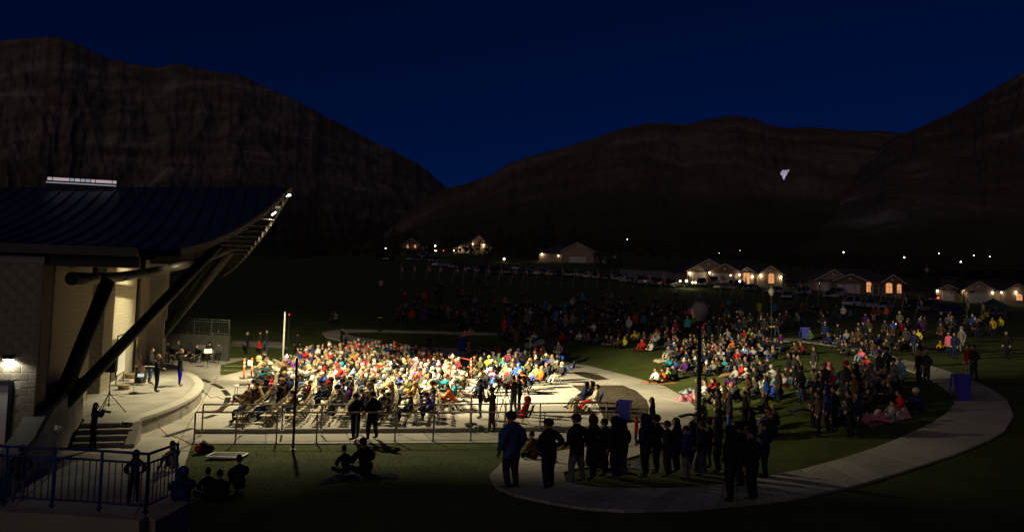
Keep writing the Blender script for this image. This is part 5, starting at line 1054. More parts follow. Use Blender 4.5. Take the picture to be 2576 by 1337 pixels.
for poly, n, kind, where in ZN:
    xs = [a for a, _ in poly]; ys = [b for _, b in poly]; k = 0
    while k < n:
        x, y = rq.uniform(min(xs), max(xs)), rq.uniform(min(ys), max(ys))
        if not inpoly(x, y, poly): continue
        k += 1; q = at(x, y); coat = rq.choice(DIMC); g, gc = rgear(rq)
        pose = rq.choice(['stand', 'stand_pockets', 'stand', 'stand_apart']) if kind == 's' or (kind == 'm' and rq.random() < .3) else rq.choice(['ground', 'ground_knees', 'ground_knees', 'ground_out'])
        st_ = 'standing' if pose.startswith('stand') else 'sitting'
        person(q, pose, rq.uniform(1.55, 1.84) if rq.random() > .2 else rq.uniform(1.1, 1.4), coat, rq.choice(['jeans', 'black', 'black', 'dark grey', 'navy']), g, gc if gc else coat, None, '%s person in %s top, %s, %s' % (st_, coat, gear_words(g, gc), where.replace('sitting ', '').replace('standing ', '')), 'spectators on the lawn', w=1.18)
# ---- the 300 that show largest are individuals, the rest one object
PEOPLE.sort(key=lambda p: math.hypot(p['loc'][0], p['loc'][1]) / p['s'] - (12 if p['pose'].startswith(('stand', 'speak', 'hands')) else 0))
NIND = 300; seen = {}
ind = PEOPLE[:NIND]
for p in ind: seen.setdefault(p['label'], []).append(p)
for lab, ps in seen.items():
    if len(ps) > 1:
        ps.sort(key=lambda p: proj(p['loc'])[0])
        for i, p in enumerate(ps): p['label'] = lab + ', %s from left' % ordw(i + 1)
for p in ind:
    for a_, b_ in ((' person in ', ' person, '), ('in the dense group', 'dense group'), (' behind the plaza', ' behind plaza'), (' the ', ' '), (' top,', ','), (' coat,', ','), (' hair', '-haired')):
        if len(p['label'].split()) > 16: p['label'] = p['label'].replace(a_, b_)
for p in ind: emit_person(p)
print('PEOPLE', len(PEOPLE), 'max label', max(len(p['label'].split()) for p in ind))
def merge(name, items):
    """items: list of (MB, Matrix, [materials]) joined into one object"""
    ml = []; mi = {}; V = []; F = []; MI = []; o = 0
    LV = []; LT = []
    for mb, M, mats in items:
        v = np.array(mb.v, float); Mn = np.array(M); v = v @ Mn[:3, :3].T + Mn[:3, 3]; V.append(v)
        for m in mats:
            if m.name not in mi: mi[m.name] = len(ml); ml.append(m)
        idx = [mi[m.name] for m in mats]
        for f, a in zip(mb.f, mb.m): LV.extend([i + o for i in f]); LT.append(len(f)); MI.append(idx[a])
        o += len(v)
    V = np.concatenate(V); me = bpy.data.meshes.new(name); me.vertices.add(len(V)); me.vertices.foreach_set('co', V.ravel()); me.loops.add(len(LV)); me.loops.foreach_set('vertex_index', np.array(LV, np.int32))
    LT = np.array(LT, np.int32); me.polygons.add(len(LT)); me.polygons.foreach_set('loop_start', np.r_[0, np.cumsum(LT)[:-1]].astype(np.int32)); me.polygons.foreach_set('loop_total', LT); me.polygons.foreach_set('material_index', np.array(MI, np.int32)); me.polygons.foreach_set('use_smooth', np.ones(len(LT), bool))
    for m in ml: me.materials.append(m)
    me.update(); me.validate(); return tag(link(name, me), kind='stuff')
items = []
for p in PEOPLE[NIND:]:
    M = Matrix.Translation(p['loc']) @ Matrix.Rotation(p['face'], 4, 'Z') @ Matrix.Diagonal((p['s'] * p['w'], p['s'] * p['w'], p['s'], 1)); items.append((BODIES[p['pose']], M, person_mats(p)))
    if p['gear']: items.append((GEAR[p['gear']], M @ Matrix.Translation(HEADS[p['pose']][0]), [gear_mat(p), CM['white']]))
if items: merge('crowd', items)
# chairs: same rule
CH.sort(key=lambda c: math.hypot(c[0][0], c[0][1]))
tmpl = None; chme = MB()
names = ['seat', 'backrest', 'leg', 'leg', 'leg', 'leg', 'stretcher']
for loc, rz_, lab, grp in CH[:300]:
    r = thing('folding_chair', lab, 'chair', loc, rz_, grp)
    for nm, me in zip(names, CHP):
        o = bpy.data.objects.new(nm, me); COL.objects.link(o); o.parent = r
if len(CH) > 300:
    its = []
    for me in CHP:
        b = MB(); b.v = [tuple(v.co) for v in me.vertices]; b.f = [list(q.vertices) for q in me.polygons]; b.m = [0] * len(b.f); its.append((b, me.materials[0]))
    merge('folding_chairs', [(b, Matrix.Translation(loc) @ Matrix.Rotation(rz_, 4, 'Z'), [mm]) for loc, rz_, _, _ in CH[300:] for b, mm in its])
print('CHAIRS', len(CH))
# ------------------------------------------------------------------ stage gear
def rotp(x, y, a): return (x * math.cos(a) - y * math.sin(a), x * math.sin(a) + y * math.cos(a))
M_spk = mat('speaker_black', (.015, .015, .016), .7, .2, 10); M_gold = mat('brass', (.55, .38, .10), .35, .1, 6, metal=.8)
def speaker(px, py, z, H, lbl, rz, box=(.38, .36, .62)):
    q = flat(px, py, z); t = thing('speaker_stand', 'black tripod stand under ' + lbl, 'stand', q)
    m = MB(); m.cyl((0, 0, .25), (0, 0, H), .022, .018, 8); m.build('pole', M_dark, t)
    for k in range(3):
        a = .5 + 2.094 * k; m = MB(); m.cyl((0, 0, .75), (.6 * math.cos(a), .6 * math.sin(a), .02), .016, .016, 6); m.cyl((0, 0, .3), (.32 * math.cos(a), .32 * math.sin(a), .36), .01, .01, 5); m.cyl((.6 * math.cos(a), .6 * math.sin(a), 0), (.6 * math.cos(a), .6 * math.sin(a), .04), .025, .02, 6); m.build('leg', M_dark, t)
    m = MB(); m.cyl((0, 0, .7), (0, 0, .8), .04, .04, 8); m.cyl((0, 0, .28), (0, 0, .34), .04, .04, 8); m.build('collar', M_dark, t)
    s = thing('loudspeaker', lbl, 'loudspeaker', (q[0], q[1], q[2] + H), rz); bx, by, bz = box
    m = MB(); pr = [(-bx / 2, -by / 2 + .06), (-bx / 2 + .08, -by / 2), (bx / 2 - .08, -by / 2), (bx / 2, -by / 2 + .06), (bx / 2, by / 2), (-bx / 2, by / 2)]; m.prism(pr, 0, bz, 0); m.build('cabinet', M_spk, s)
    m = MB(); m.box((0, by / 2 + .008, bz / 2), (bx - .05, .016, bz - .06)); m.build('grille', M_dark, s)
    m = MB(); m.box((bx / 2 + .01, 0, bz * .6), (.02, .16, .04)); m.box((-bx / 2 - .01, 0, bz * .6), (.02, .16, .04)); m.build('handle', M_dark, s)
speaker(272, 1038, .70, 1.55, 'black loudspeaker high on a tripod in front of the stage wall', deg(-80))
speaker(383, 905, .70, 1.6, 'wide black loudspeaker behind the keyboard on stage', deg(-80), (.55, .4, .45))
speaker(415, 905, .70, 1.9, 'tall black loudspeaker at the far end of the stage', deg(-70), (.42, .4, .75))
def us_flag(px, py, z, lbl, H, W=.9, L=1.5, lean=0.0, drop=.5, name='flag', loc=None, pole_r=.02, gold=False, group=None, base=True):
    q = loc if loc is not None else (flat(px, py, z) if z is not None else at(px, py)); t = thing(name, lbl, 'flag', q, 0, group)
    ax = Vector((math.sin(lean), 0, math.cos(lean)))
    m = MB(); m.cyl((0, 0, 0), ax * H, pole_r, pole_r * .9, 8 if base else 5); m.build('pole', M_gold if gold else mat('flagpole_white', (.55, .55, .56), .5, .05, 5), t)
    if gold:
        m = MB(); m.lathe((0, 0, 0), [(.0, .07), (.06, .07), (.14, .05), (.19, .02), (.19, 0)], 16); m.build('base', M_gold, t); m = MB(); m.ball(ax * (H + .04), .05, 8, 6); m.cyl(ax * (H + .05), ax * (H + .16), .03, .002, 6); m.build('finial', M_gold, t)
    m = MB(); nv = 13; nu = 16 if base else 8; vs = []; o = ax * (H - .12)
    for j in range(nv + 1):
        for i in range(nu + 1):
            u = i / nu; v = j / nv; hang = .82 if base else .75                     # drooping: fly end falls, folds bunch by the pole
            x = u * L * .26 + .04; fold = .07 * math.sin(u * 14 + v * 1.5) * (.3 + u); zz = -(v * W) - u * L * hang * (1 - .15 * v)
            p = o + Vector((x * (1 - .25 * v), fold, zz)); vs.append(tuple(p))
    fs = []; ms = []
    for j in range(nv):
        for i in range(nu):
            fs.append((j * (nu + 1) + i, j * (nu + 1) + i + 1, (j + 1) * (nu + 1) + i + 1, (j + 1) * (nu + 1) + i)); ms.append(2 if (i < nu * .4 and j < 7) else j % 2)
    m.v = vs; m.f = [list(f) for f in fs]; m.m = ms; m.sm = [True] * len(fs)
    if base:
        for a in range(5):
            for b in range(6):
                k = (1 + a) * (nu + 1) + 1 + b
                if k < len(vs) and b < nu * .4 - 1: c = Vector(vs[k]) + Vector((0, -.004, 0)); m.add([(c.x - .014, c.y - .01, c.z), (c.x, c.y - .01, c.z - .014), (c.x + .014, c.y - .01, c.z), (c.x, c.y - .01, c.z + .014)], [(0, 1, 2, 3)], 1)
    m.build('cloth', [mat('flag_red', (.42, .02, .03), .8, .05, 5), mat('flag_white', (.70, .69, .66), .8, .03, 5), mat('flag_blue', (.02, .03, .14), .8, .05, 5)], t); return t
us_flag(336, 988, .70, 'United States flag drooping from a brass stand on the stage', 2.45, gold=True, pole_r=.014)
t = thing('keyboard', 'black electric keyboard on a folding cross stand on the stage', 'keyboard', flat(366, 968, .70), deg(12)); m = MB(); m.box((0, 0, .86), (1.1, .34, .09)); m.build('case', M_spk, t); m = MB()
for k in range(36): m.box((-.5 + k * .0286, -.06, .908), (.025, .15, .012))
tag(m.build('key', mat('key_white', (.8, .8, .78), .4, 0), t), kind='stuff')
for s in (-1, 1): m = MB(); m.cyl((-.4 * s, -.12 + .24 * (s > 0), .02), (.4 * s, -.12 + .24 * (s > 0), .82), .016, .016, 6); m.cyl((-.4 * s, -.2, .02), (-.4 * s, .2, .02), .014, .014, 6); m.build('leg', M_dark, t)
t = thing('laptop', 'open laptop with a bright screen behind the flag', 'laptop', flat(351, 949, 1.47)); 
m = MB(); m.box((0, 0, .01), (.30, .22, .02), .3); m.build('base', M_dark, t); m = MB(); m.box((0, .12, .09), (.26, .012, .13), .3); m.build('screen', mat('lit_screen', (.5, .6, .6), .4, 0, emit=(.8, 1, .95), estr=.7), t)
t = thing('equipment_case', 'black upright equipment case carrying the laptop on stage', 'case', flat(352, 962, .70)); m = MB(); m.box((0, 0, .38), (.42, .4, .74)); m.build('body', M_spk, t); m = MB(); m.box((0, -.23, .6), (.2, .02, .04)); m.build('handle', M_steel, t)
for i, (x, y) in enumerate(((326, 950), (311, 979))):
    t = thing('stage_monitor', ('farther' if i == 0 else 'nearer') + ' low round tan stool-like drum on the stage floor', 'drum', flat(x, y, .70)); m = MB(); m.cyl((0, 0, 0), (0, 0, .2), .24, .26, 16); m.build('shell', mat('drum_tan', (.18, .12, .06), .7, .2, 6), t); m = MB(); m.cyl((0, 0, .2), (0, 0, .225), .27, .27, 16); m.build('rim', mat('drum_rim', (.36, .29, .16), .6, .1, 6), t)
t = thing('water_bottle', 'small clear water bottle standing on the nearer drum', 'bottle', flat(311, 971, .93)); m = MB(); m.lathe((0, 0, 0), [(.0, 0), (.032, 0), (.032, .13), (.012, .17), (.012, .2)], 10); m.build('body', mat('clear_plastic', (.7, .75, .8), .15, 0, spec=.6), t); m = MB(); m.cyl((0, 0, .2), (0, 0, .215), .014, .014, 8); m.build('cap', M_white, t)
# microphone in the speaker's hand
q = flat(450, 971, .70); d_ = (math.cos(deg(8)), math.sin(deg(8))); t = thing('microphone', 'hand microphone held by the speaker on stage', 'microphone', (q[0] + .24, q[1] - .06, q[2] + 1.44), deg(-82)); m = MB(); m.cyl((0, 0, -.12), (0, -.04, .02), .012, .016, 8); m.build('body', M_dark, t); m = MB(); m.ball((0, -.05, .045), .027, 8, 6); m.build('head', M_steel, t)
# camera in the photographer's hands
q = flat(232, 1131, .04); t = thing('camera', 'black photo camera with long lens held by the photographer', 'camera', (q[0] + .27, q[1] + .0, 1.33), deg(-80)); m = MB(); m.box((0, 0, 0), (.14, .07, .10)); m.box((0, 0, .06), (.06, .05, .03)); m.build('body', M_dark, t); m = MB(); m.cyl((0, .03, 0), (0, .26, -.02), .034, .042, 10); m.build('lens', M_dark, t)
def music_stand(x, y, lbl, paper=True):
    t = thing('music_stand', lbl, 'music stand', flat(x, y, ZP), rq.uniform(-.4, .4)); m = MB(); m.cyl((0, 0, .1), (0, 0, 1.05), .012, .01, 6); m.build('pole', M_dark, t)
    for k in range(3): a = 2.094 * k; m = MB(); m.cyl((0, 0, .22), (.26 * math.cos(a), .26 * math.sin(a), .01), .008, .008, 5); m.build('leg', M_dark, t)
    m = MB(); m.box((0, 0, 1.18), (.5, .02, .32), M=Matrix.Rotation(-.35, 3, 'X')); m.build('desk', M_dark, t)
    if paper: m = MB(); m.box((-.13, -.03, 1.19), (.24, .004, .3), M=Matrix.Rotation(-.35, 3, 'X')); m.box((.13, -.03, 1.19), (.24, .004, .3), M=Matrix.Rotation(-.35, 3, 'X')); o = m.build('sheet_music', M_white, t)
for i, (x, y, pp) in enumerate(((521, 928, True), (549, 918, False), (505, 915, False), (474, 912, False), (440, 915, False), (492, 888, False))): music_stand(x, y, 'black music stand %s' % ('holding bright white sheet music before the band' if pp else '%s of the dark stands from the left in the band' % ordw([0, 5, 4, 3, 1, 2][i] or 5 if i != 5 else 6)), pp)
for i, (x, y) in enumerate(((468, 890), (512, 890))):
    q = flat(x, y, ZP); t = thing('trumpet', 'brass instrument glinting in the band, %s one' % ('left' if i == 0 else 'right'), 'trumpet', (q[0], q[1], 1.15), .3 + i); m = MB(); m.cyl((0, -.25, 0), (0, .15, 0), .01, .012, 6); m.lathe((0, 0, 0), [(.01, 0)], 3) if False else None; m.cyl((0, .15, 0), (0, .27, 0), .014, .06, 10); m.build('bell', M_gold, t); m = MB()
    for k in range(3): m.cyl((0, -.05 + .035 * k, -.07), (0, -.05 + .035 * k, .04), .01, .01, 6)
    m.build('valve', M_gold, t)
# tape posts and tape
M_or = mat('safety_orange', (.95, .17, .04), .5, .04, 5); M_rfl = mat('reflective_white', (.85, .82, .75), .4, .03, 5)
def tpost(x, y, H, lbl, paper=False, cone=False):
    q = flat(x, y, ZP); t = thing('tape_post', lbl, 'post', q, 0, 'orange posts carrying the red tape'); m = MB()
    m.lathe((0, 0, 0), [(.28, 0), (.28, .03), (.10, .06), (0.06, .08)], 8); m.build('base', mat('rubber_black', (.03, .03, .03), .8, .1, 5), t)
    m = MB(); m.cyl((0, 0, .05), (0, 0, H), .055 if not cone else .13, .045, 10); m.lathe((0, 0, H), [(.045, 0), (.055, .02), (.05, .07), (.02, .10), (0, .1)], 10); m.build('tube', M_or, t)
    for zz in (H - .22, H - .42): m = MB(); m.cyl((0, 0, zz), (0, 0, zz + .09), .057 if not cone else .066, .056 if not cone else .062, 10); m.build('band', M_rfl, t)
    if paper: m = MB(); m.box((-.12, -.06, H - .2), (.22, .01, .3)); m.build('paper', M_white, t)
    return Vector((q[0], q[1], ZP + H - .05))
p1 = tpost(613, 952, 1.12, 'orange post at the front left corner, closest to the stage'); p2 = tpost(632, 950, 1.12, 'orange post with a taped white paper, second from the stage', True)
p3 = tpost(624, 1031, 1.12, 'orange post standing alone before the white control table'); p4 = tpost(990, 893, 1.15, 'orange cone post at the back of the rows left of stroller', False, True)
p5 = tpost(1133, 925, 1.0, 'orange post hung with a white bag right of the rows'); p6 = tpost(1184, 945, 1.1, 'orange post at the back end of the aisle tape'); p7 = tpost(1184, 1066, 1.1, 'orange post at the near end of the aisle tape')
rl = Vector(flat(508, 1083, 0)); rl.z = .75
def tape(a, b, lbl, sag):
    m = MB(); n = 14; vs = []; c0 = Vector(a); 
    for i in range(n + 1):
        u = i / n; p = (Vector(b) - c0) * u; p.z -= sag * 4 * u * (1 - u); w = .03; tw = .3 * math.sin(u * 9); vs += [(p.x, p.y - w * math.sin(tw), p.z - w * math.cos(tw)), (p.x + .004, p.y + w * math.sin(tw), p.z + w * math.cos(tw))]
    m.add(vs, [(2 * i, 2 * i + 2, 2 * i + 3, 2 * i + 1) for i in range(n)]); o = m.build('barrier_tape', mat('tape_red', (.95, .16, .09), .5, .03, 3), None); o.location = c0; tag(o, lbl, 'tape', 'red barrier tape')
tape(p1, p3, 'red tape from the stage side posts to the lone post', .05); tape(p3, rl, 'red tape sagging from the lone post to the railing corner', .35); tape(p4, p5, 'red tape crossing behind the rows from cone post to bagged post', .12); tape(p5, p6, 'short red tape from the bagged post to the aisle', .03); tape(p6, p7, 'red tape running along the aisle right of the rows', .06)
# control table
t = thing('folding_table', 'small white folding table near the front row', 'table', flat(613, 1008, ZP), deg(3)); m = MB(); m.box((0, 0, .74), (.9, .6, .04)); m.build('tabletop', M_white, t)
for a in (-.38, .38):
    for b in (-.22, .22): m = MB(); m.cyl((a, b, 0), (a, b, .72), .014, .014, 6); m.build('leg', M_dark, t)
q = flat(613, 1008, ZP); t = thing('mixer', 'black mixing console lying on the white table', 'mixer', (q[0] - .05, q[1], ZP + .76), deg(3)); m = MB(); m.add([(-.2, -.15, 0), (.2, -.15, 0), (.2, .15, 0), (-.2, .15, 0), (-.2, -.15, .03), (.2, -.15, .03), (.2, .15, .09), (-.2, .15, .09)], [(4, 5, 6, 7), (0, 1, 5, 4), (1, 2, 6, 5), (2, 3, 7, 6), (3, 0, 4, 7)]); m.build('body', M_dark, t); m = MB()
for i in range(7): m.box((-.17 + i * .055, 0, .07), (.02, .2, .02), M=Matrix.Rotation(.2, 3, 'X'))
m.build('fader', M_steel, t)
t = thing('equipment_case', 'dark crate on the ground under the white table', 'case', flat(611, 1010, ZP)); m = MB(); m.box((0, 0, .16), (.85, .45, .3)); m.build('body', mat('crate_brown', (.05, .045, .035), .8, .2, 5), t); m = MB(); m.box((0, 0, .32), (.87, .47, .03)); m.build('lid', M_dark, t)
# poles and lamps
t = thing('pole', 'tall pale silver pole standing in the left lawn', 'pole', at(711, 917)); m = MB(); m.cyl((0, 0, -.1), (0, 0, 3.75), .07, .06, 10); m.build('shaft', mat('pole_pale', (.55, .55, .52), .5, .05, 5), t); m = MB(); m.ball((0, 0, 3.77), .05, 8, 5); m.build('cap', M_steel, t)
q = at(737, 1130); t = thing('pole', 'thin dark pole standing in the near grass before the railing', 'pole', q); m = MB(); m.cyl((0, 0, -.1), (0, 0, 3.15), .045, .045, 10); m.cyl((0, 0, 0), (0, 0, .03), .1, .1, 10); m.build('shaft', mat('pole_blue_black', (.02, .022, .035), .5, .1, 5), t); m = MB(); m.ball((0, 0, 3.15), .05, 8, 5); m.build('cap', M_dark, t)
M_globe = mat('unlit_globe', (.34, .31, .25), .35, .08, 4)
def lamp_post(x, y, ytop, lbl):
    q = at(x, y); D = q[1]; H = (y - ytop) / FPX * D; t = thing('lamp_post', lbl, 'street lamp', q, 0, 'globe lamp posts, unlit'); s = min(1.25, max(.8, H / 4.6))
    m = MB(); m.cyl((0, 0, -.1), (0, 0, H - .72 * s), .075, .055, 10); m.build('post', M_dark, t); m = MB(); m.lathe((0, 0, 0), [(.2, 0), (.2, .25), (.13, .5), (.08, .62)], 10); m.build('base', M_dark, t)
    g = MB(); g.lathe((0, 0, H - .78 * s), [(.10 * s, 0), (.10 * s, .06), (.16 * s, .12), (.235 * s, .30), (.225 * s, .42), (.15 * s, .56), (.11 * s, .6)], 14); go = g.build('globe', M_globe, t)
    m = MB(); m.lathe((0, 0, H - .18 * s), [(.13 * s, 0), (.13 * s, .04), (.06 * s, .1), (.05 * s, .14), (.01, .18)], 10); m.build('finial', mat('finial', (.12, .11, .10), .6, .1, 5), t); m = MB(); m.lathe((0, 0, H - .80 * s), [(.07 * s, -.12), (.12 * s, -.02), (.115 * s, .04)], 10); m.build('collar', M_dark, t)
lamp_post(1757, 1186, 740, 'large unlit globe lamp post in the near lawn'); lamp_post(955, 833, 698, 'unlit globe lamp post behind the path loop on the left'); lamp_post(1941, 877, 718, 'unlit globe lamp post in the far right crowd'); lamp_post(2333, 802, 668, 'unlit globe lamp post before the far right house'); lamp_post(1545, 726, 638, 'small unlit globe lamp post near the parked cars')
for i, (x, y) in enumerate(((955, 799), (1941, 822))):
    q = at(955 if i == 0 else 1941, 833 if i == 0 else 877); t = thing('ribbon', 'yellow ribbon tied round the %s lamp post' % ('left' if i == 0 else 'far right'), 'ribbon', (q[0], q[1], q[2] + (y - (833, 877)[i]) * -q[1] / FPX)); m = MB(); m.cyl((0, 0, -.06), (0, 0, .06), .085, .085, 10); m.add([(.08, -.02, .02), (.26, -.05, .1), (.24, -.05, -.04)], [(0, 1, 2)]); m.add([(-.08, -.02, .02), (-.26, -.05, .1), (-.24, -.05, -.04)], [(2, 1, 0)]); m.build('bow', CM['yellow'], t)
# wheeled bins
M_bin = mat('bin_blue', (.035, .04, .42), .5, .08, 3); M_biny = mat('bin_yellow', (.55, .42, .05), .6, .1, 3)
def bin_(x, y, H, lbl, col=None, rz=0., open_=False, z=None):
    q = at(x, y) if z is None else flat(x, y, z); t = thing('wheeled_bin', lbl, 'bin', q, rz, None); s = H / 1.1; c = col or M_bin
    m = MB(); A = [(-.20, -.24), (.20, -.24), (.20, .22), (-.20, .22)]; Bq = [(-.29, -.30), (.29, -.30), (.29, .30), (-.29, .30)]
    m.add([(a * s, b * s, .03) for a, b in A] + [(a * s, b * s, .98 * s) for a, b in Bq] , [(3, 2, 1, 0), (0, 1, 5, 4), (1, 2, 6, 5), (2, 3, 7, 6), (3, 0, 4, 7)])
    m.build('body', c, t); m = MB()
    for (a0, b0, a1, b1) in ((-.33, -.34, .33, -.28), (-.33, .28, .33, .34), (-.33, -.28, -.27, .28), (.27, -.28, .33, .28)): m.box(((a0 + a1) / 2 * s, (b0 + b1) / 2 * s, .985 * s), ((a1 - a0) * s, (b1 - b0) * s, .07 * s))
    m.build('rim', c, t); m = MB()
    if not open_: m.add([(-.32 * s, -.34 * s, 1.03 * s), (.32 * s, -.34 * s, 1.03 * s), (.32 * s, .36 * s, 1.08 * s), (-.32 * s, .36 * s, 1.08 * s), (-.30 * s, -.32 * s, 1.07 * s), (.30 * s, -.32 * s, 1.07 * s), (.30 * s, .34 * s, 1.14 * s), (-.30 * s, .34 * s, 1.14 * s)], [(3, 2, 1, 0), (4, 5, 6, 7), (0, 1, 5, 4), (1, 2, 6, 5), (2, 3, 7, 6), (3, 0, 4, 7)])
    else: m.add([(-.32 * s, .34 * s, 1.02 * s), (.32 * s, .34 * s, 1.02 * s), (.31 * s, .42 * s, .35 * s), (-.31 * s, .42 * s, .35 * s), (-.32 * s, .38 * s, 1.02 * s), (.32 * s, .38 * s, 1.02 * s), (.31 * s, .46 * s, .35 * s), (-.31 * s, .46 * s, .35 * s)], [(3, 2, 1, 0), (4, 5, 6, 7), (0, 1, 5, 4), (1, 2, 6, 5), (2, 3, 7, 6), (3, 0, 4, 7)])
    m.build('lid', c, t); m = MB(); m.cyl((-.25 * s, .36 * s, 1.0 * s), (.25 * s, .36 * s, 1.0 * s), .018, .018, 6); m.build('handle', c, t)
    for sg in (-1, 1): m = MB(); m.cyl((.22 * sg * s, .25 * s, .12 * s), (.28 * sg * s, .25 * s, .12 * s), .12 * s, .12 * s, 12); m.build('wheel', M_dark, t)
bin_(1572, 1058, .98, 'large blue wheeled bin with open top beside the planting bed', rz=deg(70), open_=True, z=ZP); bin_(1165, 884, 1.1, 'blue wheeled bin beside the mustard jacket at the plaza back', rz=deg(50), z=ZP)
bin_(2422, 1008, 1.2, 'blue wheeled bin standing on the far right path bend', rz=deg(65), open_=True); bin_(2028, 856, 1.2, 'blue wheeled bin in the dark crowd far right of centre', rz=deg(60), open_=True); bin_(1909, 783, 1.15, 'slim yellow bin in the far right lawn', M_biny)
bin_(1298, 862, 1.1, 'brown round-topped bin in the crowd behind the plaza', mat('bin_brown', (.16, .09, .04), .8, .2, 5))
# stroller
t = thing('stroller', 'black double stroller parked behind the rows', 'stroller', flat(1047, 898, ZP), deg(25)); 
for s in (-.22, .22): m = MB(); m.add([(s - .19, -.25, .45), (s + .19, -.25, .45), (s + .19, .15, .42), (s - .19, .15, .42), (s - .19, .32, .92), (s + .19, .32, .92)], [(0, 1, 2, 3), (3, 2, 5, 4)]); m.build('seat', M_spk, t); m = MB(); m.ball((s, .2, .9), (.2, .28, .2), 10, 8, 0, keep=lambda x, y, z: z > 0 and y > -.5); m.build('canopy', CM['charcoal'], t)
m = MB(); m.tube([(-.42, .45, 1.05), (-.42, -.35, .2)], .014, 6); m.tube([(.42, .45, 1.05), (.42, -.35, .2)], .014, 6); m.tube([(-.42, .45, 1.05), (.42, .45, 1.05)], .014, 6); m.tube([(-.42, .4, .15), (-.42, -.1, .55)], .012, 6); m.tube([(.42, .4, .15), (.42, -.1, .55)], .012, 6); m.build('frame', M_dark, t)
for a, b, r in ((-.42, .42, .15), (.42, .42, .15), (-.42, -.38, .11), (.42, -.38, .11)): m = MB(); m.cyl((a - .02, b, r), (a + .02, b, r), r, r, 12); m.build('wheel', M_dark, t)
# patio heater style stand
t = thing('patio_heater', 'slim silver patio heater with round reflector on the plaza edge', 'heater', flat(1333, 915, ZP)); m = MB(); m.cyl((0, 0, .7), (0, 0, 1.95), .03, .03, 8); m.build('pole', M_steel, t); m = MB(); m.lathe((0, 0, 1.95), [(.42, 0), (.40, .03), (.15, .09), (0, .1)], 16); m.build('reflector', M_steel, t); m = MB(); m.cyl((0, 0, 0), (0, 0, .7), .24, .2, 12); m.build('tank', M_dark, t); m = MB(); m.cyl((0, 0, 1.65), (0, 0, 1.95), .09, .11, 10); m.build('burner', M_steel, t)
t = thing('cool_box', 'pale grey cool box beside the patio heater', 'cool box', flat(1322, 921, ZP), .2); m = MB(); m.box((0, 0, .25), (.9, .5, .5)); m.build('body', CM['light grey'], t); m = MB(); m.box((0, 0, .53), (.93, .53, .06)); m.build('lid', CM['white'], t)
# television cameras
def tv(x, y, H, lbl, rz):
    q = flat(x, y, ZP); t = thing('tripod', 'black tripod under ' + lbl, 'tripod', q)
    for k in range(3): a = .4 + 2.094 * k; m = MB(); m.cyl((0, 0, H - .1), (.5 * math.cos(a), .5 * math.sin(a), 0), .022, .016, 6); m.build('leg', M_dark, t)
    m = MB(); m.cyl((0, 0, H - .15), (0, 0, H), .06, .07, 8); m.build('head', M_dark, t)
    c = thing('video_camera', lbl, 'video camera', (q[0], q[1], ZP + H), rz); m = MB(); m.box((0, 0, .12), (.16, .42, .2)); m.box((0, -.26, .1), (.12, .12, .16)); m.build('body', M_spk, c); m = MB(); m.cyl((0, .2, .12), (0, .42, .12), .055, .07, 10); m.build('lens', M_dark, c); m = MB(); m.box((-.13, .02, .22), (.09, .16, .07)); m.cyl((0, -.15, .3), (0, .15, .3), .015, .015, 6); m.build('viewfinder', M_dark, c)
    m = MB(); m.ball((0.0, -.33, .2), .017, 6, 5); m.build('tally_light', mat('tally_red', (.5, 0, 0), .4, 0, emit=(1, .03, .02), estr=9), c)
tv(1252, 1050, 1.5, 'black television camera left of the grey sweater', deg(30)); tv(1272, 1062, 1.45, 'black television camera closest to the brown overalls', deg(35)); tv(1320, 1040, 1.5, 'black television camera right of the grey sweater', deg(30))
# camp chairs
def camp(loc, rz, col, lbl):
    t = thing('camp_chair', lbl, 'chair', loc, rz, 'folding camp chairs'); m = MB(); m.add([(-.24, -.22, .42), (.24, -.22, .42), (.25, .24, .46), (-.25, .24, .46), (-.24, -.22, .43), (.24, -.22, .43), (.25, .24, .47), (-.25, .24, .47)], [(3, 2, 1, 0), (4, 5, 6, 7), (0, 1, 5, 4), (2, 3, 7, 6)]); m.build('seat', CM[col], t)
    m = MB(); m.add([(-.25, -.22, .46), (.25, -.22, .46), (.27, -.40, .95), (-.27, -.40, .95), (-.25, -.235, .46), (.25, -.235, .46), (.27, -.415, .95), (-.27, -.415, .95)], [(0, 1, 2, 3), (7, 6, 5, 4), (3, 2, 6, 7)]); m.build('backrest', CM[col], t)
    for a, b in ((((-.27, .25, 0)), (-.27, -.40, .95)), ((.27, .25, 0), (.27, -.40, .95)), ((-.27, -.28, 0), (-.27, .25, .62)), ((.27, -.28, 0), (.27, .25, .62))): m = MB(); m.cyl(a, b, .011, .011, 5); m.build('leg', M_chl if col in ('grey',) else M_steel, t)
    m = MB(); m.cyl((-.27, -.3, .66), (-.27, .27, .62), .02, .02, 6); m.cyl((.27, -.3, .66), (.27, .27, .62), .02, .02, 6); m.build('armrest', M_dark, t)
CAMP.append((tuple(flat(1434, 940, ZP)), deg(70), 'blue'))
CAMP.append((tuple(flat(1474, 1012, ZP)), deg(60), 'red'))
CAMP.sort(key=lambda c: proj(c[0])[0]); cnt = {}
for loc, fz, col in CAMP: cnt[col] = cnt.get(col, 0) + 1; camp(loc, fz, col, '%s fabric camp chair, %s from left of the %s ones' % (col, ordw(cnt[col]), col))
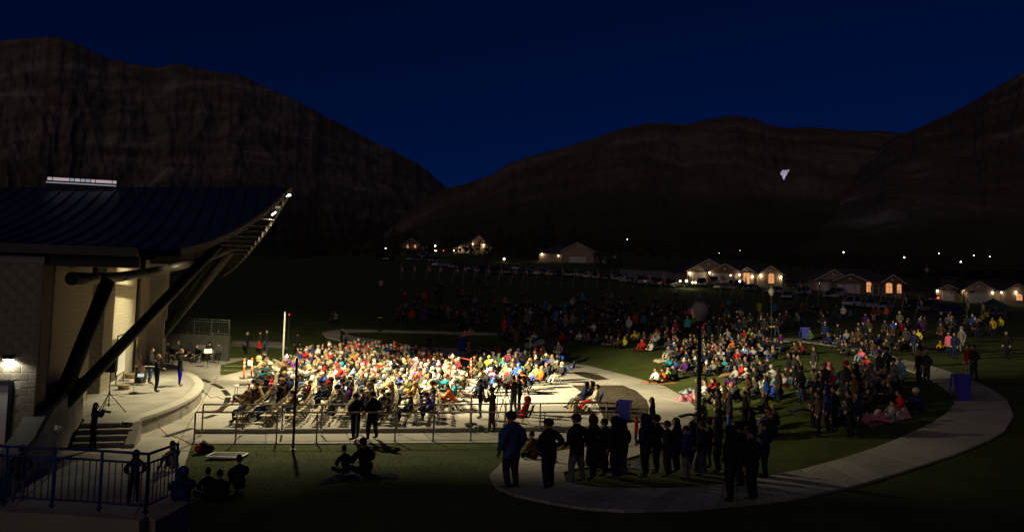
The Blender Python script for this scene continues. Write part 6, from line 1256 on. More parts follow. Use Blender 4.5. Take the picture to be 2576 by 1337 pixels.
# blankets
def blanket(q, w, l, rz, mats, lbl, bump=.06, name='blanket', cat='blanket'):
    m = MB(); nx, ny = 14, 12; vs = []; sd = rq.random() * 50
    for j in range(ny + 1):
        for i in range(nx + 1):
            x = (i / nx - .5) * w * (1 + .05 * math.sin(j)); y = (j / ny - .5) * l; X, Y = rotp(x, y, rz)
            e = min(i, nx - i, j, ny - j); h = .02 + (abs(mnoise.noise(Vector((x * 2.2 + sd, y * 2.2, 0)))) * bump * 2.4 if e > 0 else 0); gzz = max(gz(q[0] + X, q[1] + Y), .04 if plaza_dist(q[0] + X, q[1] + Y) < .01 else 0); vs.append((X, Y, gzz - q[2] + h))
    m.add(vs, [(j * (nx + 1) + i, j * (nx + 1) + i + 1, (j + 1) * (nx + 1) + i + 1, (j + 1) * (nx + 1) + i) for j in range(ny) for i in range(nx)], 0, True); o = m.build(name, mats, None); o.location = q; tag(o, lbl, cat)
def patt(n, a, b, sc): return mat('pattern_' + n, a, .9, 0, sc, col2=b, detail=1)
for (x, y, w, l, rz, mm, lbl, bp_) in ((652, 866, 4.2, 4.0, .4, mat('tarp_pale', (.26, .25, .23), .8, .1, 2), 'pale ground sheet spread on the left lawn', .02), (590, 868, 3.5, 2.4, .5, mat('tarp_grey', (.16, .15, .14), .8, .1, 2), 'long grey ground sheet left of the pale one', .02),
    (1222, 905, 2.3, 2.0, .2, patt('quilt', (.72, .40, .28), (.80, .66, .5), 6), 'orange and cream patterned blanket over laps behind the plaza', .28), (1655, 964, 2.2, 1.2, .3, patt('orangeq', (.5, .2, .06), (.25, .12, .05), 4), 'orange blanket under the group above the path', .05),
    (1680, 904, 2.0, 1.3, .2, CM['cream'], 'cream blanket over legs left of the grey hood', .15), (1805, 924, 3.2, 1.4, .1, patt('lace', (.55, .52, .46), (.30, .28, .24), 5), 'large crocheted cream blanket on the middle lawn', .2), (1855, 936, 2.2, 1.6, -.3, CM['tan'], 'flat tan blanket on the right lawn', .04),
    (1888, 890, 2.8, 1.2, 0, patt('plaid', (.6, .55, .6), (.12, .05, .25), 8), 'white and purple patterned blanket in the crowd', .25), (1737, 1008, 1.6, .9, .2, patt('pinkb', (.62, .22, .32), (.5, .14, .2), 4), 'pink blanket at the path edge left of near lamp post', .18), (1752, 985, 2.0, 1.2, .2, patt('navyb', (.32, .36, .4), (.05, .08, .14), 5), 'mottled blue blanket above the pink one', .2),
    (1771, 1010, .9, 1.6, .1, patt('spots', (.62, .52, .5), (.6, .12, .04), 6), 'white blanket with orange spots beside the lamp post', .3), (1870, 950, 2.2, 1.2, 0, CM['purple'], 'dark purple blanket on the right lawn', .05), (1930, 965, 1.3, 1.4, 0, patt('bw', (.5, .5, .42), (.03, .03, .03), 7), 'black and white patterned blanket round a seated figure', .4),
    (2225, 1055, 1.8, 1.0, .2, patt('florals', (.52, .5, .52), (.35, .06, .09), 6), 'white and red patterned blanket at the lower right', .3), (1530, 1172, 2.4, 1.2, .1, CM['grey'], 'grey blanket on the dark grass near the path corner', .1), (1350, 1160, 1.4, .8, .1, CM['light grey'], 'pale cloth under the pair below the railing', .05), (905, 1200, 2.0, 1.0, .1, CM['navy'], 'dark blanket under the two near lawn figures', .05),
    (1460, 1040, 1.0, .9, .3, CM['khaki'], 'khaki blanket at the feet of the three in camp chairs', .3), (1388, 868, 2.6, 1.6, .3, mat('tarp_teal', (.07, .09, .08), .8, .1, 3), 'grey green ground sheet behind the plaza', .03), (1345, 865, 1.8, 1.2, .1, CM['light grey'], 'pale crumpled blanket behind the plaza', .15), (2150, 985, 2.0, 1.2, .4, patt('yel', (.4, .36, .12), (.05, .05, .06), 6), 'yellow and black blanket on the reclined chair', .3),
    (1175, 838, 1.4, 1.2, 0, patt('flower', (.6, .5, .4), (.45, .1, .06), 7), 'flowered blanket in the crowd behind the stroller', .3)):
    q = at(x, y); z_ = ZP if plaza_dist(q[0], q[1]) < .01 else q[2]; blanket((q[0], q[1], z_), w, l, rz, mm, lbl, bp_)
# solar-panel like frame on the grass and the backpack
q = at(572, 1150); t = thing('window_frame', 'white framed dark grid panel lying flat on the near grass', 'panel', (q[0], q[1], q[2] + .05), -.03); m = MB()
for a, b, c, d in ((0, -.36, 1.15, .06), (0, .36, 1.15, .06), (-.56, 0, .06, .68), (.56, 0, .06, .68)): m.box((a, b, .03), (c, d, .05))
m.build('frame', M_white, t)
for i in range(6):
    for j in range(2): m = MB(); m.box((-.44 + .176 * i, -.165 + .33 * j, .02), (.165, .31, .02)); m.build('pane', mat('cell_black', (.02, .02, .03), .3, .1, 5), t)
q = at(510, 1138); t = thing('backpack', 'red and black backpack lying on the near grass by the railing end', 'bag', q, .3); m = MB(); m.ball((0, 0, .16), (.26, .2, .2), 10, 8); m.ball((.18, .1, .12), (.2, .16, .14), 10, 8); m.build('body', CM['black'], t); m = MB(); m.ball((-.14, -.1, .17), (.13, .13, .14), 8, 6); m.build('pocket', CM['red'], t); m = MB(); m.tube([(-.05, .1, .3), (0, .0, .42), (.1, .05, .32)], .02, 6); m.build('strap', CM['black'], t)
q = flat(1193, 1084, ZP); t = thing('wreath', 'small dark green wreath lying on the plaza near the railing', 'wreath', q); m = MB()
for i in range(90): a = rq.uniform(0, 6.28); r = rq.uniform(.16, .34); h = rq.uniform(.03, .16); m.add([(r * math.cos(a), r * math.sin(a), h), (r * math.cos(a + .2) * 1.3, r * math.sin(a + .2) * 1.3, h + .06), (r * math.cos(a + .1), r * math.sin(a + .1), h + .1)], [(0, 1, 2)])
tag(m.build('leaf', CM['green'], t), kind='stuff')
m = MB(); m.box((.05, 0, .14), (.12, .03, .1)); m.build('ribbon', CM['red'], t)
# power socket boxes with cables on the stage face
def cable(pts, lbl, mm, z=.05, r=.012):
    P3 = [Vector(flat(x, y, z)) if len(p_) == 2 else Vector(flat(x, y, p_[2])) for p_ in pts for x, y in [p_[:2]]]; q0 = P3[0].copy(); m = MB(); m.tube([p - q0 for p in P3], r, 5); o = m.build('cable', mm, None); o.location = q0; tag(o, lbl, 'cable')
cable([(398, 1062, .45), (402, 1075), (420, 1092), (450, 1100), (470, 1110), (482, 1118)], 'red cable running from the stage socket to the lawn corner', mat('cable_red', (.5, .1, .05), .6, 0))
cable([(512, 985, .5), (520, 990), (530, 1000), (545, 996), (560, 1003), (590, 1000), (605, 1008)], 'thin dark cable looping from the stage to the white table', M_dark)
for x, y, l in ((394, 1047, 'grey socket box on the stage face with red cable'), (508, 983, 'grey socket box at the stage bulge with dark cable'), (468, 1021, 'small socket box midway on the stage face')):
    q = flat(x, y, .5); t = thing('socket_box', l, 'socket', (q[0] + .02, q[1] - .03, .5), .4); m = MB(); m.box((0, 0, 0), (.14, .08, .14)); m.build('box', M_steel, t); m = MB(); m.box((.0, -.05, 0), (.08, .02, .08)); m.build('cover', M_white, t)
q = Vector(xyz(PWG + .15, 27.4, 1.35)); t = thing('security_light', 'white twin security lamp on the wing wall under the struts', 'lamp', q); m = MB(); m.box((0, 0, 0), (.06, .16, .14), .29); m.build('bracket', M_white, t)
for s in (-1, 1): m = MB(); m.cyl((.03, .07 * s, .02), (.14, .1 * s, -.05), .035, .06, 8); m.build('head', M_white, t)
# red light beside the pole, phone screens
q = at(722, 917); t = thing('warning_light', 'tiny red light on a thin stake right of the silver pole', 'light', q); m = MB(); m.cyl((0, 0, 0), (0, 0, 3.55), .012, .01, 5); m.build('stake', M_dark, t); m = MB(); m.ball((0, 0, 3.58), .03, 6, 5); m.build('bulb', MATS['tally_red'], t)
M_scr = mat('phone_glow', (.5, .6, .7), .4, 0, emit=(.7, .85, 1.0), estr=3)
for i, (x, y, h) in enumerate(((870, 975, 0), (2254, 854, 1.3), (1869, 911, .9), (2582, 880, 1.3), (1555, 838, 1.3), (2161, 800, 1.3), (345, 945, 0), (1140, 1027, 0))):
    q = at(x, y) if h else flat(x, y, 1.05); t = thing('phone', 'glowing phone screen in the crowd, %s from left' % ordw(i + 1), 'phone', (q[0], q[1], q[2] + h), .4 * i); m = MB(); m.box((0, 0, 0), (.075, .01, .15)); m.build('case', M_dark, t); m = MB(); m.box((0, -.007, 0), (.068, .004, .14)); m.build('screen', M_scr, t)
# ------------------------------------------------------------------ flag row on the far lawn
fr_ = []
K4 = lambda x, y: ((1200 + x * .5823) / 1.59, (900 + y * .5823) / 1.59)
K3 = lambda x, y: ((2600 + x * .5807) / 1.59, (950 + y * .5807) / 1.59)
for x, y, ln in ((694, 392, .0), (775, 392, .04), (860, 392, .16), (949, 395, .08), (1035, 400, .30), (1120, 402, .05), (1188, 405, .12), (1265, 408, .20), (1357, 410, .16), (1443, 412, .25), (1525, 414, .2), (1618, 415, .08), (1700, 417, .0), (1793, 420, .05), (1868, 425, .22), (1957, 430, .16), (2037, 435, .05), (2118, 440, .14), (2198, 445, .22), (2283, 450, .16), (2370, 455, .2), (2472, 460, .2)): fr_.append((*K4(x, y), ln))
for x, y, ln in ((66, 375, .2), (150, 385, .3), (230, 395, .2), (404, 410, .0), (480, 410, .1), (556, 415, .1), (632, 425, .14), (712, 430, .06), (775, 435, .1), (893, 445, .2), (995, 450, .24), (1070, 460, .32), (1152, 465, .1), (1218, 470, -.3), (1328, 475, .05), (1398, 480, .05), (1480, 490, .24), (1570, 500, .26), (1658, 515, .34), (1730, 540, .16), (1822, 560, .24), (2185, 580, .0), (2285, 590, .03)): fr_.append((*K3(x, y), ln))
for i, (x, y, ln) in enumerate(fr_):
    q = at(x, y); us_flag(0, 0, None, 'small United States flag on a leaning white pole, %s from left in the far row' % ordw(i + 1), max(2.6, min(3.8, 49 / FPX * q[1])) if i < 22 else max(2.8, min(4.2, 62 / FPX * q[1])), W=.9, L=1.3, lean=ln, loc=q, pole_r=.03, group='flags standing in a row on the far lawn', base=False)

# ------------------------------------------------------------------ parked cars
M_gl = mat('car_glass', (.012, .014, .018), .12, 0, spec=.6); M_tyre = mat('tyre', (.015, .015, .015), .9, 0); M_rim = mat('wheel_rim', (.3, .3, .3), .4, 0, metal=.6)
M_hl = mat('headlight_glass', (.6, .6, .6), .15, 0, spec=.8); M_tl = mat('tail_glass', (.25, .01, .01), .2, 0)
PAINT = {k: mat('paint_' + k.replace(' ', '_'), c, .28, .02, 1, spec=.6) for k, c in {'white': (.62, .63, .65), 'silver': (.32, .33, .35), 'grey': (.10, .105, .11), 'black': (.012, .012, .014), 'dark blue': (.02, .03, .10), 'red': (.20, .015, .015), 'tan': (.30, .24, .16), 'pale blue': (.22, .30, .42)}.items()}
def car_mesh(kind):
    L = {'saloon': 4.7, 'suv': 4.8, 'pickup': 5.7, 'van': 5.1}[kind]; h = {'saloon': .82, 'suv': 1.02, 'pickup': 1.08, 'van': 1.0}[kind]; T_ = {'saloon': 1.44, 'suv': 1.78, 'pickup': 1.85, 'van': 1.85}[kind]; W_ = 1.84 if kind != 'pickup' else 2.0
    a = L / 2; body = MB(); prof = [(-a, .35), (-a, h * .9), (-a + .25, h), (a - 1.2, h), (a - .25, h * .86), (a, h * .66), (a, .35), (a - .5, .25), (-a + .5, .25)]
    if kind == 'pickup': prof = [(-a, .5), (-a, h), (a - 1.4, h), (a - .15, h * .93), (a, h * .8), (a, .45), (a - .5, .35), (-a + .5, .35)]
    body.prism(prof, -W_ / 2, W_ / 2, 0, lambda x, z, y: (y * (1 - .03 * (abs(x) > a - .3)), x, z))
    c0, c1, c2, c3 = {'saloon': (-a + .9, -a + 1.5, a - 2.05, a - 1.35), 'suv': (-a + .15, -a + .5, a - 2.0, a - 1.3), 'pickup': (-.9, -.7, a - 2.2, a - 1.5), 'van': (-a + .1, -a + .35, a - 1.6, a - .8)}[kind]
    roof = MB(); w2 = W_ / 2 - .22; body.add([(-w2, c1, T_), (w2, c1, T_), (w2, c2, T_), (-w2, c2, T_), (-w2, c1, T_ - .06), (w2, c1, T_ - .06), (w2, c2, T_ - .06), (-w2, c2, T_ - .06)], [(0, 1, 2, 3), (1, 0, 4, 5), (2, 1, 5, 6), (3, 2, 6, 7), (0, 3, 7, 4)])
    gl = MB(); w1 = W_ / 2 - .06; gl.add([(-w1, c0, h), (w1, c0, h), (w1, c3, h), (-w1, c3, h), (-w2, c1, T_ - .05), (w2, c1, T_ - .05), (w2, c2, T_ - .05), (-w2, c2, T_ - .05)], [(0, 1, 5, 4), (1, 2, 6, 5), (2, 3, 7, 6), (3, 0, 4, 7)])
    for s in (-1, 1):
        for (ya, yb) in ((c0, c1), (c3, c2), ((c1 + c2) / 2, (c1 + c2) / 2)): body.cyl((s * (w1 + .005), ya, h), (s * (w2 + .005), yb, T_ - .03), .045, .04, 5)
    if kind == 'pickup':
        body.box((0, -a + 1.0, h + .0), (W_ - .3, 1.7, .02))
    wheels = []
    for s in (-1, 1):
        for y in (-a + .9, a - .95): wheels.append((s * (W_ / 2 - .10), y))
    return body, gl, wheels, a, h, W_, (.33 if kind == 'saloon' else .38)
CARM = {}
for k in ('saloon', 'suv', 'pickup', 'van'):
    b, g, wh, a, h, W_, wr = car_mesh(k); w = MB(); w.cyl((-.11, 0, 0), (.11, 0, 0), wr, wr, 14); rm = MB(); rm.cyl((-.118, 0, 0), (.118, 0, 0), wr * .58, wr * .58, 10)
    hl = MB(); hl.box((0, 0, 0), (.34, .08, .14)); tl = MB(); tl.box((0, 0, 0), (.2, .06, .22)); bu = MB(); bu.box((0, 0, 0), (W_ - .1, .1, .16)); pl = MB(); pl.box((0, a + .08, .48), (.3, .01, .13))
    CARM[k] = (b.mesh('body', [PAINT['white']]), g.mesh('windows', [M_gl]), w.mesh('wheel', [M_tyre]), rm.mesh('rim', [M_rim]), hl.mesh('headlight', [M_hl]), tl.mesh('taillight', [M_tl]), bu.mesh('bumper', [M_rim]), wh, a, h, W_, wr)
CARS = []
def car(x, y, kind, paint, rz, lbl=None, lit=None, z=None):
    q = at(x, y); B_ = CARM[kind]; t = thing('parked_car', '', 'car', q, rz, 'cars parked beyond the lawn'); CARS.append((x, t, kind, paint, lbl))
    def add(nm, me, loc=(0, 0, 0), m=None, par=None):
        o = bpy.data.objects.new(nm, me); COL.objects.link(o); o.parent = par or t; o.location = loc
        if m: o.material_slots[0].link = 'OBJECT'; o.material_slots[0].material = m
        return o
    add('body', B_[0], m=PAINT[paint]); add('windows', B_[1]); add('bumper', B_[6], (0, B_[8] + .02, .45)); add('bumper', B_[6], (0, -B_[8] - .02, .45))
    for wx, wy in B_[7]: wo = add('wheel', B_[2], (wx, wy, B_[11])); add('rim', B_[3], (0, 0, 0), par=wo)
    for s in (-1, 1): add('headlight', B_[4], (s * (B_[10] / 2 - .3), B_[8] + .0, B_[9] * .72), m=lit if lit else None); add('taillight', B_[5], (s * (B_[10] / 2 - .12), -B_[8], B_[9] * .8))
rc = random.Random(12)
row = [(960, 652, 'suv', 'black'), (978, 655, 'saloon', 'grey'), (1042, 657, 'suv', 'silver'), (1062, 650, 'van', 'white'), (1075, 655, 'saloon', 'grey'), (1092, 659, 'saloon', 'black'), (1112, 672, 'pickup', 'white'), (1148, 676, 'pickup', 'grey'), (1170, 678, 'saloon', 'dark blue'), (1190, 682, 'suv', 'silver'), (1218, 686, 'pickup', 'dark blue'), (1245, 688, 'suv', 'black'), (1268, 689, 'saloon', 'red'),
       (1290, 690, 'saloon', 'silver'), (1302, 681, 'suv', 'white'), (1325, 692, 'saloon', 'grey'), (1344, 687, 'suv', 'silver'), (1362, 693, 'van', 'white'), (1385, 694, 'saloon', 'silver'), (1408, 695, 'saloon', 'dark blue'), (1432, 696, 'suv', 'grey'), (1456, 697, 'suv', 'silver'), (1480, 700, 'saloon', 'white'), (1503, 702, 'suv', 'black'), (1535, 705, 'saloon', 'grey'), (1560, 707, 'suv', 'silver'), (1585, 712, 'saloon', 'white'), (1610, 714, 'suv', 'dark blue'), (1636, 718, 'pickup', 'silver'), (1665, 720, 'suv', 'red'),
       (1700, 722, 'saloon', 'black'), (1765, 720, 'suv', 'black'), (1795, 716, 'pickup', 'black'), (1822, 728, 'saloon', 'silver'), (1860, 726, 'suv', 'black'), (1890, 732, 'saloon', 'grey'), (1955, 738, 'saloon', 'silver'), (1983, 752, 'saloon', 'pale blue'), (2020, 742, 'suv', 'dark blue'), (2090, 750, 'saloon', 'grey'), (2102, 745, 'suv', 'silver'), (2150, 772, 'van', 'white'), (2185, 776, 'suv', 'pale blue'), (2225, 778, 'saloon', 'silver'), (2300, 778, 'suv', 'black'), (2345, 785, 'pickup', 'grey'), (2395, 792, 'suv', 'dark blue'), (2350, 757, 'saloon', 'black')]
for x, y, k, pnt in row: car(x, y, k, pnt, rc.choice([2.4, 2.6, 2.2, -1.0, 2.9]) + rc.uniform(-.15, .15))
CARS.sort(key=lambda c: c[0])
for i, (x, t, k, pnt, lbl) in enumerate(CARS): t['label'] = '%s %s parked beyond the lawn, %s vehicle from left' % (pnt, {'saloon': 'saloon car', 'suv': 'tall estate car', 'pickup': 'pickup truck', 'van': 'van'}[k], ordw(i + 1))

# ------------------------------------------------------------------ houses
M_stucco = mat('stucco_tan', (.34, .27, .20), .9, .06, 1); M_brick = mat('brick_face', (.20, .13, .09), .9, .15, 1.5); M_shingle = mat('roof_shingle', (.06, .058, .062), .9, .15, 1.2); M_trim = mat('trim_white', (.62, .60, .56), .6, .04, 2); M_gdoor = mat('garage_white', (.60, .58, .55), .6, .04, 2)
M_win = mat('warm_window', (.4, .2, .1), .5, 0, emit=(1.0, .42, .16), estr=.75); M_wind = mat('dark_window', (.02, .022, .03), .2, 0); M_bulb = mat('porch_bulb', (.9, .8, .6), .4, 0, emit=(1.0, .86, .55), estr=13)
def arched(w, h, n=8):
    return [(-w / 2, 0), (w / 2, 0), (w / 2, h - w * .25)] + [(w / 2 * math.cos(math.pi * i / n), h - w * .25 + w * .25 * math.sin(math.pi * i / n)) for i in range(1, n)] + [(-w / 2, h - w * .25)]
def house(q, rz, lbl, wings, main, doors=(), wins=(), lamps=(), emit_k=1.0, cat='house'):
    """wings: (x0,x1,depth_front,eave,ridge,mat); main: (x0,x1,y0,y1,eave,ridge); front faces -y"""
    t = thing('house', lbl, cat, q, rz); x0, x1, y0, y1, ev, rg = main
    m = MB(); m.box(((x0 + x1) / 2, (y0 + y1) / 2, ev / 2 - .5), (x1 - x0, y1 - y0, ev + 1)); m.build('wall', M_stucco, t)
    m = MB(); o = .6; ym = (y0 + y1) / 2; hip = (y1 - y0) / 2 * .9
    m.add([(x0 - o, y0 - o, ev), (x1 + o, y0 - o, ev), (x1 + o, y1 + o, ev), (x0 - o, y1 + o, ev), (x0 + hip, ym, rg), (x1 - hip, ym, rg), (x0 - o, y0 - o, ev - .2), (x1 + o, y0 - o, ev - .2), (x1 + o, y1 + o, ev - .2), (x0 - o, y1 + o, ev - .2)], [(0, 1, 5, 4), (1, 2, 5), (2, 3, 4, 5), (3, 0, 4), (6, 9, 8, 7), (0, 6, 7, 1), (1, 7, 8, 2), (2, 8, 9, 3), (3, 9, 6, 0)]); m.build('roof', M_shingle, t)
    for a, b, yf, e, r, mm in wings:
        m = MB(); c = (a + b) / 2; m.add([(a, yf, -1), (b, yf, -1), (b, yf, e), (c, yf, r), (a, yf, e), (a, y1 - 1, -1), (b, y1 - 1, -1), (b, y1 - 1, e), (c, y1 - 1, r), (a, y1 - 1, e)], [(0, 1, 2, 3, 4), (1, 6, 7, 2), (5, 0, 4, 9)]); m.build('wall', mm, t)
        m = MB(); k = (r - e) / ((b - a) / 2); of = .5; m.add([(a - of, yf - of, e - k * of + .12), (c, yf - of, r + .12), (b + of, yf - of, e - k * of + .12), (a - of, y1 - 2, e - k * of + .12), (c, y1 - 2, r + .12), (b + of, y1 - 2, e - k * of + .12), (a - of, yf - of, e - k * of - .05), (c, yf - of, r - .08), (b + of, yf - of, e - k * of - .05)], [(0, 1, 4, 3), (1, 2, 5, 4), (0, 6, 7, 1), (1, 7, 8, 2)]); ro = m.build('roof', M_shingle, t)
        m = MB(); m.add([(a - of, yf - of - .03, e - k * of - .1), (c, yf - of - .03, r - .12), (b + of, yf - of - .03, e - k * of - .1), (b + of, yf - of - .03, e - k * of + .12), (c, yf - of - .03, r + .12), (a - of, yf - of - .03, e - k * of + .12)], [(0, 1, 4, 5), (1, 2, 3, 4)]); m.build('bargeboard', M_trim, ro)
        m = MB(); m.cyl((c, yf - .06, r - 1.0), (c, yf - .01, r - 1.0), .28, .28, 8); m.build('vent', M_trim, t)
    for x, yf, w, h in doors:
        m = MB(); m.box((x, yf - .04, h / 2), (w, .1, h)); d = m.build('garage_door', M_gdoor, t)
        for i in range(4): m = MB(); m.box((x, yf - .11, h * (i + .5) / 4), (w - .12, .03, h / 4 - .08)); m.build('panel', M_gdoor, d)
    for x, yf, z, w, h, lit in wins:
        m = MB(); m.prism(arched(w + .24, h + .2), -.05, .03, 0, lambda u, v, k, x=x, yf=yf, z=z: (x + u, yf - .05 + k, z - .1 + v)); f = m.build('window', M_trim, t)
        m = MB(); m.prism(arched(w, h), -.10, -.055, 0, lambda u, v, k, x=x, yf=yf, z=z: (x + u, yf - .05 + k, z + v)); m.build('pane', M_win if lit else M_wind, f)
        m = MB(); m.box((x, yf - .165, z + h / 2), (.06, .03, h - .1)); m.box((x, yf - .165, z + h * .62), (w, .03, .06)); m.build('mullion', M_trim, f)
    for x, yf, z, e in lamps:
        m = MB(); m.box((x, yf - .09, z), (.2, .16, .34)); m.build('porch_lamp', M_bulb, t)
        l = bpy.data.lights.new('porch_light', 'POINT'); l.energy = e * emit_k; l.color = (1, .74, .42); l.shadow_soft_size = .12; o_ = bpy.data.objects.new('porch_light', l); COL.objects.link(o_); o_.parent = t; o_.location = (x, yf - .45, z - .15)
    return t
def hq(x, y, d): v = deep(x, y, d); return (v[0], v[1], v[2])
# house one: pixels per metre about 11.1 at 184 m
q = hq(1728, 712, 184); s1 = 184 / FPX
house(q, .06, 'lit tan house with four gables and glowing porch lamps, left of the three',
      [(-.1, 9.6, -.5, 2.9, 5.5, M_stucco), (4.6, 11.6, -1.6, 2.9, 4.5, M_brick), (16.0, 21.6, -1.0, 2.6, 4.4, M_stucco), (11.9, 15.2, -.4, 3.0, 3.9, M_stucco)], (0, 21.6, 0, 13, 2.9, 5.3),
      [(2.6, -.5, 3.0, 2.4), (8.1, -1.6, 5.6, 2.4)], [(13.5, -.4, .2, 1.3, 2.6, 1), (17.0, 0, .9, 1.2, 1.5, 0), (19.0, -1.0, .5, 1.2, 2.2, 1)],
      [(.45, -.5, 2.3, 45), (4.6, -1.6, 2.5, 45), (11.5, -1.6, 2.2, 45), (14.9, -.4, 1.9, 30), (16.6, -1.0, 2.2, 45), (21.2, -1.0, 1.9, 40)])
q = hq(2048, 738, 182)
house(q, .08, 'dark brown house with three warm orange arched windows, middle of the three',
      [(0.0, 8.4, -.4, 3.1, 5.4, M_stucco), (3.8, 11.4, -1.4, 3.1, 4.5, M_brick), (15.2, 20.2, -.8, 3.0, 4.6, M_brick)], (0, 20.6, 0, 14, 3.1, 6.2),
      [(1.7, -.4, 2.6, 2.3), (7.3, -1.4, 5.2, 2.3)], [(12.6, -.0, .7, 1.1, 2.2, 1), (14.2, .0, .2, 1.0, 2.4, 0), (16.9, -.8, .6, 1.4, 2.2, 1), (19.0 - .7 + .0, -.8, 0, .1, .1, 0), (20.0 - .75, -.02 - .8, .6, .9, 2.0, 1)], [])
q = hq(2352, 758, 188)
house(q, .10, 'low dark house with warm lamps along its garage front, rightmost of the three',
      [(0, 5.4, -.4, 2.9, 3.9, M_stucco), (5.4, 13.6, -1.6, 2.9, 4.8, M_stucco), (16.0, 23.0, -1.0, 2.9, 4.6, M_stucco)], (0, 24, 0, 13, 2.9, 5.3),
      [(3.0, -.4, 3.0, 2.2), (9.6, -1.6, 6.0, 2.2)], [(20.0, -1.0, .8, 1.4, 1.4, 1)], [(.3, -.4, 2.5, 30), (6.0, -1.6, 2.7, 30), (13.0, -1.6, 2.4, 14), (15.6, -1.0, 2.5, 30), (19.2, -1.0, 2.6, 26)])
q = hq(1356, 662, 262)
house(q, .02, 'dim gabled house behind the parked cars with one lit wall', [(7.0, 17.5, -1.2, 4.2, 6.9, M_stucco)], (0, 22, 0, 12, 3.4, 6.2), [(12.3, -1.2, 5.2, 2.4)], [(19.5, 0, 1, 1.5, 1.3, 0)], [(.9, 0, 3.1, 60), (6.2, 0, 2.6, 2)], 1.0)
q = hq(1140, 642, 330)
house(q, 0.1, 'far house with a bright double porch light above the parked cars', [(2.0, 8.0, -1.0, 3.6, 5.6, M_stucco)], (0, 10, 0, 9, 3.2, 5.6), [(5.0, -1, 3.4, 2.4)], [], [(2.3, -1, 2.6, 90), (6.9, -1, 2.7, 90)], 1.3)
q = hq(1186, 648, 320)
house(q, .2, 'tall narrow lit house end beside the bright porch lights', [(0, 5, -.5, 6.6, 9.0, M_stucco)], (0, 8, 0, 9, 5.0, 7.8), [], [(2.5, -.5, .6, .9, 1.6, 0)], [(.2, -.5, 5.4, 40), (4.6, -.5, 5.2, 130)], 1.2)
q = hq(1004, 634, 360)
house(q, 0, 'distant house with two small lit windows on the far left', [(2, 9, -1, 3.6, 6.5, M_stucco)], (0, 12, 0, 9, 3.2, 6.0), [], [(3.9, -1, 2.0, .8, 1.6, 1), (7.1, -1, 2.0, .8, 1.4, 1)], [], 1.0)
# pale fence line and small sheds
M_vinyl = mat('vinyl_fence', (.13, .13, .135), .6, .04, 2)
def fence(a, b, n, H, lbl):
    A = at(*a); B_ = at(*b); t = thing('fence', lbl, 'fence', A)
    for i in range(n):
        p = A + (B_ - A) * (i / n) - A; p2 = A + (B_ - A) * ((i + 1) / n) - A; m = MB(); m.add([(p[0], p[1], p[2]), (p2[0], p2[1], p2[2]), (p2[0], p2[1], p2[2] + H), (p[0], p[1], p[2] + H), (p[0], p[1] + .06, p[2]), (p2[0], p2[1] + .06, p2[2]), (p2[0], p2[1] + .06, p2[2] + H), (p[0], p[1] + .06, p[2] + H)], [(0, 1, 2, 3), (5, 4, 7, 6), (3, 2, 6, 7)]); m.build('panel', M_vinyl, t)
        m = MB(); m.box((p[0], p[1] - .02, p[2] + H / 2 + .05), (.16, .16, H + .15)); m.build('post', M_vinyl, t)
fence((1560, 694), (1715, 702), 10, 1.8, 'pale panel fence left of the brightly lit house'); fence((1965, 716), (2040, 722), 6, 1.8, 'pale panel fence between the lit house and the dark house')
# ------------------------------------------------------------------ distant lamps
M_far = mat('far_bulb_white', (.9, .9, .8), .4, 0, emit=(1, .97, .85), estr=9); M_farw = mat('far_bulb_warm', (.9, .8, .5), .4, 0, emit=(1, .78, .38), estr=12); M_farr = MATS['tally_red']
def far_lamp(x, y, d, r, m_, i, base=None):
    q = deep(x, y, d); g = gz(q[0], q[1]) if d < 400 else q[2] - 6; t = thing('street_lamp', 'distant %s lamp dot, %s from left along the foothills' % ({id(M_far): 'white', id(M_farw): 'warm', id(M_farr): 'red'}[id(m_)], ordw(i + 1)), 'street lamp', (q[0], q[1], g)); h = max(1.0, q[2] - g)
    m = MB(); m.cyl((0, 0, 0), (0, 0, h), .07, .05, 6); m.build('post', M_dark, t); m = MB(); m.ball((0, 0, h), r * .7, 8, 6); m.build('bulb', m_, t)
fl_ = [(970, 624, 380, .35, M_far), (1095, 618, 360, .5, M_farw), (1094, 632, 360, .3, M_farw), (1097, 645, 330, .22, M_farw), (1115, 648, 330, .2, M_farr), (1141, 648, 330, .25, M_farw), (1268, 660, 250, .4, M_farw), (1578, 602, 390, .28, M_far), (1808, 637, 380, .38, M_far), (1861, 630, 390, .3, M_far), (2122, 634, 390, .42, M_far), (2275, 647, 380, .42, M_far), (2417, 658, 370, .42, M_far), (2362, 637, 390, .25, M_far), (2450, 642, 390, .28, M_farw), (2490, 645, 390, .25, M_farw), (2360, 752, 170, .28, M_farr), (1838, 692, 172, .22, M_farw), (1861, 707, 165, .28, M_farw), (1711, 706, 165, .26, M_farw), (1727, 706, 165, .34, M_farw), (1742, 710, 165, .26, M_farw), (1749, 710, 165, .26, M_farw), (1194, 612, 345, .3, M_farw), (2062, 712, 170, .12, M_far)]
fl_.sort()
for i, (x, y, d, r, mm) in enumerate(fl_): far_lamp(x, y, d, r, mm, i)
for x, y, e in ((1727, 706, 60), (1745, 710, 40)):
    q = deep(x, y, 164); l = bpy.data.lights.new('path_light', 'POINT'); l.energy = e; l.color = (1, .85, .55); l.shadow_soft_size = .2; o = bpy.data.objects.new('path_light', l); COL.objects.link(o); o.location = q
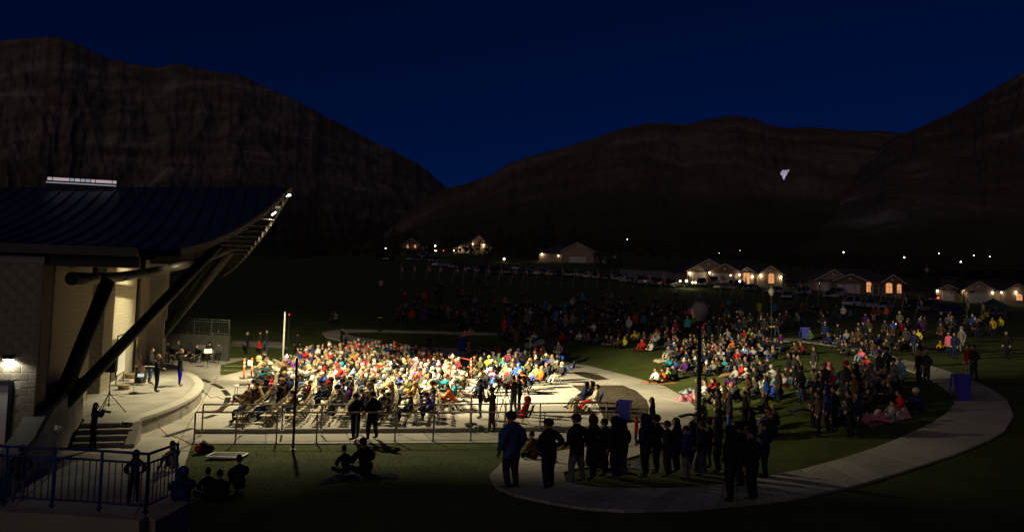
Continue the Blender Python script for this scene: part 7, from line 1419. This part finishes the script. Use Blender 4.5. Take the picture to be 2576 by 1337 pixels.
# ------------------------------------------------------------------ trees
M_leafd = mat('tree_dark', (.028, .034, .018), .95, .35, 1.5); M_bark = mat('bark', (.06, .045, .032), .95, .2, 5); M_leafb = mat('tree_brown', (.05, .038, .022), .95, .3, 1.5)
def tree(x, y, d, h, w, kind, i):
    q = deep(x, y, d); g = gz(q[0], q[1]) if d < 420 else q[2]; r = random.Random(int(x * 7 + y)); t = thing('tree', '', 'tree', (q[0], q[1], g), r.uniform(0, 6), 'dark trees among the far houses')
    tr = MB(); tr.cyl((0, 0, -.5), (0, 0, h * .45), .03 * h, .016 * h, 7); tr.cyl((0, 0, h * .45), (0, 0, h * .9), .016 * h, .004 * h, 6)
    c = MB(); n = 420
    if kind == 'conifer':
        for k in range(n):
            z = (r.random() ** 1.3); rr = w * (1 - z) * (.55 + .45 * r.random()) * (1 + .25 * math.sin(z * 40)); a = r.uniform(0, 6.283); s = h * .05 * (1.2 - z * .6); X, Y, Z = rr * math.cos(a), rr * math.sin(a), h * (.08 + .92 * z)
            c.add([(X, Y, Z + s * .4), (X + s * r.uniform(-1, 1), Y + s * r.uniform(-1, 1), Z - s * .5), (X + s * math.cos(a) * 1.2, Y + s * math.sin(a) * 1.2, Z - s * .6)], [(0, 1, 2)])
    else:
        for b in range(6):
            a = b * 1.05 + r.random(); tr.cyl((0, 0, h * (.25 + .05 * b)), (w * .6 * math.cos(a), w * .6 * math.sin(a), h * (.5 + .07 * b)), .012 * h, .004 * h, 5)
        cl = [(r.uniform(-.6, .6) * w, r.uniform(-.6, .6) * w, h * r.uniform(.42, .86), r.uniform(.28, .5) * w) for _ in range(9)]
        for k in range(n if kind == 'leafy' else 160):
            cx, cy, cz, cr = r.choice(cl); v = Vector((r.gauss(0, 1), r.gauss(0, 1), r.gauss(0, 1))).normalized() * cr * r.uniform(.5, 1.1); s = h * .04; X, Y, Z = cx + v.x, cy + v.y, cz + v.z * .8
            c.add([(X + s * r.uniform(-1, 1), Y + s * r.uniform(-1, 1), Z + s * r.uniform(-1, 1)) for _ in range(3)], [(0, 1, 2)])
    tr.build('trunk', M_bark, t); c.build('crown', M_leafd if kind != 'bare' else M_leafb, t)
    return (x, t, kind)
tl = [(1255, 650, 275, 11, 4.2, 'conifer'), (1283, 652, 280, 8, 3.5, 'leafy'), (1312, 655, 270, 9, 3.6, 'conifer'), (1335, 657, 272, 10, 4.0, 'conifer'), (1170, 640, 310, 8, 3.2, 'leafy'), (1130, 640, 320, 8, 3, 'leafy'), (1205, 655, 285, 7, 3.2, 'leafy'), (1030, 640, 340, 10, 4, 'leafy'), (990, 640, 330, 12, 4, 'conifer'), (955, 642, 330, 9, 4, 'leafy'), (900, 642, 330, 11, 4.5, 'leafy'), (860, 642, 335, 9, 4, 'bare'), (800, 645, 335, 10, 4, 'leafy'), (1378, 650, 300, 16, 4, 'conifer'), (1440, 650, 300, 12, 4, 'conifer'), (1470, 662, 290, 8, 4, 'leafy'), (1500, 668, 250, 7, 3.4, 'leafy'), (1525, 675, 245, 8, 3.4, 'conifer'),
      (1560, 672, 255, 9, 4, 'leafy'), (1600, 676, 250, 8, 4, 'bare'), (1640, 680, 245, 8.5, 4, 'leafy'), (1680, 684, 240, 8, 3.5, 'leafy'), (1710, 690, 205, 5, 2.4, 'leafy'), (1958, 708, 220, 9, 4, 'leafy'), (1990, 706, 235, 10, 4.4, 'leafy'), (2025, 710, 230, 9, 4, 'bare'), (2265, 725, 230, 9, 4.4, 'leafy'), (2300, 728, 225, 8.5, 4, 'leafy'), (2335, 735, 215, 9, 4, 'conifer'), (2360, 722, 250, 9, 4.4, 'leafy'), (2420, 722, 260, 10, 4.4, 'leafy'), (2480, 730, 250, 9, 4.2, 'bare'), (2540, 738, 245, 10, 4.5, 'leafy'), (1900, 690, 250, 10, 4.4, 'leafy'), (1860, 686, 255, 10, 4.2, 'leafy'), (1800, 680, 265, 9, 4.2, 'leafy'), (1750, 680, 262, 9, 4.2, 'conifer'),
      (2160, 705, 260, 9, 4.2, 'leafy'), (2100, 700, 265, 10, 4.2, 'bare'), (2210, 712, 255, 9, 4.2, 'leafy'), (2425, 762, 176, 5.5, 2.6, 'leafy'), (2345, 760, 176, 5, 2.4, 'leafy'), (1820, 712, 176, 2.2, 1.3, 'leafy'), (1770, 720, 150, 1.7, 2.4, 'leafy'), (1225, 690, 205, 5, 2.2, 'bare')]
TT = [tree(*a, i) for i, a in enumerate(tl)]; TT.sort(key=lambda a: a[0])
for i, (x, t, k) in enumerate(TT): t['label'] = 'dark %s behind the lawn, %s tree from left' % ({'conifer': 'pointed conifer', 'leafy': 'leafy round tree', 'bare': 'thin half-bare tree'}[k], ordw(i + 1))
# far-off scrub belt at the mountain foot, one mass
sb = MB(); r = random.Random(77)
for i in range(9000):
    x = r.uniform(-100, 2700); d = r.uniform(300, 520); X = (x - X0) / FPX * d; z = gz(X, d) if d < 400 else gz(X, d); s = r.uniform(.8, 2.4); zz = z + r.uniform(0, 3.0) * (0.5 + .5 * mnoise.noise(Vector((X * .03, d * .03, 0)))); sb.add([(X + s * r.uniform(-1, 1), d + s * r.uniform(-1, 1), zz + s * r.uniform(-.5, 1)) for _ in range(3)], [(0, 1, 2)])
tag(sb.build('scrub', M_leafd), kind='stuff')
# ------------------------------------------------------------------ big banner flag hung across the canyon, floodlit
q = deep(1972, 438, 620); t = thing('hanging_flag', 'large floodlit pale flag hung high across the right hand canyon', 'flag', q); k = 620 / FPX; m = MB()
P2 = [(-9 * k, 2 * k), (0, -14 * k), (14 * k, 12 * k), (-4 * k, 10 * k)]; n = 8; vs = []
for j in range(n + 1):
    for i in range(n + 1):
        u, v = i / n, j / n; a = (P2[0][0] * (1 - u) + P2[1][0] * u, P2[0][1] * (1 - u) + P2[1][1] * u); b = (P2[3][0] * (1 - u) + P2[2][0] * u, P2[3][1] * (1 - u) + P2[2][1] * u); vs.append((a[0] * (1 - v) + b[0] * v, .5 * math.sin(u * 9 + v * 3), a[1] * (1 - v) + b[1] * v))
m.v = vs; 
for j in range(n):
    for i in range(n): m.f.append([j * (n + 1) + i, j * (n + 1) + i + 1, (j + 1) * (n + 1) + i + 1, (j + 1) * (n + 1) + i]); m.m.append(0 if (i + j) % 3 else 1); m.sm.append(True)
m.build('cloth', [mat('banner_white', (.75, .72, .8), .8, .05, .2), mat('banner_grey', (.25, .2, .35), .8, .05, .2)], t)
m = MB(); m.tube([(-90, 0, 8), (-9 * k, 0, 4), (14 * k, 0, 5.5), (90, 30, 22)], .06, 5); m.build('rope', M_dark, t)
l = bpy.data.lights.new('banner_floodlight', 'SPOT'); l.energy = 17000; l.color = (.86, .82, 1); l.spot_size = R_(34); l.spot_blend = .4; o = bpy.data.objects.new('banner_floodlight', l); COL.objects.link(o); o.location = (q[0] - 4, q[1] - 22, q[2] - 12); o.rotation_euler = Vector((4, 22, 12)).to_track_quat('-Z', 'Y').to_euler()
# play area roof far right
q = at(2500, 800); t = thing('play_shelter', 'small playground shelter with a dark green peaked roof, far right', 'shelter', q); t.scale = (.55, .55, .7)
for a in (-2.2, 2.2):
    for b in (-1.6, 1.6): m = MB(); m.cyl((a, b, 0), (a, b, 2.6), .09, .09, 8); m.build('post', M_stucco, t)
m = MB(); m.add([(-3.4, -2.6, 2.6), (3.4, -2.6, 2.6), (3.4, 2.6, 2.6), (-3.4, 2.6, 2.6), (0, 0, 4.4), (-3.4, -2.6, 2.45), (3.4, -2.6, 2.45), (3.4, 2.6, 2.45), (-3.4, 2.6, 2.45)], [(0, 1, 4), (1, 2, 4), (2, 3, 4), (3, 0, 4), (0, 5, 6, 1), (1, 6, 7, 2), (2, 7, 8, 3), (3, 8, 5, 0)]); m.build('roof', mat('roof_green', (.02, .09, .07), .6, .1, 2), t)
m = MB(); m.box((0, 0, 1.2), (3.6, 2.4, .12)); m.build('platform', M_stucco, t)
t = thing('slide', 'yellow playground slide beside the green-roofed shelter', 'slide', at(2486, 812)); m = MB(); m.tube([(0, 0, 1.3), (-.8, -.4, 1.0), (-1.6, -1.0, .5), (-2.2, -1.6, .25)], .32, 8); m.build('chute', mat('slide_yellow', (.5, .42, .04), .5, .05, 3), t)
m = MB(); m.cyl((0, 0, 0), (0, 0, 1.2), .06, .06, 6); m.build('post', M_dark, t)
